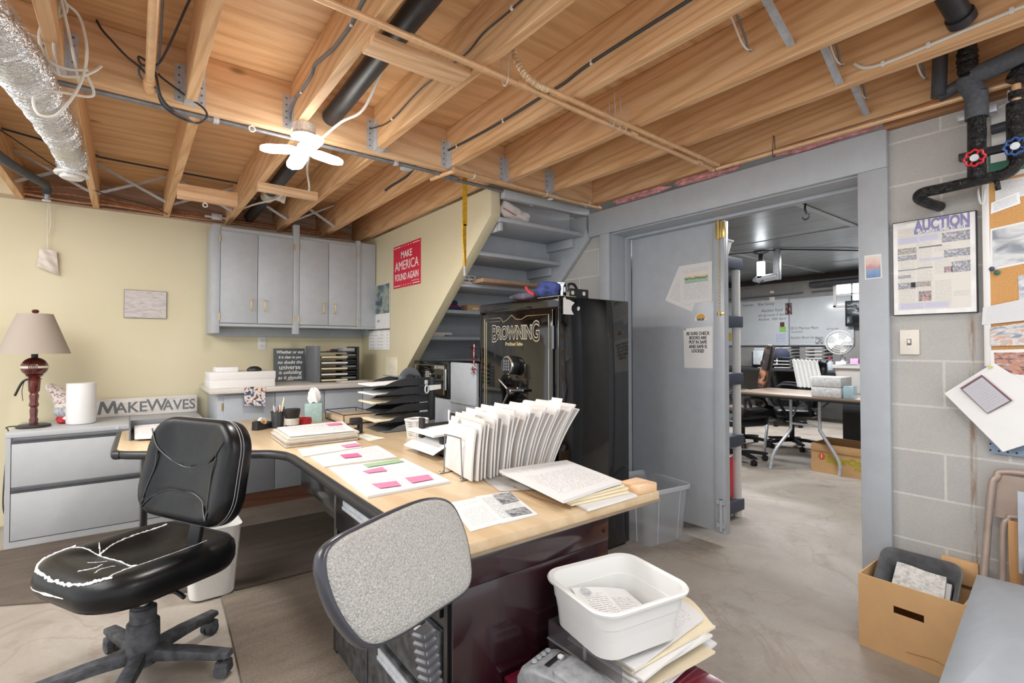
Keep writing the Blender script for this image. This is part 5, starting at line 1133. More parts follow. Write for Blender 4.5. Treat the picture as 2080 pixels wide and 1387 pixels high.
for w, h, z in ((.16, .12, .001), (.19, .15, .0), (.20, .155, .006), (.255, .205, .345), (.262, .212, .352), (.25, .20, .35), (.195, .15, .012), (.16, .12, .010)): rings.append([b.bm.verts.new((.352 + x, 3.03 + y, .0107 + z)) for x, y in rrect(w, h, .045, 5)])
for r0, r1 in zip(rings, rings[1:]): b.bridge(r0, r1)
b.face(rings[0][::-1]); b.face(rings[-1]); mk('bin', b, mat('bin_white', 'e9e7e2', .4, var=.02), t, 25)

# ---------------------------------------------------------------- big safe
sf = thing('gun_safe', 'tall glossy black safe standing under the stairs beside the grey door', 'safe', (2.29, 2.55, 0))
b = B(); b.box(1.985, 2.60, 2.14, 2.96, .02, 1.58, .008); b.box(2.0, 2.58, 2.16, 2.94, 0, .02); b.box(1.975, 1.99, 2.14, 2.96, 1.515, 1.575, .004); b.box(1.975, 1.99, 2.14, 2.175, .05, 1.515, .003); b.box(1.975, 1.99, 2.925, 2.96, .05, 1.515, .003); mk('body', b, BLACKG, sf)
b = B(); b.box(1.966, 1.984, 2.182, 2.918, .06, 1.505, .006); dr = mk('safe_door', b, BLACKG, sf)
GOLD = mat('gold_line', 'cfc39a', .3, .6, var=0); OUTL = mat('silver_outline', 'd8d3c4', .3, .4, var=0)
b = B()
ya, yb, za, zb = 2.885, 2.215, .12, 1.475
b.tube([(1.9655, ya, za), (1.9655, ya, zb), (1.9655, 2.70, zb), (1.9655, 2.665, zb - .03), (1.9655, 2.62, zb - .015), (1.9655, 2.575, zb + .012), (1.9655, 2.53, zb - .015), (1.9655, 2.475, zb - .02), (1.9655, 2.42, zb), (1.9655, yb, zb), (1.9655, yb, za)], .0022, 5, False)
b.tube([(1.9655, ya - .022, za), (1.9655, ya - .022, zb - .022), (1.9655, 2.70, zb - .022)], .0016, 5, False); mk('pinstripe', b, GOLD, dr)
# outlined brand lettering: pale letters with smaller dark ones in front
for s_, y0, z0, sz, sx in (('B', 2.765, 1.365, .155, .72), ('ROWNIN', 2.555, 1.37, .118, .74), ('G', 2.335, 1.372, .172, .62)):
    text(dr, s_, sz, OUTL, (1.9652, y0, z0), *WR, ext=.0003, sx=sx, bold=.0055)
    text(dr, s_, sz, BLACKG, (1.9645, y0, z0), *WR, ext=.0003, sx=sx, bold=.0005)
text(dr, 'ProSteel Safes', .032, GOLD, (1.965, 2.55, 1.30), *WR, ext=.0003, sx=1., bold=.001)
for z0 in (1.33, .45):
    b = B(); b.cyl((1.968, 2.18, z0 - .06), (1.968, 2.18, z0 + .075), .011, n=12); b.cyl((1.968, 2.18, z0 + .005), (1.968, 2.18, z0 + .009), .0125, n=12); mk('hinge', b, mat('dark_chrome', '6b6d70', .15, .9, var=0), sf)
b = B(); Mx = Matrix.Translation((1.966, 2.55, 1.165)) @ Matrix.Rotation(R(-90), 4, 'Y'); b.lathe([(.06, 0), (.06, .05), (.055, .058), (.05, .06), (0, .06)], (0, 0, 0), 36, Mx); kp = mk('keypad', b, BLACK, dr)
b = B(); b.lathe([(.060, .047), (.0615, .053), (.057, .06), (.051, .061), (.0505, .059)], (0, 0, 0), 36, Mx, cap=False); mk('chrome_ring', b, CHROME, kp)
b = B()
for i in range(4):
    for j in range(3): b.cyl(Mx @ V((.027 - i * .018, (j - 1) * .024, .06)), Mx @ V((.027 - i * .018, (j - 1) * .024, .063)), .0085, n=10)
mk('keys', b, CABLE_G, kp)
b = B(); b.cyl((1.94, 2.555, 1.095), (1.925, 2.555, 1.088), .006, n=8); mk('key_tag', b, BRASS, kp)
b = B(); b.lathe([(.03, 0), (.03, .03), (.02, .05), (0, .05)], (0, 0, 0), 24, Matrix.Translation((1.966, 2.55, 1.0)) @ Matrix.Rotation(R(-90), 4, 'Y'))
for a in (50, 170, 290): b.cyl((1.93, 2.55, 1.0), (1.92, 2.55 + .15 * math.cos(R(a)), 1.0 + .15 * math.sin(R(a)) * .6), .010, .008, 12)
mk('spoke_handle', b, CHROME, dr)
b = B(); y_ = 2.1385
mn = [(2.012, 1.568), (2.028, 1.575), (2.035, 1.562), (2.06, 1.56), (2.105, 1.545), (2.08, 1.522), (2.078, 1.50), (2.098, 1.473), (2.012, 1.473)]
b.prism(mn, y_, y_ + .001, 'y'); one('state_sticker', b, PAPER, 'white state shaped sticker on the side of the tall black safe', 'sticker')
b = B(); b.prism([(2.125, 1.515), (2.14, 1.525), (2.15, 1.515), (2.142, 1.50), (2.13, 1.498)], y_, y_ + .001, 'y'); one('sticker', b, PAPER, 'tiny white heart shaped sticker beside the state sticker on the safe', 'sticker')
# on the safe
BAGB = mat('blue_red_fabric', '3a4680', .8, var=.25, vs=18, bump=.3, bs=40)
t = thing('duffel_bag', 'crumpled blue and red fabric bag lying on the tall safe', 'bag', (2.03, 2.38, 1.581))
b = B(); rnd = random.Random(11)
def blob(b, c, r, amp, sd):
    rn = random.Random(sd); ph = [rn.uniform(0, 6) for _ in range(6)]; s0 = len(b.bm.verts)
    b.ell(c, r, 24, 14); b.bm.verts.ensure_lookup_table()
    for v_ in list(b.bm.verts)[s0:]:
        d = v_.co - V(c); k_ = 1 + amp * (math.sin(d.x / r[0] * 4 + ph[0]) * math.sin(d.y / r[1] * 5 + ph[1]) + .6 * math.sin(d.z / r[2] * 5 + d.x / r[0] * 3 + ph[2]))
        v_.co = V(c) + d * k_
        if v_.co.z < c[2] - r[2] * .98: v_.co.z = c[2] - r[2] * .98
blob(b, (2.05, 2.33, 1.632), (.06, .10, .05), .14, 1); mk('bag_body', b, BAGB, t)
b = B(); blob(b, (2.03, 2.50, 1.607), (.05, .16, .026), .12, 2); mk('strap_end', b, mat('grey_red_fabric', '57525f', .8, var=.3, vs=25), t)
b = B(); b.tube([(2.0, 2.47, 1.66), (1.995, 2.43, 1.63), (1.995, 2.38, 1.605)], .010, 8); mk('red_piping', b, mat('red_piping', 'c43a4c', .6), t)
b = B(); b.lathe([(0, 0), (.042, 0), (.042, .09), (.044, .092), (.044, .098), (.0, .098)], (2.14, 2.29, 1.581), 28); one('metal_can', b, CHROME, 'shiny metal can standing behind the blue bag on the safe', 'can')
t = thing('metal_bracket', 'small black metal bracket with holes on top of the safe', 'bracket', (2.16, 2.19, 1.581))
b = B(); b.box(2.08, 2.24, 2.155, 2.24, 1.581, 1.585); b.box(2.08, 2.24, 2.155, 2.159, 1.585, 1.632, .002); b.mi = 1
for q in (2.105, 2.20): b.cyl((q, 2.1545, 1.606), (q, 2.1555, 1.606), .013, n=14)
mk('bracket', b, [BLACK, mat('bright_hole', 'd5d2cc', .7)], t)
b = B(); b.tube([(2.11, 2.20, 1.62), (2.12, 2.205, 1.66), (2.17, 2.21, 1.665), (2.20, 2.21, 1.63)], .008, 8); mk('hose_loop', b, BLACK, t)
b = B(); b.box(2.0, 2.13, 2.15, 2.36, 1.5805, 1.5835, .001); one('folder', b, mat('yellow_green_folder', 'c8cf9a', .7), 'thin yellow green folder lying under the bracket on the safe', 'folder')

# ---------------------------------------------------------------- things on the stair shelves
t = thing('cloth_bag', 'bunched white cloth bag with red stitching on the highest stair shelf', 'cloth', (2.12, 2.79, 2.169))
b = B(); blob(b, (2.10, 2.80, 2.234), (.09, .05, .066), .18, 5); blob(b, (2.20, 2.81, 2.212), (.10, .045, .044), .18, 6); mk('cloth', b, mat('white_cloth', 'dcd6d2', .9, var=.05, bump=.3, bs=40), t)
b = B(); b.tube([(2.03, 2.752, 2.235), (2.08, 2.745, 2.215), (2.14, 2.748, 2.20)], .003, 5); mk('red_stitching', b, MATS['red_pen'], t)
one('flat_board', B().box(2.10, 2.66, 3.10, 3.36, 1.7705, 1.80, .003), mat('brown_box_card', 'a98b73', .75, var=.06, vs=20), 'flat brown box lying on the stair shelf behind the safe', 'box')
t = thing('sign', 'small white block with black lettering on the stair shelf by the strap', 'sign', (1.985, 3.25, 1.7705))
b = B(); b.box(2.002, 2.13, 3.25, 3.285, 1.7705, 1.832, .003); mk('block', b, PAPER, t)
for s_, zz in (('SMALL STEPS', 1.815), ('EVERY DAY', 1.788)): text(t, s_, .022, BLACK, (2.066, 3.2493, zz), *WB, ext=.0002, sx=.8, bold=.001)
t = thing('tool_case', 'navy and red zip case on the fourth stair shelf', 'case', (2.08, 3.60, 1.5845))
b = B(); b.box(2.01, 2.16, 3.53, 3.66, 1.5845, 1.625, .012); mk('lower_half', b, mat('red_case', 'b02a3a', .5), t)
b = B(); b.box(2.02, 2.15, 3.54, 3.65, 1.618, 1.665, .016); b.box(2.05, 2.17, 3.525, 3.54, 1.5845, 1.612, .005); mk('upper_half', b, mat('navy_case', '2b335e', .6), t)
t = thing('carton', 'small cardboard box with a white label on the fourth stair shelf', 'box', (2.30, 3.60, 1.5845)); b = B(); b.box(2.24, 2.44, 3.54, 3.66, 1.5845, 1.635, .002); mk('box', b, KRAFT, t)
b = B(); b.box(2.29, 2.35, 3.5385, 3.5395, 1.595, 1.612); mk('label', b, PAPER, t)
one('envelope', B().box(2.01, 2.16, 3.78, 3.88, 1.3725, 1.384, .001), MATS['manila_paper'], 'cream envelopes lying on the fifth stair shelf', 'envelope')
b = B(); b.box(2.06, 2.24, 3.79, 3.90, 1.3845, 1.408, .001); one('paper_stack', b, PAPER, 'white papers lying on the envelopes on the fifth stair shelf', 'papers')
t = thing('small_safe', 'small black square safe with a round keypad under the stairs', 'safe', (2.05, 3.66, .88))
b = B(); b.box(1.945, 2.25, 3.34, 3.925, .8805, 1.168, .005); mk('body', b, BLACKG, t)
b = B(); b.box(1.934, 1.947, 3.375, 3.90, .90, 1.148, .004); d = mk('safe_door', b, BLACKG, t)
b = B(); b.lathe([(.05, 0), (.05, .02), (.046, .024), (.04, .022), (0, .022)], (0, 0, 0), 28, Matrix.Translation((1.934, 3.62, 1.055)) @ Matrix.Rotation(R(-90), 4, 'Y')); kk = mk('keypad', b, mat('dark_chrome', '6b6d70', .15, .9), d)
b = B()
for i in range(4):
    for j in range(3): b.cyl((1.912, 3.62 + (j - 1) * .022, 1.08 - i * .017), (1.908, 3.62 + (j - 1) * .022, 1.08 - i * .017), .007, n=8)
mk('keys', b, OUTL, kk)
text(d, 'BROWNING', .035, OUTL, (1.9335, 3.47, 1.12), *WR, ext=.0003, sx=.8, bold=.001)
b = B(); b.tube([(1.9335, 3.88, .915), (1.9335, 3.88, 1.135), (1.9335, 3.395, 1.135), (1.9335, 3.395, .915)], .0018, 5, False); mk('pinstripe', b, GOLD, d)
b = B(); b.cyl((1.936, 3.37, .95), (1.936, 3.37, 1.11), .008, n=10); mk('hinge', b, CHROME, t)
b = B(); b.box(1.955, 1.98, 2.975, 3.332, 0, 1.165, .003); b.box(1.948, 1.956, 2.975, 3.332, .86, .875, .002); mk('skirt_board', b, GREY, st)
one('safe_stand', B().box(1.95, 2.26, 3.32, 4.0, 0, .88, .004), GREY, 'grey painted box under the small black safe', 'stand')
t = thing('garland', 'short red tinsel garland hanging beside the tall black safe', 'garland', (1.965, 3.0, 1.1)); b = B(); rnd = random.Random(9)
for i in range(150):
    zz = 1.10 + .19 * rnd.random(); a = rnd.uniform(0, 2 * PI); c_ = V((1.95 + .004 * rnd.random(), 3.0, zz)); d_ = V((math.cos(a), math.sin(a), rnd.uniform(-.6, .6))).normalized()
    p1 = c_ + d_ * .038; s_ = d_.cross(V((0, 0, 1))).normalized() * .003; b.face([b.bm.verts.new(c_ - s_), b.bm.verts.new(c_ + s_), b.bm.verts.new(p1 + s_), b.bm.verts.new(p1 - s_)])
mk('tinsel', b, mat('red_tinsel', 'c3182c', .25, .5, var=.2), t); b = B(); b.tube([(1.955, 3.0, 1.30), (1.952, 3.0, 1.2), (1.955, 3.0, 1.1)], .004, 6); mk('cord', b, WHITE, t)

# ---------------------------------------------------------------- papers on the door, clear bin
def wsheet(nm, label, cat, ys, m, x=3.0485, n=1, fn=None, group=None):
    """sheet on a wall facing -X; ys = (y, z) lower left, lower right, upper right, upper left"""
    b = B(); b.sheet(*[(x, y, z) for y, z in ys], n, n, .0008, fn); return one(nm, b, m, label, cat, group)
wsheet('paper_sheet', 'slanted white letter half hidden under another on the grey door', 'paper', [(2.18, 1.615), (1.967, 1.522), (1.86, 1.76), (2.065, 1.845)], T3)
t = thing('paper_sheet', 'straight white letter with a landscape picture taped on the grey door', 'paper', (3.047, 1.93, 1.575))
b = B(); b.sheet((3.0470, 2.052, 1.575), (3.0470, 1.814, 1.582), (3.0470, 1.812, 1.848), (3.0470, 2.061, 1.845), 1, 1, .0008); mk('sheet', b, T3, t)
b = B(); b.sheet((3.0464, 2.019, 1.719), (3.0464, 1.845, 1.722), (3.0464, 1.844, 1.795), (3.0464, 2.018, 1.795), 1, 1); mk('picture', b, picture('landscape_print', [(.1, '7fae96'), (.3, 'a9c6a8'), (.42, '5b7060'), (.5, 'cdbf8f'), (.62, 'e3d9d0'), (.95, 'd9d2cf')], 3, 3, 1.6, .5, 1., .4, .3, .75), t)
t = thing('notice', 'white notice in black capitals about locking the safe, taped to the door', 'notice', (3.047, 1.92, 1.14))
b = B(); b.sheet((3.0485, 2.027, 1.137), (3.0485, 1.814, 1.141), (3.0485, 1.812, 1.419), (3.0485, 2.033, 1.406), 1, 1, .0008); mk('sheet', b, PAPER, t)
for i, s_ in enumerate(('BE SURE CHECK', 'BOOKS ARE', 'PUT IN SAFE', 'AND SAFE IS', 'LOCKED')): text(t, s_, .030, BLACK, (3.0475, 1.922, 1.372 - i * .0295), *WR, ext=.0002, sx=.80, bold=.0008)
b = B(); b.cyl((3.046, 2.02, 1.402), (3.0475, 2.02, 1.402), .005, n=8); mk('tack', b, CABLE_K, t)
t = thing('sticker', 'half round orange and black sticker between the papers on the door', 'sticker', (3.048, 1.9, 1.455))
b = B(); b.prism([(1.9 + .045 * math.cos(PI * i / 14), 1.458 + .052 * math.sin(PI * i / 14)) for i in range(15)], 3.0482, 3.0492, 'x'); mk('backing', b, PAPER, t)
b = B(); b.prism([(1.9 + .034 * math.cos(PI * i / 14), 1.473 + .032 * math.sin(PI * i / 14)) for i in range(15)], 3.0478, 3.0482, 'x'); mk('orange_arc', b, mat('sticker_orange', 'd9a546', .5), t)
text(t, 'SALES', .018, BLACK, (3.0476, 1.9, 1.466), *WR, ext=.0002, sx=1.1, bold=.001)
t = thing('photo_print', 'small colour photo of a boat stuck to the right door casing', 'photo', (2.808, .845, 1.604))
b = B(); b.sheet((2.8085, .878, 1.604), (2.8085, .808, 1.606), (2.8085, .811, 1.72), (2.8085, .88, 1.72), 1, 1, .0006); mk('print', b, PAPER, t)
b = B(); b.sheet((2.8078, .872, 1.61), (2.8078, .814, 1.611), (2.8078, .815, 1.712), (2.8078, .874, 1.712), 1, 1); mk('picture', b, picture('boat_photo', [(.1, '5f7fb0'), (.4, '86a3c8'), (.5, 'c98f8b'), (.62, 'd9b9b2'), (.9, 'e9e0d6')], 3, 3, 1, 1, 6., .4, .4, .7), t)
CLEARB = NT('frosted_clear_plastic'); CLEARB.b.inputs['Base Color'].default_value = (*lin('dfe4ea'), 1); CLEARB.b.inputs['Roughness'].default_value = .25; CLEARB.b.inputs['Alpha'].default_value = .34; CLEARB = CLEARB.m
RIMM = mat('frosted_rim', 'e3e7ec', .25, var=0, alpha=.62)
t = thing('storage_bin', 'empty clear plastic storage bin standing on the floor against the door', 'bin', (2.84, 2.2, 0))
b = B(); rings = []; Mc = basis((2.835, 2.195, 0), (1, -.12, 0), (.12, 1, 0))
for w, h, z in ((.30, .32, .002), (.345, .37, .0), (.355, .38, .012), (.40, .43, .345), (.405, .435, .36)): rings.append([b.bm.verts.new(Mc @ V((x, y, z))) for x, y in rrect(w, h, .05, 6)])
for r0, r1 in zip(rings, rings[1:]): b.bridge(r0, r1)
b.face(rings[0][::-1]); mk('bin_wall', b, CLEARB, t, 25)
b = B(); rings = []
for w, h, z in ((.405, .435, .335), (.43, .46, .337), (.435, .465, .36), (.425, .455, .366), (.405, .435, .36)): rings.append([b.bm.verts.new(Mc @ V((x, y, z))) for x, y in rrect(w, h, .055, 6)])
for r0, r1 in zip(rings, rings[1:]): b.bridge(r0, r1)
mk('rim', b, RIMM, t, 25)
for y in (-.10, .10):
    for sx in (-1, 1):
        b = B(); b.tube([Mc @ V((sx * .181, y, .01)), Mc @ V((sx * .2015, y * 1.1, .335))], .003, 6, False); mk('moulded_rib', b, RIMM, t)
for x in (-.09, .09):
    for sy in (-1, 1):
        b = B(); b.tube([Mc @ V((x, sy * .193, .01)), Mc @ V((x * 1.1, sy * .2165, .335))], .003, 6, False); mk('moulded_rib', b, RIMM, t)

# ---------------------------------------------------------------- right hand block wall
t = thing('auction_poster', 'framed purple and white auction poster hung on the block wall', 'poster', (2.82, .625, 1.425))
b = B(); b.box(2.82, 2.838, .478, .770, 1.425, 1.856, .002); mk('frame', b, mat('thin_black_frame', '2c2b30', .4), t)
b = B(); b.sheet((2.8195, .767, 1.429), (2.8195, .482, 1.429), (2.8195, .482, 1.852), (2.8195, .767, 1.852), 1, 1); mk('mount', b, mat('poster_white', 'ecebe9', .3), t)
def pq(u0, u1, v0, v1, m, nm, x=2.8188):
    y0, y1 = .764 - .279 * u0, .764 - .279 * u1; z0, z1 = 1.432 + .417 * v0, 1.432 + .417 * v1
    b = B(); b.sheet((x, y0, z0), (x, y1, z0), (x, y1, z1), (x, y0, z1), 1, 1); return mk(nm, b, m, t)
NEWS = printed('newsprint', 'dedad1', 'b3afaa', 60, .6, .02, 4, .35, 3.)
PURP = mat('purple_ink', '7f7bb0', .4, var=.05); LAV = printed('lavender_news', 'cdcbdc', '9b98bd', 20, .6, .02, 2, .35, 7.)
GP = picture('grey_machinery', [(.2, '6f7078'), (.5, '9a9ba5'), (.8, 'cdccd0')], 5, 5, 1.4, 1, 2.)
GP2 = picture('brown_machinery', [(.2, '7d7570'), (.5, 'a89f99'), (.8, 'd0cbc5')], 6, 5, 1.4, 1, 8.); RP = picture('red_tractor', [(.2, '57606b'), (.45, '9b8f92'), (.6, 'c47f77'), (.9, 'd3ccc8')], 4, 4, 1, 1, 4.)
pq(.05, .95, .04, .94, NEWS, 'newsprint', 2.8191)
for q in ((.05, .58, .765, .835, LAV), (.62, .95, .73, .83, GP), (.05, .30, .655, .72, GP2), (.64, .95, .57, .65, GP), (.05, .30, .585, .64, GP), (.32, .63, .555, .585, LAV), (.73, .95, .41, .52, GP), (.64, .74, .415, .475, RP), (.05, .22, .39, .425, GP), (.05, .28, .27, .34, GP), (.22, .48, .285, .34, GP2), (.32, .48, .13, .235, RP), (.05, .70, .05, .115, LAV), (.33, .62, .70, .715, CABLE_G), (.05, .32, .475, .485, CABLE_G), (.32, .5, .48, .492, CABLE_G)): pq(*q, 'printed_panel')
pq(.27, .95, .855, .885, PURP, 'date_band')
text(t, 'AUCTION', .066, PURP, (2.8184, .592, 1.823), *WR, ext=.0002, sx=.63, bold=.003)
text(t, 'SATURDAY, APRIL 21, 2012', .0155, INKW, (2.8180, .594, 1.7945), *WR, ext=.0002, sx=.88, bold=.0006)
text(t, 'Located near the farm  -  Real Estate & Antique Auction', .009, mat('tan_ink', 'b09a70', .5), (2.8184, .625, 1.847), *WR, ext=.0001, sx=1.)
b = B(); b.sheet((2.8174, .768, 1.428), (2.8174, .481, 1.428), (2.8174, .481, 1.853), (2.8174, .768, 1.853), 1, 1); mk('glass', b, mat('poster_film', 'ffffff', .05, var=0, alpha=.06), t)
t = thing('light_switch', 'ivory light switch plate on the block wall under the auction poster', 'switch', (2.825, .714, 1.246))
b = B(); b.box(2.828, 2.839, .678, .750, 1.246, 1.36, .003); mk('cover_plate', b, mat('ivory', 'e6dfd3', .4, var=.01), t)
b = B(); b.box(2.818, 2.829, .709, .719, 1.297, 1.315, .002); mk('toggle', b, mat('ivory', 'e6dfd3'), t)
b = B(); b.box(2.8268, 2.828, .706, .722, 1.289, 1.318, .001); mk('slot', b, CABLE_G, t)
for z in (1.272, 1.334):
    b = B(); b.cyl((2.8268, .714, z), (2.828, .714, z), .003, n=8); mk('screw', b, STEEL, t)
# cork board
CORK = NT('cork'); co = CORK.coord('Object'); CORK.col(CORK.ramp(CORK.noise(co, 260., 3, .7), [(.3, 'b9854c'), (.55, 'cf9d63'), (.75, 'd9ab74')])); CORK.rough(.9); CORK = CORK.m
t = thing('cork_board', 'cork notice board with a white frame on the block wall', 'board', (2.81, .1, 1.2))
b = B(); b.box(2.806, 2.832, -.35, .438, 1.22, 1.965); mk('cork', b, CORK, t)
b = B(); b.box(2.798, 2.838, .436, .458, 1.20, 1.985, .003); b.box(2.798, 2.838, -.35, .436, 1.965, 1.985, .003); b.box(2.798, 2.838, -.35, .436, 1.20, 1.22, .003); mk('frame', b, WHITE, t)
xx = 2.8045
wsheet('paper_sheet', 'pale printed page at the top of the cork board behind the black pipe', 'paper', [(.418, 1.875), (.25, 1.88), (.25, 1.955), (.418, 1.955)], T3, xx)
wsheet('business_card', 'white business card pinned slanting on the cork board', 'card', [(.432, 1.826), (.345, 1.85), (.348, 1.898), (.43, 1.872)], printed('card_print', 'efeff0', '8790a5', 7, .6, .1, 1, .5, 3.), xx - .001)
wsheet('photo_print', 'large grey photo of a white bath tub on the cork board', 'photo', [(.437, 1.594), (.15, 1.64), (.15, 1.80), (.434, 1.765)], PAPER, xx)
wsheet('photo_print', 'grey print area of the bath tub photo on the cork board', 'photo', [(.428, 1.606), (.155, 1.645), (.155, 1.795), (.428, 1.757)], picture('bath_photo', [(.2, '8a8f99'), (.4, 'b9bcc0'), (.6, 'd6d8d8'), (.8, 'c9cccd')], 2.5, 3, 1, 1, 7.), xx - .001)
wsheet('photo_print', 'bluish grey photo at the right edge of the cork board', 'photo', [(.354, 1.462), (.2, 1.49), (.2, 1.59), (.356, 1.563)], picture('blue_photo', [(.2, '8f93a0'), (.6, 'bcc0c9'), (.9, 'd9dadd')], 4, 3, 1, 1, 9.), xx)
wsheet('paper_sheet', 'wide grey printed sheet over the lower edge of the cork board', 'paper', [(.463, 1.372), (.2, 1.40), (.2, 1.50), (.459, 1.444)], printed('grey_sheet', 'd9dadb', 'c0c1c4', 30, .6, .05, 1, .6, 4.), 2.796)
wsheet('photo_print', 'photo of a house with an orange blaze under the cork board', 'photo', [(.437, 1.285), (.2, 1.29), (.2, 1.40), (.437, 1.361)], picture('house_photo', [(.2, '8a8e96'), (.42, 'c0c3c6'), (.55, 'd9d9d8'), (.66, 'd99a7c'), (.8, 'b9b4b1')], 4, 4, 1, 1, 11.), 2.7958)
wsheet('paper_sheet', 'white sheet with red autumn photos hanging under the cork board', 'paper', [(.438, 1.04), (.2, 1.06), (.2, 1.28), (.438, 1.268)], PAPER, 2.797)
wsheet('photo_print', 'orange and red autumn photo on the sheet below the cork board', 'photo', [(.425, 1.18), (.25, 1.16), (.25, 1.262), (.428, 1.258)], picture('autumn_photo', [(.2, '555a60'), (.4, 'a9705f'), (.55, 'cf8f72'), (.7, '8f8b8d'), (.9, 'c5c2c0')], 7, 4, 1, 1, 13.), 2.7962)
t = thing('paper_sheet', 'large white flyer with a dark framed picture pinned slanting on the wall', 'paper', (2.79, .45, .86))
b = B(); b.sheet((2.790, .585, 1.081), (2.792, .403, .863), (2.792, .17, 1.0), (2.790, .428, 1.217), 6, 6, .0008, lambda u, v: .02 * (1 - v) * u); mk('sheet', b, PAPER, t)
b = B(); b.sheet((2.778, 0.447, 1.009), (2.778, 0.374, 1.069), (2.778, 0.463, 1.167), (2.778, 0.531, 1.108), 1, 1, .0005); mk('picture_border', b, mat('dark_red_border', '6e4a52', .5, var=.1), t)
b = B(); b.sheet((2.7773, 0.4477, 1.0123), (2.7773, 0.3820, 1.0675), (2.7773, 0.4621, 1.1577), (2.7773, 0.5233, 1.1034), 1, 1); mk('picture', b, printed('flyer_picture', 'bcbac0', 'a3a1aa', 12, .5, .1, 1, .5, 6.), t)
b = B(); b.cyl((2.782, .437, 1.20), (2.790, .437, 1.20), .006, n=10); mk('pushpin', b, mat('yellow_pin', 'c8c26a', .4), t)
b = B(); b.cyl((2.796, .415, 1.583), (2.804, .415, 1.583), .007, n=10); b.ell((2.797, .415, 1.583), (.004, .010, .010)); one('pushpin', b, mat('green_pin', '2f6b56', .4), 'green pushpin stuck in bare cork', 'pin')
b = B(); b.ell((2.797, .43, 1.60), (.004, .009, .009)); one('pushpin', b, mat('blue_pin', '3a4468', .4), 'dark blue pushpin at the foot of the bath tub photo', 'pin')
k = NT('peg_board'); tc = k.new('ShaderNodeTexCoord'); sp = k.new('ShaderNodeSeparateXYZ'); k.link(tc.outputs['Object'], sp.inputs[0])
fy_ = k.math('SUBTRACT', k.math('FRACT', k.math('MULTIPLY', sp.outputs[1], 39.)), .5); fz_ = k.math('SUBTRACT', k.math('FRACT', k.math('MULTIPLY', sp.outputs[2], 39.)), .5)
dd = k.math('ADD', k.math('MULTIPLY', fy_, fy_), k.math('MULTIPLY', fz_, fz_)); k.col(k.mix(k.math('LESS_THAN', dd, .022), '8fa0b5', '2b3038')); k.rough(.5)
one('peg_board', B().box(2.815, 2.838, -.3, .449, .845, 1.19, .001), k.m, 'blue grey peg board hung under the cork board', 'board')

# ---------------------------------------------------------------- pipes with valves at the top right
TAPE = NT('black_tape_wrap'); co = TAPE.coord('Object', (1, 1, 1), (R(20), 0, 0)); TAPE.b.inputs['Base Color'].default_value = (*lin('0d0d0f'), 1); TAPE.rough(.12); TAPE.bump(TAPE.noise(co, 42., 4, .65, 1.5), 1., .012); TAPE = TAPE.m
t = thing('water_pipe', 'black taped and foam covered water pipes with valves on the block wall', 'pipe', (2.72, .45, 1.9))
b = B(); b.tube([(2.70, .452, 2.215), (2.70, .453, 2.10), (2.70, .454, 2.03), (2.70, .455, 1.955)], .030, 14); mk('taped_riser', b, TAPE, t)
b = B(); b.tube([(2.70, .338, 2.20), (2.70, .338, 2.05), (2.70, .34, 1.99), (2.70, .37, 1.955), (2.70, .44, 1.95), (2.70, .56, 1.945), (2.70, .63, 1.942), (2.72, .645, 1.925), (2.76, .62, 1.905), (2.835, .60, 1.90)], .022, 14); mk('taped_branch', b, TAPE, t)
b = B(); b.tube([(2.70, .338, 2.22), (2.70, .338, 2.06), (2.70, .338, 2.0)], .031, 14); mk('taped_riser', b, TAPE, t)
b = B(); b.tube([(2.70, .40, 1.94), (2.695, .395, 1.92), (2.70, .393, 1.895)], .009, 8); mk('drip_leg', b, TAPE, t)
b = B(); b.cyl((2.70, .452, 2.20), (2.70, .452, 2.30), .037, n=20); b.cyl((2.70, .452, 2.295), (2.70, .478, 2.36), .037, n=20); b.cyl((2.70, .46, 2.375), (2.66, .20, 2.40), .037, n=20); b.ell((2.70, .478, 2.36), (.037, .037, .037)); mk('foam_sleeve', b, FOAM, t)
b = B(); b.tube([(2.70, .47, 2.36), (2.69, .475, 2.42), (2.685, .475, 2.47), (2.685, .47, 2.58)], lambda q: .031 + .005 * (int(q * 14) % 2), 16); mk('taped_elbow', b, TAPE, t)
b = B(); b.cyl((2.70, .338, 2.20), (2.70, .338, 2.29), .014, n=12); o = mk('copper_stub', b, COPPER, t); o['label'] = 'bare copper stub'
b = B(); b.cyl((2.70, .338, 2.235), (2.70, .338, 2.262), .024, n=12); b.tube([(2.70, .338, 2.30), (2.70, .32, 2.33), (2.69, .22, 2.36)], .034, 14); mk('taped_elbow', b, TAPE, t)
def hand_wheel(c, m, nm):
    b = B(); c = V(c); x = V((-1, 0, 0)); yv = V((0, 1, 0)); zv = V((0, 0, 1)); pts = []
    for i in range(32):
        a = 2 * PI * i / 32; r = .030 + .003 * math.cos(8 * a); pts.append(c + yv * r * math.cos(a) + zv * r * math.sin(a))
    b.tube(pts, .0045, 8, False, True)
    for i in range(4):
        a = PI / 2 * i + .5; b.cyl(c, c + yv * .029 * math.cos(a) + zv * .029 * math.sin(a), .0035, n=6)
    o = mk(nm, b, m, t); b = B(); b.cyl(c + x * .006, c - x * .004, .014, n=14); mk('wheel_hub', b, STEEL, o); b = B(); b.cyl(c, c - x * .04, .008, n=10); mk('valve_stem', b, BRASS, o)
hand_wheel((2.655, .453, 2.03), mat('red_valve', 'c2202e', .35), 'red_valve_wheel'); hand_wheel((2.655, .338, 2.04), mat('blue_valve', '2b4f8f', .35), 'blue_valve_wheel')
b = B(); b.tube([(2.83, .468, 1.955), (2.80, .468, 1.93), (2.80, .462, 1.88), (2.80, .452, 1.88), (2.80, .447, 1.93), (2.83, .447, 1.955)], .004, 6); mk('pipe_hook', b, WHITE, t)
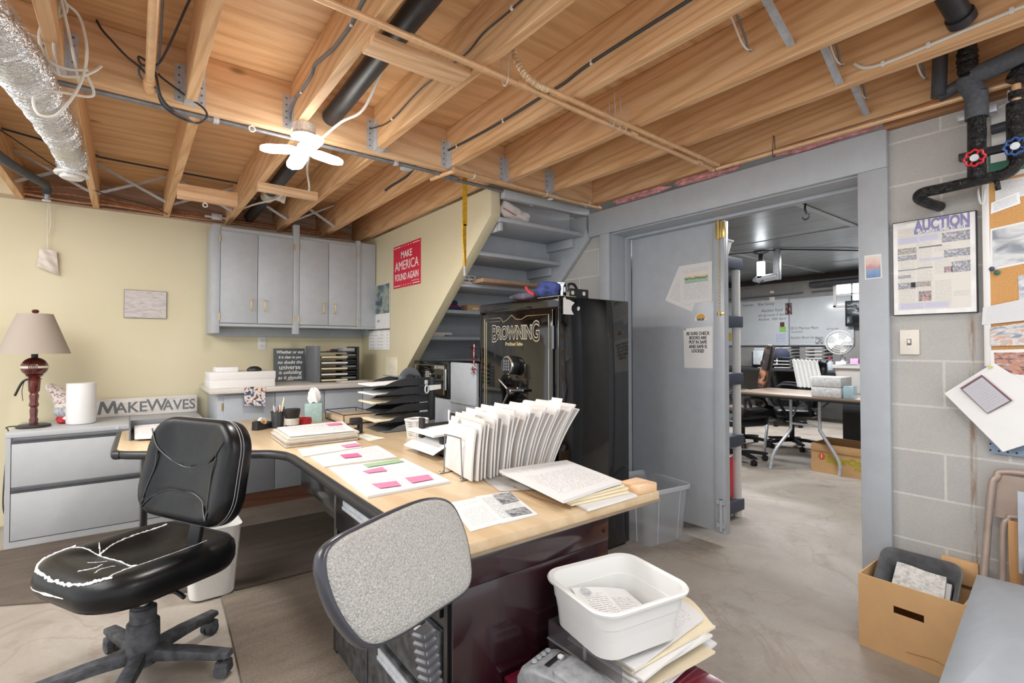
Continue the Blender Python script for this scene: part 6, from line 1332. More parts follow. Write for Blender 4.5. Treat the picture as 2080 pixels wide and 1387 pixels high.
b = B(); b.box(2.745, 2.79, .40, .52, 2.225, 2.255, .002); b.box(2.745, 2.79, .24, .37, 2.235, 2.265, .002)
for y in (.505, .385): b.cyl((2.74, y - .02, 2.25), (2.74, y - .02, 2.29), .004, n=8)
mk('bracket', b, STEEL, t)
b = B(); b.cyl((2.80, .425, 2.17), (2.80, -.2, 2.19), .020, n=14); b.tube([(2.70, .56, 2.59), (2.70, .565, 2.45), (2.70, .57, 2.335)], .026, 14, False); b.tube([(2.72, .575, 2.345), (2.72, .50, 2.365), (2.715, .47, 2.37)], .025, 12, False); mk('grey_pipe', b, mat('grey_pipe', '45474d', .5, var=.1), t)
wsheet('paper_sheet', 'white sheet behind the taped pipes above the cork board', 'paper', [(.43, 2.06), (.2, 2.09), (.2, 2.30), (.43, 2.27)], PAPER, 2.834)
b = B(); b.box(2.806, 2.822, -.1, .436, 1.987, 2.07, .003); t2 = thing('tool_box', 'green and white box behind the red valve', 'box', (2.81, .2, 1.99)); mk('box', b, mat('green_box', '3f7a66', .5, var=.05), t2)
b = B(); b.box(2.8045, 2.8065, -.1, .43, 2.035, 2.068); mk('white_band', b, PAPER, t2)
one('picture_corner', B().box(2.805, 2.836, -.1, .53, 2.075, 2.105, .002), CABLE_K, 'dark narrow shelf edge behind the red valve', 'shelf')
b = B()
for (y0, r) in ((1.05, .05), (1.7, .055), (2.2, .06)): blob(b, (2.80, y0, 2.33), (.03, .22, .02), .2, int(y0 * 10))
one('insulation', b, mat('pink_insulation', 'c98e8e', .95, var=.2, vs=30, bump=.8, bs=60), 'pink fibre insulation stuffed along the top of the doorway wall', 'insulation', kind='stuff')
b = B(); b.tube([(2.79, .75, 2.35), (2.78, .66, 2.345), (2.79, .57, 2.36), (2.80, .50, 2.37)], .005, 6); one('cable', b, mat('orange_cable', 'd98a4d', .5), 'orange cable running along the sill plate', 'cable')

# ---------------------------------------------------------------- things on the floor at the right
t = thing('cardboard_box', 'open cardboard file box with a hand hole standing by the door casing', 'box', (2.66, .65, 0))
b = B(); th = .006; x0, x1, y0, y1, h_ = 2.515, 2.80, .475, .825, .305
b.box(x0 + th, x1 - th, y0 + th, y1 - th, 0, th); b.box(x1 - th, x1, y0 + th, y1 - th, 0, h_); b.box(x0 + th, x1, y0, y0 + th, 0, h_); b.box(x0 + th, x1, y1 - th, y1, 0, h_)
# front panel with the hand hole
for (ya, yb, za, zb) in ((y0, y1, 0, .185), (y0, y1, .215, h_), (y0, .60, .185, .215), (.70, y1, .185, .215)): b.box(x0, x0 + th, ya, yb, za, zb)
b.mi = 1
b.mi = 0; mk('box_wall', b, KRAFT, t)
b = B(); b.box(x0 + .001, x1, y0 - .002, y0 + .001, h_ - .02, h_ + .07) if False else b.box(2.772, 2.79, .482, .60, .29, .39, .002); mk('folded_flap', b, KRAFT, t)
b = B(); b.tube([(x0 - .0006, .50, .03), (x0 - .0006, .56, .055), (x0 - .0006, .62, .05), (x0 - .0006, .66, .045)], .0012, 5); mk('water_stain', b, mat('stain_brown', '9c6c3e', .8), t)
t = thing('waste_bin', 'grey black plastic waste bin tipped into the cardboard box, newspapers inside', 'bin', (2.66, .66, .01))
Mt = Matrix.Translation((2.640, .655, .302)) @ Matrix.Rotation(R(-42), 4, 'Y'); b = B(); rings = []
for w, h2, z in ((.11, .17, -.167), (.12, .19, -.17), (.215, .25, -.02), (.235, .275, -.004), (.242, .282, .004), (.232, .272, .008), (.208, .243, -.012), (.11, .175, -.155)): rings.append([b.bm.verts.new(Mt @ V((x, y, z))) for x, y in rrect(w, h2, .045, 5)])
for r0, r1 in zip(rings, rings[1:]): b.bridge(r0, r1)
b.face(rings[0][::-1]); b.face(rings[-1]); mk('bin', b, mat('dusty_bin', '5f6062', .6, var=.15, vs=18), t, 25)
t = thing('newspaper', 'folded grey newspapers stuffed into the tipped waste bin in the box', 'newspaper', (2.66, .63, .2))
PG = picture('newsprint_grey', [(.2, 'b5b4b1'), (.5, 'cfceca'), (.8, 'dddcd8')], 9, 5, 1, 1, 3.)
b = B(); b.sheet(Mt @ V((-.085, .085, -.035)), Mt @ V((-.085, -.095, -.035)), Mt @ V((.065, -.085, -.03)), Mt @ V((.075, .085, -.03)), 6, 4, .022, lambda u, v: .004 * math.sin(7 * u)); mk('folded_pages', b, PG, t)
b = B(); b.sheet(Mt @ V((-.09, .07, -.062)), Mt @ V((-.09, -.105, -.062)), Mt @ V((.055, -.10, -.058)), Mt @ V((.06, .06, -.058)), 6, 4, .02); mk('folded_pages', b, PAPER, t)
t = thing('folding_chair', 'tan metal folding chair leaning against the block wall', 'chair', (2.78, .3, 0))
TAN = mat('tan_metal', 'a9978b', .35, .2, var=.05)
b = B(); b.tube([(2.66, .475, .0), (2.75, .455, .45), (2.775, .44, .70), (2.782, .425, .755), (2.786, .385, .785), (2.786, .12, .785), (2.782, .07, .755), (2.775, .055, .70), (2.75, .04, .45), (2.66, .02, 0)], .013, 12, sub=8); mk('frame', b, TAN, t)
b = B(); b.tube([(2.70, .40, .02), (2.74, .405, .35), (2.76, .405, .55), (2.766, .39, .60), (2.768, .36, .615), (2.768, .14, .615), (2.766, .11, .60), (2.76, .10, .55), (2.70, .10, .02)], .011, 12, sub=6); mk('seat_frame', b, TAN, t)
b = B(); b.sheet((2.775, .43, .60), (2.775, .07, .60), (2.785, .08, .77), (2.785, .42, .77), 8, 6, .004, lambda u, v: .02 * math.sin(PI * u)); mk('backrest', b, TAN, t)
b = B(); b.box(2.752, 2.762, .115, .39, .25, .60, .003); mk('seat_board', b, wood('tan_ply', 'd3a674', 'c79a68', 'a87a4a', 'z', 3.), t)
t = thing('cushion', 'dark blue grey carpet square leaning against the folding chair', 'carpet', (2.7, .3, .3)); k = NT('carpet_square'); n = k.noise(k.coord('Object'), 160., 3, .8); k.col(k.ramp(n, [(.3, '3f4650'), (.7, '7b828c')])); k.rough(.95); k.bump(n, .8, .005)
b = B(); b.box(0, .012, -.15, .16, 0, .46, .003, M=Matrix.Translation((2.655, .215, .03)) @ Matrix.Rotation(R(4), 4, 'Y') @ Matrix.Rotation(R(5), 4, 'X')); mk('carpet_square', b, k.m, t)
one('foam_board', B().box(2.70, 2.712, -.2, .355, .42, .73, .002), mat('light_blue_panel', 'b3bac4', .5), 'light grey blue flat board standing against the folding chair', 'panel')
t = thing('grey_chest', 'big grey painted chest with a sloping edged lid in the near right corner', 'chest', (2.0, .15, 0))
GC = mat('grey_chest_paint', '989ea5', .35, var=.03)
Mg = Matrix.Translation((2.465, .432, 0)) @ Matrix.Rotation(R(5.2), 4, 'Z')
b = B(); b.box(-1.05, -.004, -.75, -.004, 0, .44, .004, M=Mg); mk('body', b, GC, t)
b = B(); o4 = [(-1.06, -.76), (0.0, -.76), (0.0, 0.0), (-1.06, 0.0)]; i4 = [(-.72, -.62), (-.37, -.62), (-.37, -.10), (-.72, -.10)]
lo = [b.bm.verts.new(Mg @ V((x, y, .44))) for x, y in o4]; md = [b.bm.verts.new(Mg @ V((x, y, .452))) for x, y in o4]; hi = [b.bm.verts.new(Mg @ V((x, y, .53))) for x, y in i4]
b.bridge(lo, md); b.bridge(md, hi); b.face(hi); b.face(lo[::-1]); mk('lid', b, GC, t)
# ---------------------------------------------------------------- second room through the doorway
CEILM = NT('metal_ceiling'); co = CEILM.coord('Object', (1, .15, 1)); CEILM.col(CEILM.ramp(CEILM.noise(co, 8., 4, .6), [(.3, '7f8183'), (.7, 'a0a2a3')])); CEILM.b.inputs['Metallic'].default_value = .55; CEILM.rough(.34); CEILM.bump(CEILM.noise(co, 14., 2, .5), .06, .01); CEILM = CEILM.m
struct('ceiling_garage', B().box(3.04, 10.2, .3, 7.2, 2.62, 2.66), CEILM)
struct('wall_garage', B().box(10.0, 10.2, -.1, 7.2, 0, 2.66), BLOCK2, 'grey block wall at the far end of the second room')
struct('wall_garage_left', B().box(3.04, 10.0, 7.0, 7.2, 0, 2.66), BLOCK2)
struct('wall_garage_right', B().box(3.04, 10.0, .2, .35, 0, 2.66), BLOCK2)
b = B(); b.box(9.95, 9.998, .35, 7.0, 2.52, 2.62); struct('trim_5', b, mat('dark_board', '3a332e', .7, var=.1), 'dark board along the top of the far block wall')
for i, (a_, c_) in enumerate((((3.1, 2.1), (9.9, 2.05)), ((6.35, .4), (6.35, 6.9)), ((3.1, 3.75), (9.9, 3.7)), ((8.8, .4), (8.8, 6.9)))):
    b = B(); b.box(min(a_[0], c_[0]) - .008, max(a_[0], c_[0]) + .008, min(a_[1], c_[1]) - .008, max(a_[1], c_[1]) + .008, 2.612, 2.6205); struct('trim_%d' % (6 + i), b, mat('seam_strip', 'b9bbbc', .4, .4), 'narrow seam strip on the metal ceiling')
for i, (y0, y1, z0, z1, lab) in enumerate(((4.37, 5.9, 1.33, 2.20, 'left whiteboard on the far wall with handwriting at its top'), (3.30, 4.35, 1.33, 2.185, 'right whiteboard on the far wall with handwriting low down'))):
    t = thing('whiteboard', lab, 'whiteboard', (9.97, (y0 + y1) / 2, z0)); b = B(); b.box(9.965, 9.995, y0, y1, z0, z1, .003); mk('surface', b, mat('whiteboard_surface', 'c9cdd0', .2, var=.02, vs=3), t)
    b = B(); b.box(9.95, 9.996, y0, y1, z0 - .02, z0 + .005, .003); b.box(9.955, 9.996, y0, y1, z1, z1 + .012); b.box(9.955, 9.996, y0 - .012, y0 + .004, z0, z1); mk('frame', b, STEEL, t)
    INKB = mat('marker_ink', '55595f', .5, var=0)
    for s_, yy, zz, sz in ((('Calendar    Blue Sunday', 4.95, 2.13, .075), ('Auction food', 4.68, 2.0, .085), ('set up room 3 April', 4.68, 1.91, .075), ('Auction, 10th April', 4.68, 1.83, .075)) if i == 0 else (('2012 Marine Mart', 4.10, 1.635, .075), ('Insurance', 4.22, 1.57, .06), ('Auction Book list', 4.13, 1.46, .065), ('Spring sale', 3.62, 1.61, .05))):
        text(t, s_, sz, INKB, (9.9645, yy, zz), *WR, ext=.0002, sx=.9, shear=.15)
b = B()
def far_sheet(nm, lab, cat, y0, y1, z0, z1, m, x=9.955):
    b = B(); b.sheet((x, y1, z0), (x, y0, z0), (x, y0, z1), (x, y1, z1), 1, 1, .001); return one(nm, b, m, lab, cat)
far_sheet('photo_print', 'small dark portrait photo between the two whiteboards', 'photo', 4.30, 4.42, 1.90, 2.12, picture('portrait', [(.2, '3c3a40'), (.5, '6d5a5a'), (.65, 'c09a90'), (.9, '4b4c55')], 4, 2, 1, 1, 1.))
far_sheet('paper_note', 'bright green note on the left whiteboard', 'note', 4.41, 4.53, 1.58, 1.67, mat('lime_note', '8fc45c', .6))
far_sheet('sticker', 'dark red round sticker above the green note', 'sticker', 4.44, 4.52, 1.67, 1.76, mat('dark_sticker', '5f3a3c', .6, var=.2, vs=40))
far_sheet('paper_sheet', 'pale blue printed page below the green note', 'paper', 4.39, 4.62, 1.35, 1.57, printed('blue_page', 'c9cedd', '5a6070', 8, .6, .08, 1, .6, 2.))
far_sheet('photo_print', 'grey photo low on the right whiteboard', 'photo', 3.77, 3.90, 1.34, 1.47, picture('grey_face', [(.2, '5b5d60'), (.5, '9a9c9e'), (.8, 'd0d1d2')], 4, 3, 1, 1, 3.))
far_sheet('paper_note', 'yellow strip at the left edge of the left whiteboard', 'note', 5.50, 5.56, 1.42, 1.58, mat('yellow_note', 'c9a63a', .6))
t = thing('wall_screen', 'black flat screen on the far wall beside the window', 'screen', (9.85, 3.1, 1.64)); b = B(); b.box(9.85, 9.93, 2.75, 3.38, 1.64, 2.08, .006); mk('body', b, BLACK, t)
b = B(); b.sheet((9.8495, 3.35, 1.69), (9.8495, 2.78, 1.69), (9.8495, 2.78, 2.05), (9.8495, 3.35, 2.05), 1, 1); mk('display', b, picture('screen_image', [(.25, '1c1f20'), (.5, '4f5557'), (.65, 'a9b0b1'), (.85, '2d3031')], 2.5, 2, 1, 1, 2., .1), t)
b = B(); b.cyl((9.93, 3.1, 1.86), (9.998, 3.1, 1.86), .03, n=10); mk('mount', b, BLACK, t)
t = thing('window_1', 'small bright basement window high in the far wall', 'window', (9.97, 3.3, 2.0)); t['kind'] = 'structure'
b = B(); b.box(9.985, 9.998, 2.9, 3.56, 2.02, 2.43); mk('pane', b, mat('daylight_pane', 'f3f8ff', .3, var=0, emit=2.), t)
b = B(); b.box(9.95, 9.998, 3.55, 3.60, 1.99, 2.47, .003); b.box(9.95, 9.998, 2.85, 3.60, 2.42, 2.47, .003); b.box(9.95, 9.998, 2.85, 3.60, 1.98, 2.02, .003); b.box(9.965, 9.998, 3.30, 3.325, 2.02, 2.42); b.box(9.965, 9.998, 2.9, 3.55, 2.20, 2.22); mk('window_frame', b, WHITE, t)
b = B(); b.cyl((9.94, 5.8, 2.27), (9.94, 4.1, 2.30), .012, n=8); b.cyl((9.94, 3.95, 2.30), (9.94, 3.6, 2.305), .012, n=8); one('conduit', b, CABLE_G, 'grey conduit running above the whiteboards', 'conduit')
b = B(); b.box(9.95, 9.99, 4.62, 4.72, 2.17, 2.26, .004); b.box(9.95, 9.99, 4.63, 4.71, 2.33, 2.38, .004); one('wall_outlet', b, mat('ivory', 'e6dfd3'), 'small pale outlet box above the left whiteboard', 'outlet')
b = B(); b.cyl((9.88, 3.95, 2.42), (9.88, .6, 2.44), .05, n=14); one('duct_pipe', b, mat('grey_pipe', '45474d'), 'grey round pipe along the far wall above the window', 'pipe')
# ceiling light cluster
t = thing('work_light', 'silver ceiling light with a glowing white tube lamp in the second room', 'lamp', (7.0, 3.38, 2.3))
b = B(); b.cyl((7.0, 3.43, 2.27), (7.0, 3.43, 2.47), .052, n=20); mk('lamp_tube', b, mat('tube_glow', 'f6fbff', .4, var=0, emit=9.), t)
b = B(); b.lathe([(.09, 2.62), (.10, 2.60), (.03, 2.575), (.03, 2.47)], (7.0, 3.43, 0), 20); mk('ceiling_mount', b, BLACK, t)
b = B(); b.cyl((7.0, 3.43, 2.24), (7.0, 3.43, 2.272), .055, .052, 20); mk('lamp_base', b, BLACK, t)
b = B(); b.cyl((7.0, 3.47, 2.23), (7.0, 3.20, 2.25), .05, n=20); b.cyl((7.0, 3.47, 2.23), (7.0, 3.54, 2.225), .05, .02, 20); b.box(6.96, 7.04, 3.17, 3.25, 2.20, 2.62, .01); mk('camera_body', b, STEEL, t)
b = B(); b.tube([(7.0, 3.2, 2.60), (6.9, 3.3, 2.595), (6.7, 3.9, 2.60), (6.2, 4.6, 2.61)], .008, 6); b.tube([(7, 3.17, 2.605), (7.5, 2.8, 2.60), (8.2, 2.4, 2.605), (8.8, 2.2, 2.61)], .009, 6); b.tube([(6.98, 3.35, 2.23), (6.9, 3.5, 2.12), (6.8, 3.8, 2.08), (6.7, 4.2, 2.15)], .007, 6); mk('power_cord', b, CABLE_K, t)
t = thing('ceiling_hook', 'black strap with a hook hanging from the metal ceiling', 'hook', (5.0, 2.03, 2.5)); b = B(); b.tube([(5, 2.03, 2.622), (5, 2.035, 2.57), (5, 2.025, 2.52)], .009, 6); b.tube([(5 , 2.03 + .03 * math.cos(a), 2.50 + .03 * math.sin(a)) for a in (2.4, 3.3, 4.2, 5.2, 6.2)], .007, 6); mk('strap', b, BLACK, t)

# ---------------------------------------------------------------- plastic shelf unit behind the door
SH = mat('navy_plastic', '3c4150', .55, var=.06)
t = thing('shelf_unit', 'dark plastic shelf unit with white round posts behind the grey door', 'shelf', (3.52, 2.4, 0))
zs = (.05, .535, 1.0, 1.43, 1.87)
for i, z in enumerate(zs):
    b = B(); b.box(3.30, 3.72, 1.96, 2.85, z, z + .085, .006); mk('shelf_board', b, SH, t)
for i in range(4):
    for (x, y) in ((3.685, 1.998), (3.335, 1.998), (3.685, 2.81), (3.335, 2.81)):
        b = B(); b.cyl((x, y, zs[i] + .085), (x, y, zs[i + 1]), .030, n=16); mk('post', b, WHITE, t)
for (x, y) in ((3.685, 1.998), (3.335, 1.998), (3.685, 2.81), (3.335, 2.81)):
    b = B(); b.cyl((x, y, 0), (x, y, .05), .030, n=16); mk('foot', b, WHITE, t)
t = thing('plastic_tub', 'grey white plastic tub on top of the dark shelf unit', 'tub', (3.5, 2.2, 1.9555))
b = B(); rings = []
for w, h, z in ((.26, .26, 0), (.28, .28, .002), (.33, .33, .135), (.35, .35, .137), (.352, .352, .147), (.32, .32, .147), (.27, .27, .01)): rings.append([b.bm.verts.new((3.545 + x, 2.19 + y, 1.9555 + z)) for x, y in rrect(w, h, .04, 4)])
for r0, r1 in zip(rings, rings[1:]): b.bridge(r0, r1)
b.face(rings[0][::-1]); b.face(rings[-1]); mk('tub', b, WHITE, t, 25)
t = thing('tool_bag', 'dark patterned bag on the second highest shelf behind the door', 'bag', (3.5, 2.2, 1.516)); b = B(); b.box(3.38, 3.64, 2.04, 2.3, 1.5155, 1.80, .03, 3); mk('bag', b, mat('patterned_bag', '3c3f46', .6, var=.5, vs=35), t)
one('red_jug', B().box(3.50, 3.645, 2.0, 2.06, .136, .46, .02), mat('red_plastic', 'c42030', .35, var=.03), 'red plastic object on the lowest shelf behind the white post', 'jug')
one('storage_box', B().box(3.39, 3.58, 2.05, 2.4, .621, .86, .01), BLACK, 'black box on the second lowest shelf behind the door', 'box')

# ---------------------------------------------------------------- folding table and things on it
tb = thing('folding_table', 'brown topped folding table with bent steel legs in the second room', 'table', (5.95, 2.2, 0))
b = B(); b.box(5.48, 6.30, 1.15, 3.0, .755, .78, .004); mk('tabletop', b, wood('brown_top', '9a8470', '8b7562', '75614f', 'y', 2., .4, False), tb)
b = B(); b.box(5.47, 6.31, 1.14, 3.01, .735, .757, .004); mk('edge_band', b, BLACK, tb)
for y0 in (2.28, 1.30):
    b = B()
    b.tube([(5.31 + .05, y0 + .27, 0), (5.42, y0 + .25, .18), (5.60, y0 + .18, .38), (5.62, y0 + .17, .46), (5.62, y0 + .17, .735)], .016, 10, True, sub=5) if y0 > 2 else b.tube([(5.40, y0 - .05, 0), (5.5, y0, .2), (5.62, y0 + .1, .4), (5.62, y0 + .1, .735)], .016, 10)
    mk('leg', b, STEEL, tb)
b = B(); b.tube([(5.60, 1.985, 0), (5.60, 1.99, .15), (5.60, 2.14, .40), (5.60, 2.16, .47), (5.60, 2.16, .735)], .016, 10, True, sub=5); mk('leg', b, STEEL, tb)
b = B(); b.cyl((5.62, 2.45, .47), (5.60, 2.16, .47), .012, n=8); b.tube([(5.60, 2.2, .60), (5.9, 2.2, .68), (6.1, 2.2, .735)], .010, 8); b.tube([(5.61, 2.43, .55), (5.8, 2.43, .66), (6.1, 2.43, .735)], .010, 8); mk('brace', b, STEEL, tb)
b = B(); b.tube([(6.15, 2.95, .735), (6.15, 2.95, .4), (6.0, 2.9, .2), (5.95, 2.9, 0)], .016, 10); b.tube([(6.15, 1.4, .735), (6.15, 1.4, .4), (6.1, 1.3, .2), (6.1, 1.3, 0)], .016, 10); mk('leg', b, STEEL, tb)
GW = mat('speckled_wrap', 'c9c8c6', .6, var=.14, vs=60)
for i, z in enumerate((.7815, .8835)):
    b = B(); b.box(5.50, 5.78, 1.93, 2.20, z, z + .10, .008); one('packet', b, GW, ('lower', 'upper')[i] + ' of two white speckled packets stacked on the folding table', 'packet', 'speckled packets on the table')
t = thing('glass_box', 'pale blue clear plastic box beside the speckled packets', 'box', (5.55, 1.87, .7815)); b = B(); b.box(5.50, 5.60, 1.825, 1.912, .7815, .905, .006); mk('box', b, mat('pale_blue_clear', 'b5d3dc', .1, var=0, alpha=.55), t)
b = B(); b.sheet((5.52, 1.82, .783), (5.60, 1.55, .783), (5.9, 1.62, .783), (5.8, 1.86, .783), 2, 2, .002); one('paper_sheet', b, PAPER, 'white papers lying on the near end of the folding table', 'papers')
t = thing('cardboard_box', 'open cardboard grocery box with a printed shop name under the table', 'box', (5.8, 2.0, 0))
b = B(); b.box(5.64, 5.66, 1.35, 2.26, 0, .29); b.box(6.0, 6.02, 1.35, 2.26, 0, .31); b.box(5.66, 6.0, 2.24, 2.26, 0, .29); b.box(5.66, 6.0, 1.35, 1.37, 0, .30); b.box(5.66, 6.0, 1.37, 2.24, 0, .01); mk('box_wall', b, KRAFT, t)
b = B(); b.sheet((5.598, 2.10, .285), (5.598, 1.37, .285), (5.56, 1.37, .20), (5.56, 2.12, .20), 1, 1, .004) if False else b.box(5.63, 5.64, 1.36, 2.25, .22, .285, .002); mk('front_flap', b, KRAFT, t)
OR = mat('orange_print', 'd9622c', .6); YP = mat('green_yellow_print', 'b3ad22', .6)
b = B(); b.cyl((5.6395, 2.16, .165), (5.637, 2.16, .165), .032, n=18); mk('logo_disc', b, OR, t); text(t, '1', .05, PAPER, (5.6365, 2.16, .165), *WR, ext=.0003, bold=.002)
text(t, 'SuperOne', .088, YP, (5.6385, 1.945, .145), *WR, ext=.0003, bold=.004, sx=.95); text(t, 'FOODS', .045, YP, (5.6385, 1.80, .085), *WR, ext=.0003, bold=.002)

# ---------------------------------------------------------------- chairs in the second room
def task_chair(lab, x, y, rz, m, hb=.62, towel=None):
    t = thing('office_chair', lab, 'chair', (x, y, 0), rz, 'office chairs in the second room', world=False)
    five_star(t, .30, .12, (10, 82, 154, 226, 298), BLACK)
    b = B(); b.cyl((0, 0, .09), (0, 0, .42), .03, n=14); mk('gas_post', b, BLACK, t)
    Mq = Matrix.Translation((0, 0, .45)); b = B(); cushion(b, rrect(.52, .50, .12, 6), [(.1, .05), (.7, .05), (.9, .045), (1, .02), (1, -.02), (.9, -.04)], M=Mq); mk('seat', b, m, t, 50)
    Mk = Matrix.Translation((0, .27, .52 + hb / 2)) @ Matrix.Rotation(R(80), 4, 'X'); b = B(); cushion(b, [(xx * (1 - .25 * (yy / hb)), yy) for xx, yy in rrect(.50, hb, .12, 6)], [(.1, .04), (.6, .035), (.9, .045), (1, .02), (1, -.03), (.9, -.05), (.3, -.05)], M=Mk); mk('backrest', b, m, t, 50)
    for s in (-1, 1):
        b = B(); b.tube([(s * .27, .15, .43), (s * .31, .12, .60), (s * .31, .05, .68), (s * .31, -.17, .67), (s * .29, -.2, .60), (s * .27, -.1, .43)], .018, 8); mk('armrest', b, BLACK, t)
    return t
task_chair('flame patterned high backed chair behind the white shelf post', 6.45, 3.42, R(200), picture('flame_fabric', [(.2, '1d1a1a'), (.5, '3a2d28'), (.6, '8f5a3f'), (.7, 'b98563'), (.85, '2b2524')], 6, 4, 1, 1, 2., .5), .80)
k = NT('flame_pattern'); k.col(k.ramp(k.noise(k.coord('Object'), 7., 4, .6, .8), [(.3, '19181a'), (.52, '2e2726'), (.6, '8a5840'), (.68, 'c08a68'), (.74, '2b2524')])); k.rough(.6)
for o in C.objects:
    if o.get('label', '').startswith('flame patterned'):
        for c_ in o.children:
            if c_.name.startswith(('seat', 'backrest')): c_.data.materials[0] = k.m
c2 = task_chair('black chair with a white towel over its back beyond the folding table', 6.75, 2.93, R(215), LEATHER, .60)
t = thing('towel', 'white ribbed towel draped over the black chair back', 'towel', (6.62, 2.7, .8))
b = B(); 
b.sheet((6.42, 2.72, .80), (6.46, 2.44, .80), (6.60, 2.56, 1.11), (6.56, 2.84, 1.12), 26, 6, .008, lambda u, v: .012 * math.sin(u * 40)); b.sheet((6.56, 2.84, 1.12), (6.60, 2.56, 1.11), (6.82, 2.62, 1.08), (6.78, 2.90, 1.09), 26, 3, .008, lambda u, v: .012 * math.sin(u * 40) + .02 * math.sin(PI * v)); mk('cloth', b, mat('white_towel', 'dfdfdc', .9, var=.02), t)
task_chair('black chair with looped armrests in front of the folding table', 5.5, 2.98, R(160), BLACK, .10)
t = task_chair('dark office chair at the far wall desk holding a navy cap', 8.6, 3.82, R(20), BLACK, .55)
t = thing('cap', 'navy blue cap resting on the dark chair at the far desk', 'cap', (8.5, 3.85, 1.06)); b = B(); b.lathe([(.13, 0), (.13, .06), (.11, .12), (.06, .16), (0, .17)], (8.5, 3.85, 1.10), 20); b.ell((8.46, 3.72, 1.105), (.10, .12, .015)); mk('crown_and_brim', b, mat('navy_cloth', '23283a', .9, var=.1), t)

# ---------------------------------------------------------------- desk with trays and fan at the far wall
t = thing('work_table', 'long dark work table along the far wall', 'table', (9.45, 4.2, 0)); b = B(); b.box(9.0, 9.93, 2.2, 6.2, .86, .90, .004); mk('tabletop', b, mat('dark_laminate', '3b3c3f', .5), t)
for y in (2.3, 4.2, 6.1):
    b = B(); b.box(9.05, 9.9, y - .02, y + .02, 0, .86); mk('leg', b, BLACK, t)
for j, (y0, lab) in enumerate(((3.47, 'stack of black letter trays left of the white fan'), (4.0, 'stack of black letter trays half hidden by the navy cap'), (2.62, 'stack of black letter trays right of the fan at the doorway edge'))):
    t = thing('letter_tray', lab, 'tray', (9.4, y0 + .14, .901), group='letter trays at the far wall')
    for i in range(7):
        z = .905 + i * .058; b = B(); b.box(9.20, 9.55, y0, y0 + .29, z, z + .008); b.prism([(9.20, z), (9.26, z + .03), (9.40, z + .042), (9.55, z + .042), (9.55, z)], y0, y0 + .006, 'y'); b.prism([(9.20, z), (9.26, z + .03), (9.40, z + .042), (9.55, z + .042), (9.55, z)], y0 + .284, y0 + .29, 'y'); mk('tray', b, TRAYK, t)
        b = B(); b.box(9.16, 9.52, y0 + .02, y0 + .27, z + .009, z + .02); one('paper_stack', b, PAPER, 'white papers in the %s tray of the far wall, %s' % (('lowest', 'second', 'third', 'fourth', 'fifth', 'sixth', 'top')[i], ('stack left of the fan', 'stack behind the cap', 'stack right of the fan')[j]), 'papers', 'papers in the far wall trays')
t = thing('fan', 'round white desk fan on the far work table', 'fan', (9.32, 3.22, .901))
Mf = Matrix.Translation((9.28, 3.27, 1.355)) @ Matrix.Rotation(R(-90), 4, 'Y') @ Matrix.Rotation(R(14), 4, 'X')
FANW = mat('fan_white', 'dddcd8', .4, var=.01)
b = B(); b.lathe([(.185, -.05), (.20, -.03), (.203, 0), (.20, .03), (.19, .045), (.185, .03), (.182, -.03), (.185, -.05)], (0, 0, 0), 40, Mf, cap=False); cg = mk('cage_ring', b, FANW, t)
b = B()
for i in range(44): a = 2 * PI * i / 44; b.tube([Mf @ V((.04 * math.cos(a), .04 * math.sin(a), .07)), Mf @ V((.12 * math.cos(a + .12), .12 * math.sin(a + .12), .068)), Mf @ V((.19 * math.cos(a + .25), .19 * math.sin(a + .25), .04))], .0022, 4, True, sub=3)
for r in (.075, .11, .15): b.tube([Mf @ V((r * math.cos(2 * PI * i / 28), r * math.sin(2 * PI * i / 28), .069 - .03 * max(0, r - .11))) for i in range(28)], .002, 4, False, True)
mk('front_grille', b, FANW, cg)
b = B(); b.lathe([(0, .08), (.045, .078), (.05, .068), (.045, .06)], (0, 0, 0), 24, Mf); mk('badge', b, WHITE, cg)
for i in range(4):
    b = B(); a = PI / 2 * i + .4; b.prism([(.03 * math.cos(a), .03 * math.sin(a)), (.16 * math.cos(a - .35), .16 * math.sin(a - .35)), (.17 * math.cos(a), .17 * math.sin(a)), (.16 * math.cos(a + .35), .16 * math.sin(a + .35))], 0, .01, 'z', M=Mf); mk('blade', b, FANW, t)
b = B(); b.cyl(Mf @ V((0, 0, -.02)), Mf @ V((0, 0, -.13)), .06, .04, 20); b.cyl(Mf @ V((0, 0, -.08)), (9.36, 3.25, 1.0), .018, n=10); b.cyl((9.36, 3.25, .93), (9.36, 3.25, 1.12), .05, .035, n=16); b.lathe([(.11, .901), (.11, .915), (.06, .935), (0, .935)], (9.36, 3.25, 0), 28); mk('stand', b, FANW, t)
t = thing('spray_bottle', 'clear spray bottle with a red trigger under the fan', 'bottle', (9.15, 3.34, .901)); b = B(); b.lathe([(.04, 0), (.045, .01), (.045, .12), (.02, .16), (.015, .18)], (9.15, 3.36, .901), 18); mk('bottle', b, mat('clear_bottle', 'cdd7df', .1, var=0, alpha=.6), t); b = B(); b.box(9.10, 9.18, 3.345, 3.375, 1.08, 1.115, .006); mk('trigger', b, MATS['red_plastic'], t)
one('box', B().box(9.1, 9.25, 2.95, 3.06, .901, 1.10, .004), mat('lilac_pink', 'cf9fcb', .5, var=.1), 'lilac pink carton on the far work table right of the spray bottle', 'box')
one('tissue_packet', B().box(9.1, 9.2, 3.12, 3.27, .901, 1.05, .01), mat('pale_packet', 'd3dde2', .5), 'pale packet on the far work table below the fan', 'packet')
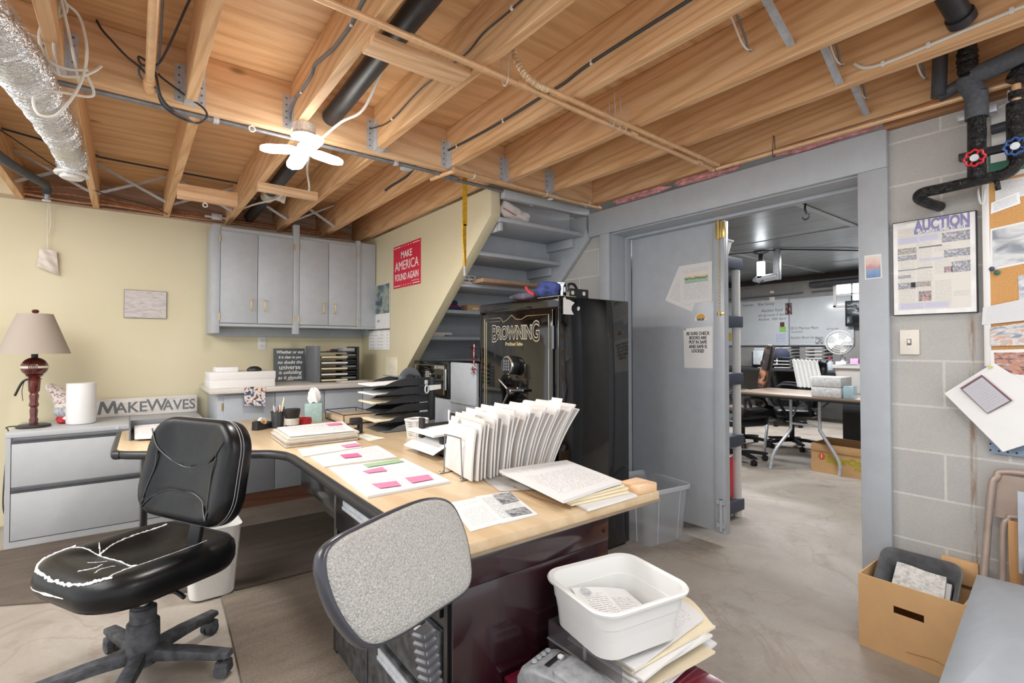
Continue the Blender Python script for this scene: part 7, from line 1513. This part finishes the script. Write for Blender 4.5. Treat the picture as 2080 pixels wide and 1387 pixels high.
t = thing('computer_monitor', 'pale back of a monitor on the far work table behind the flame chair', 'monitor', (9.2, 4.43, .901)); b = B(); b.box(9.18, 9.21, 4.22, 4.66, .96, 1.22, .006); b.box(9.21, 9.23, 4.4, 4.48, .91, 1.1); b.box(9.12, 9.3, 4.33, 4.55, .901, .912, .004); mk('housing', b, mat('pale_housing', 'c3c9cb', .5), t)
b = B(); b.box(9.178, 9.1795, 4.24, 4.36, .98, 1.2); mk('side_strip', b, BLACK, t)
t = thing('printer', 'black and white printer at the back of the far work table', 'printer', (9.7, 4.5, .901)); b = B(); b.box(9.5, 9.85, 4.3, 4.85, .901, 1.20, .02); mk('body', b, BLACK, t); b = B(); b.box(9.48, 9.80, 4.34, 4.80, 1.2005, 1.27, .015); mk('scanner_lid', b, mat('pale_housing', 'c3c9cb'), t)
t = thing('plastic_tub', 'white plastic tub on a stand behind the folding table', 'tub', (6.9, 1.8, .0))
b = B(); rings = []
for w, h, z in ((.62, .85, .72), (.70, .95, 1.04), (.76, 1.0, 1.045), (.76, 1.0, 1.075), (.68, .94, 1.075), (.60, .84, .74)): rings.append([b.bm.verts.new((6.75 + x, 1.86 + y, z)) for x, y in rrect(w, h, .08, 5)])
for r0, r1 in zip(rings, rings[1:]): b.bridge(r0, r1)
b.face(rings[0][::-1]); b.face(rings[-1]); mk('tub', b, WHITE, t, 25)
b = B(); b.box(6.45, 7.05, 1.45, 2.25, 0, .715, .004); mk('stand', b, mat('dark_laminate', '3b3c3f'), t)
t = thing('desk_pedestal', 'dark desk panel with a grey metal edge standing behind the grocery box', 'desk', (6.35, 1.7, 0)); b = B(); b.box(6.33, 6.38, 1.3, 1.85, .0, .64, .003); mk('panel', b, mat('slate_panel', '5b5f66', .5), t); b = B(); b.box(6.31, 6.33, 1.80, 1.88, .12, .66, .003); mk('metal_edge', b, STEEL, t)
b = B(); b.tube([(4.6, 1.28, .004), (4.55, 1.33, .006), (4.45, 1.36, .004)], .006, 6); one('twig', b, mat('dark_twig', '4f4336', .8), 'small dark twig lying on the concrete in the doorway', 'twig')
# ---------------------------------------------------------------- light
def area(name, p, rot, sx, sy, power, col=(1, 1, 1)):
    l = bpy.data.lights.new(name, 'AREA'); l.shape = 'RECTANGLE'; l.size = sx; l.size_y = sy; l.energy = power; l.color = col
    o = bpy.data.objects.new(name, l); C.objects.link(o); o.location = p; o.rotation_euler = rot; return o
ld = area('lamp_light', (.665, 2.53, 2.205), (0, 0, 0), .30, .30, 20, (1, .97, .93)); ld.data.shape = 'DISK'
lp = bpy.data.lights.new('lamp_glow', 'POINT'); lp.energy = 7; lp.shadow_soft_size = .10; lp.color = (1, .97, .93)
o = bpy.data.objects.new('lamp_glow', lp); C.objects.link(o); o.location = (.665, 2.53, 2.14)
# unseen fill lamps added out of frame to brighten the room
area('fill_light', (.86, -.2, 2.33), (0, 0, 0), .25, 1.2, 26)
area('fill_light', (-1.3, 2.6, 2.33), (0, R(-25), 0), 1.1, 2.6, 66)
area('fill_light', (2.16, -.3, 2.33), (0, 0, 0), .25, 1.2, 8)
# second room: fill lamps without fixtures, added under its ceiling to brighten it
area('garage_fill', (5.0, 3.6, 2.58), (0, 0, 0), .3, 1.6, 70, (.97, .98, 1))
area('garage_fill', (8.0, 3.4, 2.58), (0, 0, 0), .3, 1.6, 110, (.97, .98, 1))
area('garage_fill', (4.5, 1.5, 2.58), (0, 0, 0), .3, 1.2, 42, (.97, .98, 1))
w = bpy.data.worlds.new('ambient_fill'); bpy.context.scene.world = w; w.use_nodes = True
w.node_tree.nodes['Background'].inputs[0].default_value = (.96, .98, 1, 1); w.node_tree.nodes['Background'].inputs[1].default_value = 1.5  # uniform world light added as flat fill, entering by the unbuilt sides
# ---------------------------------------------------------------- camera
cam = bpy.data.cameras.new('camera'); co_ = bpy.data.objects.new('camera', cam); C.objects.link(co_)
cam.sensor_width = 36.; cam.lens = 36. * 1017 / 2080; cam.clip_start = .02
cam.shift_y = -(693.5 - 687.3) / 2080 * 1.0
co_.location = (0, 0, 1.28)
yaw = math.atan2(.7944, .6074) - PI / 2
co_.rotation_euler = (R(91.0), 0, yaw)
bpy.context.scene.camera = co_
vs_ = bpy.context.scene.view_settings
vs_.view_transform = 'Standard'; vs_.look = 'None'; vs_.exposure = 0.; vs_.gamma = 1.; vs_.use_curve_mapping = False
for o in bpy.data.objects:
    if '_w' in o: del o['_w']
    if o.get('kind') == 'structure' and o.type == 'EMPTY' and 'category' in o: pass
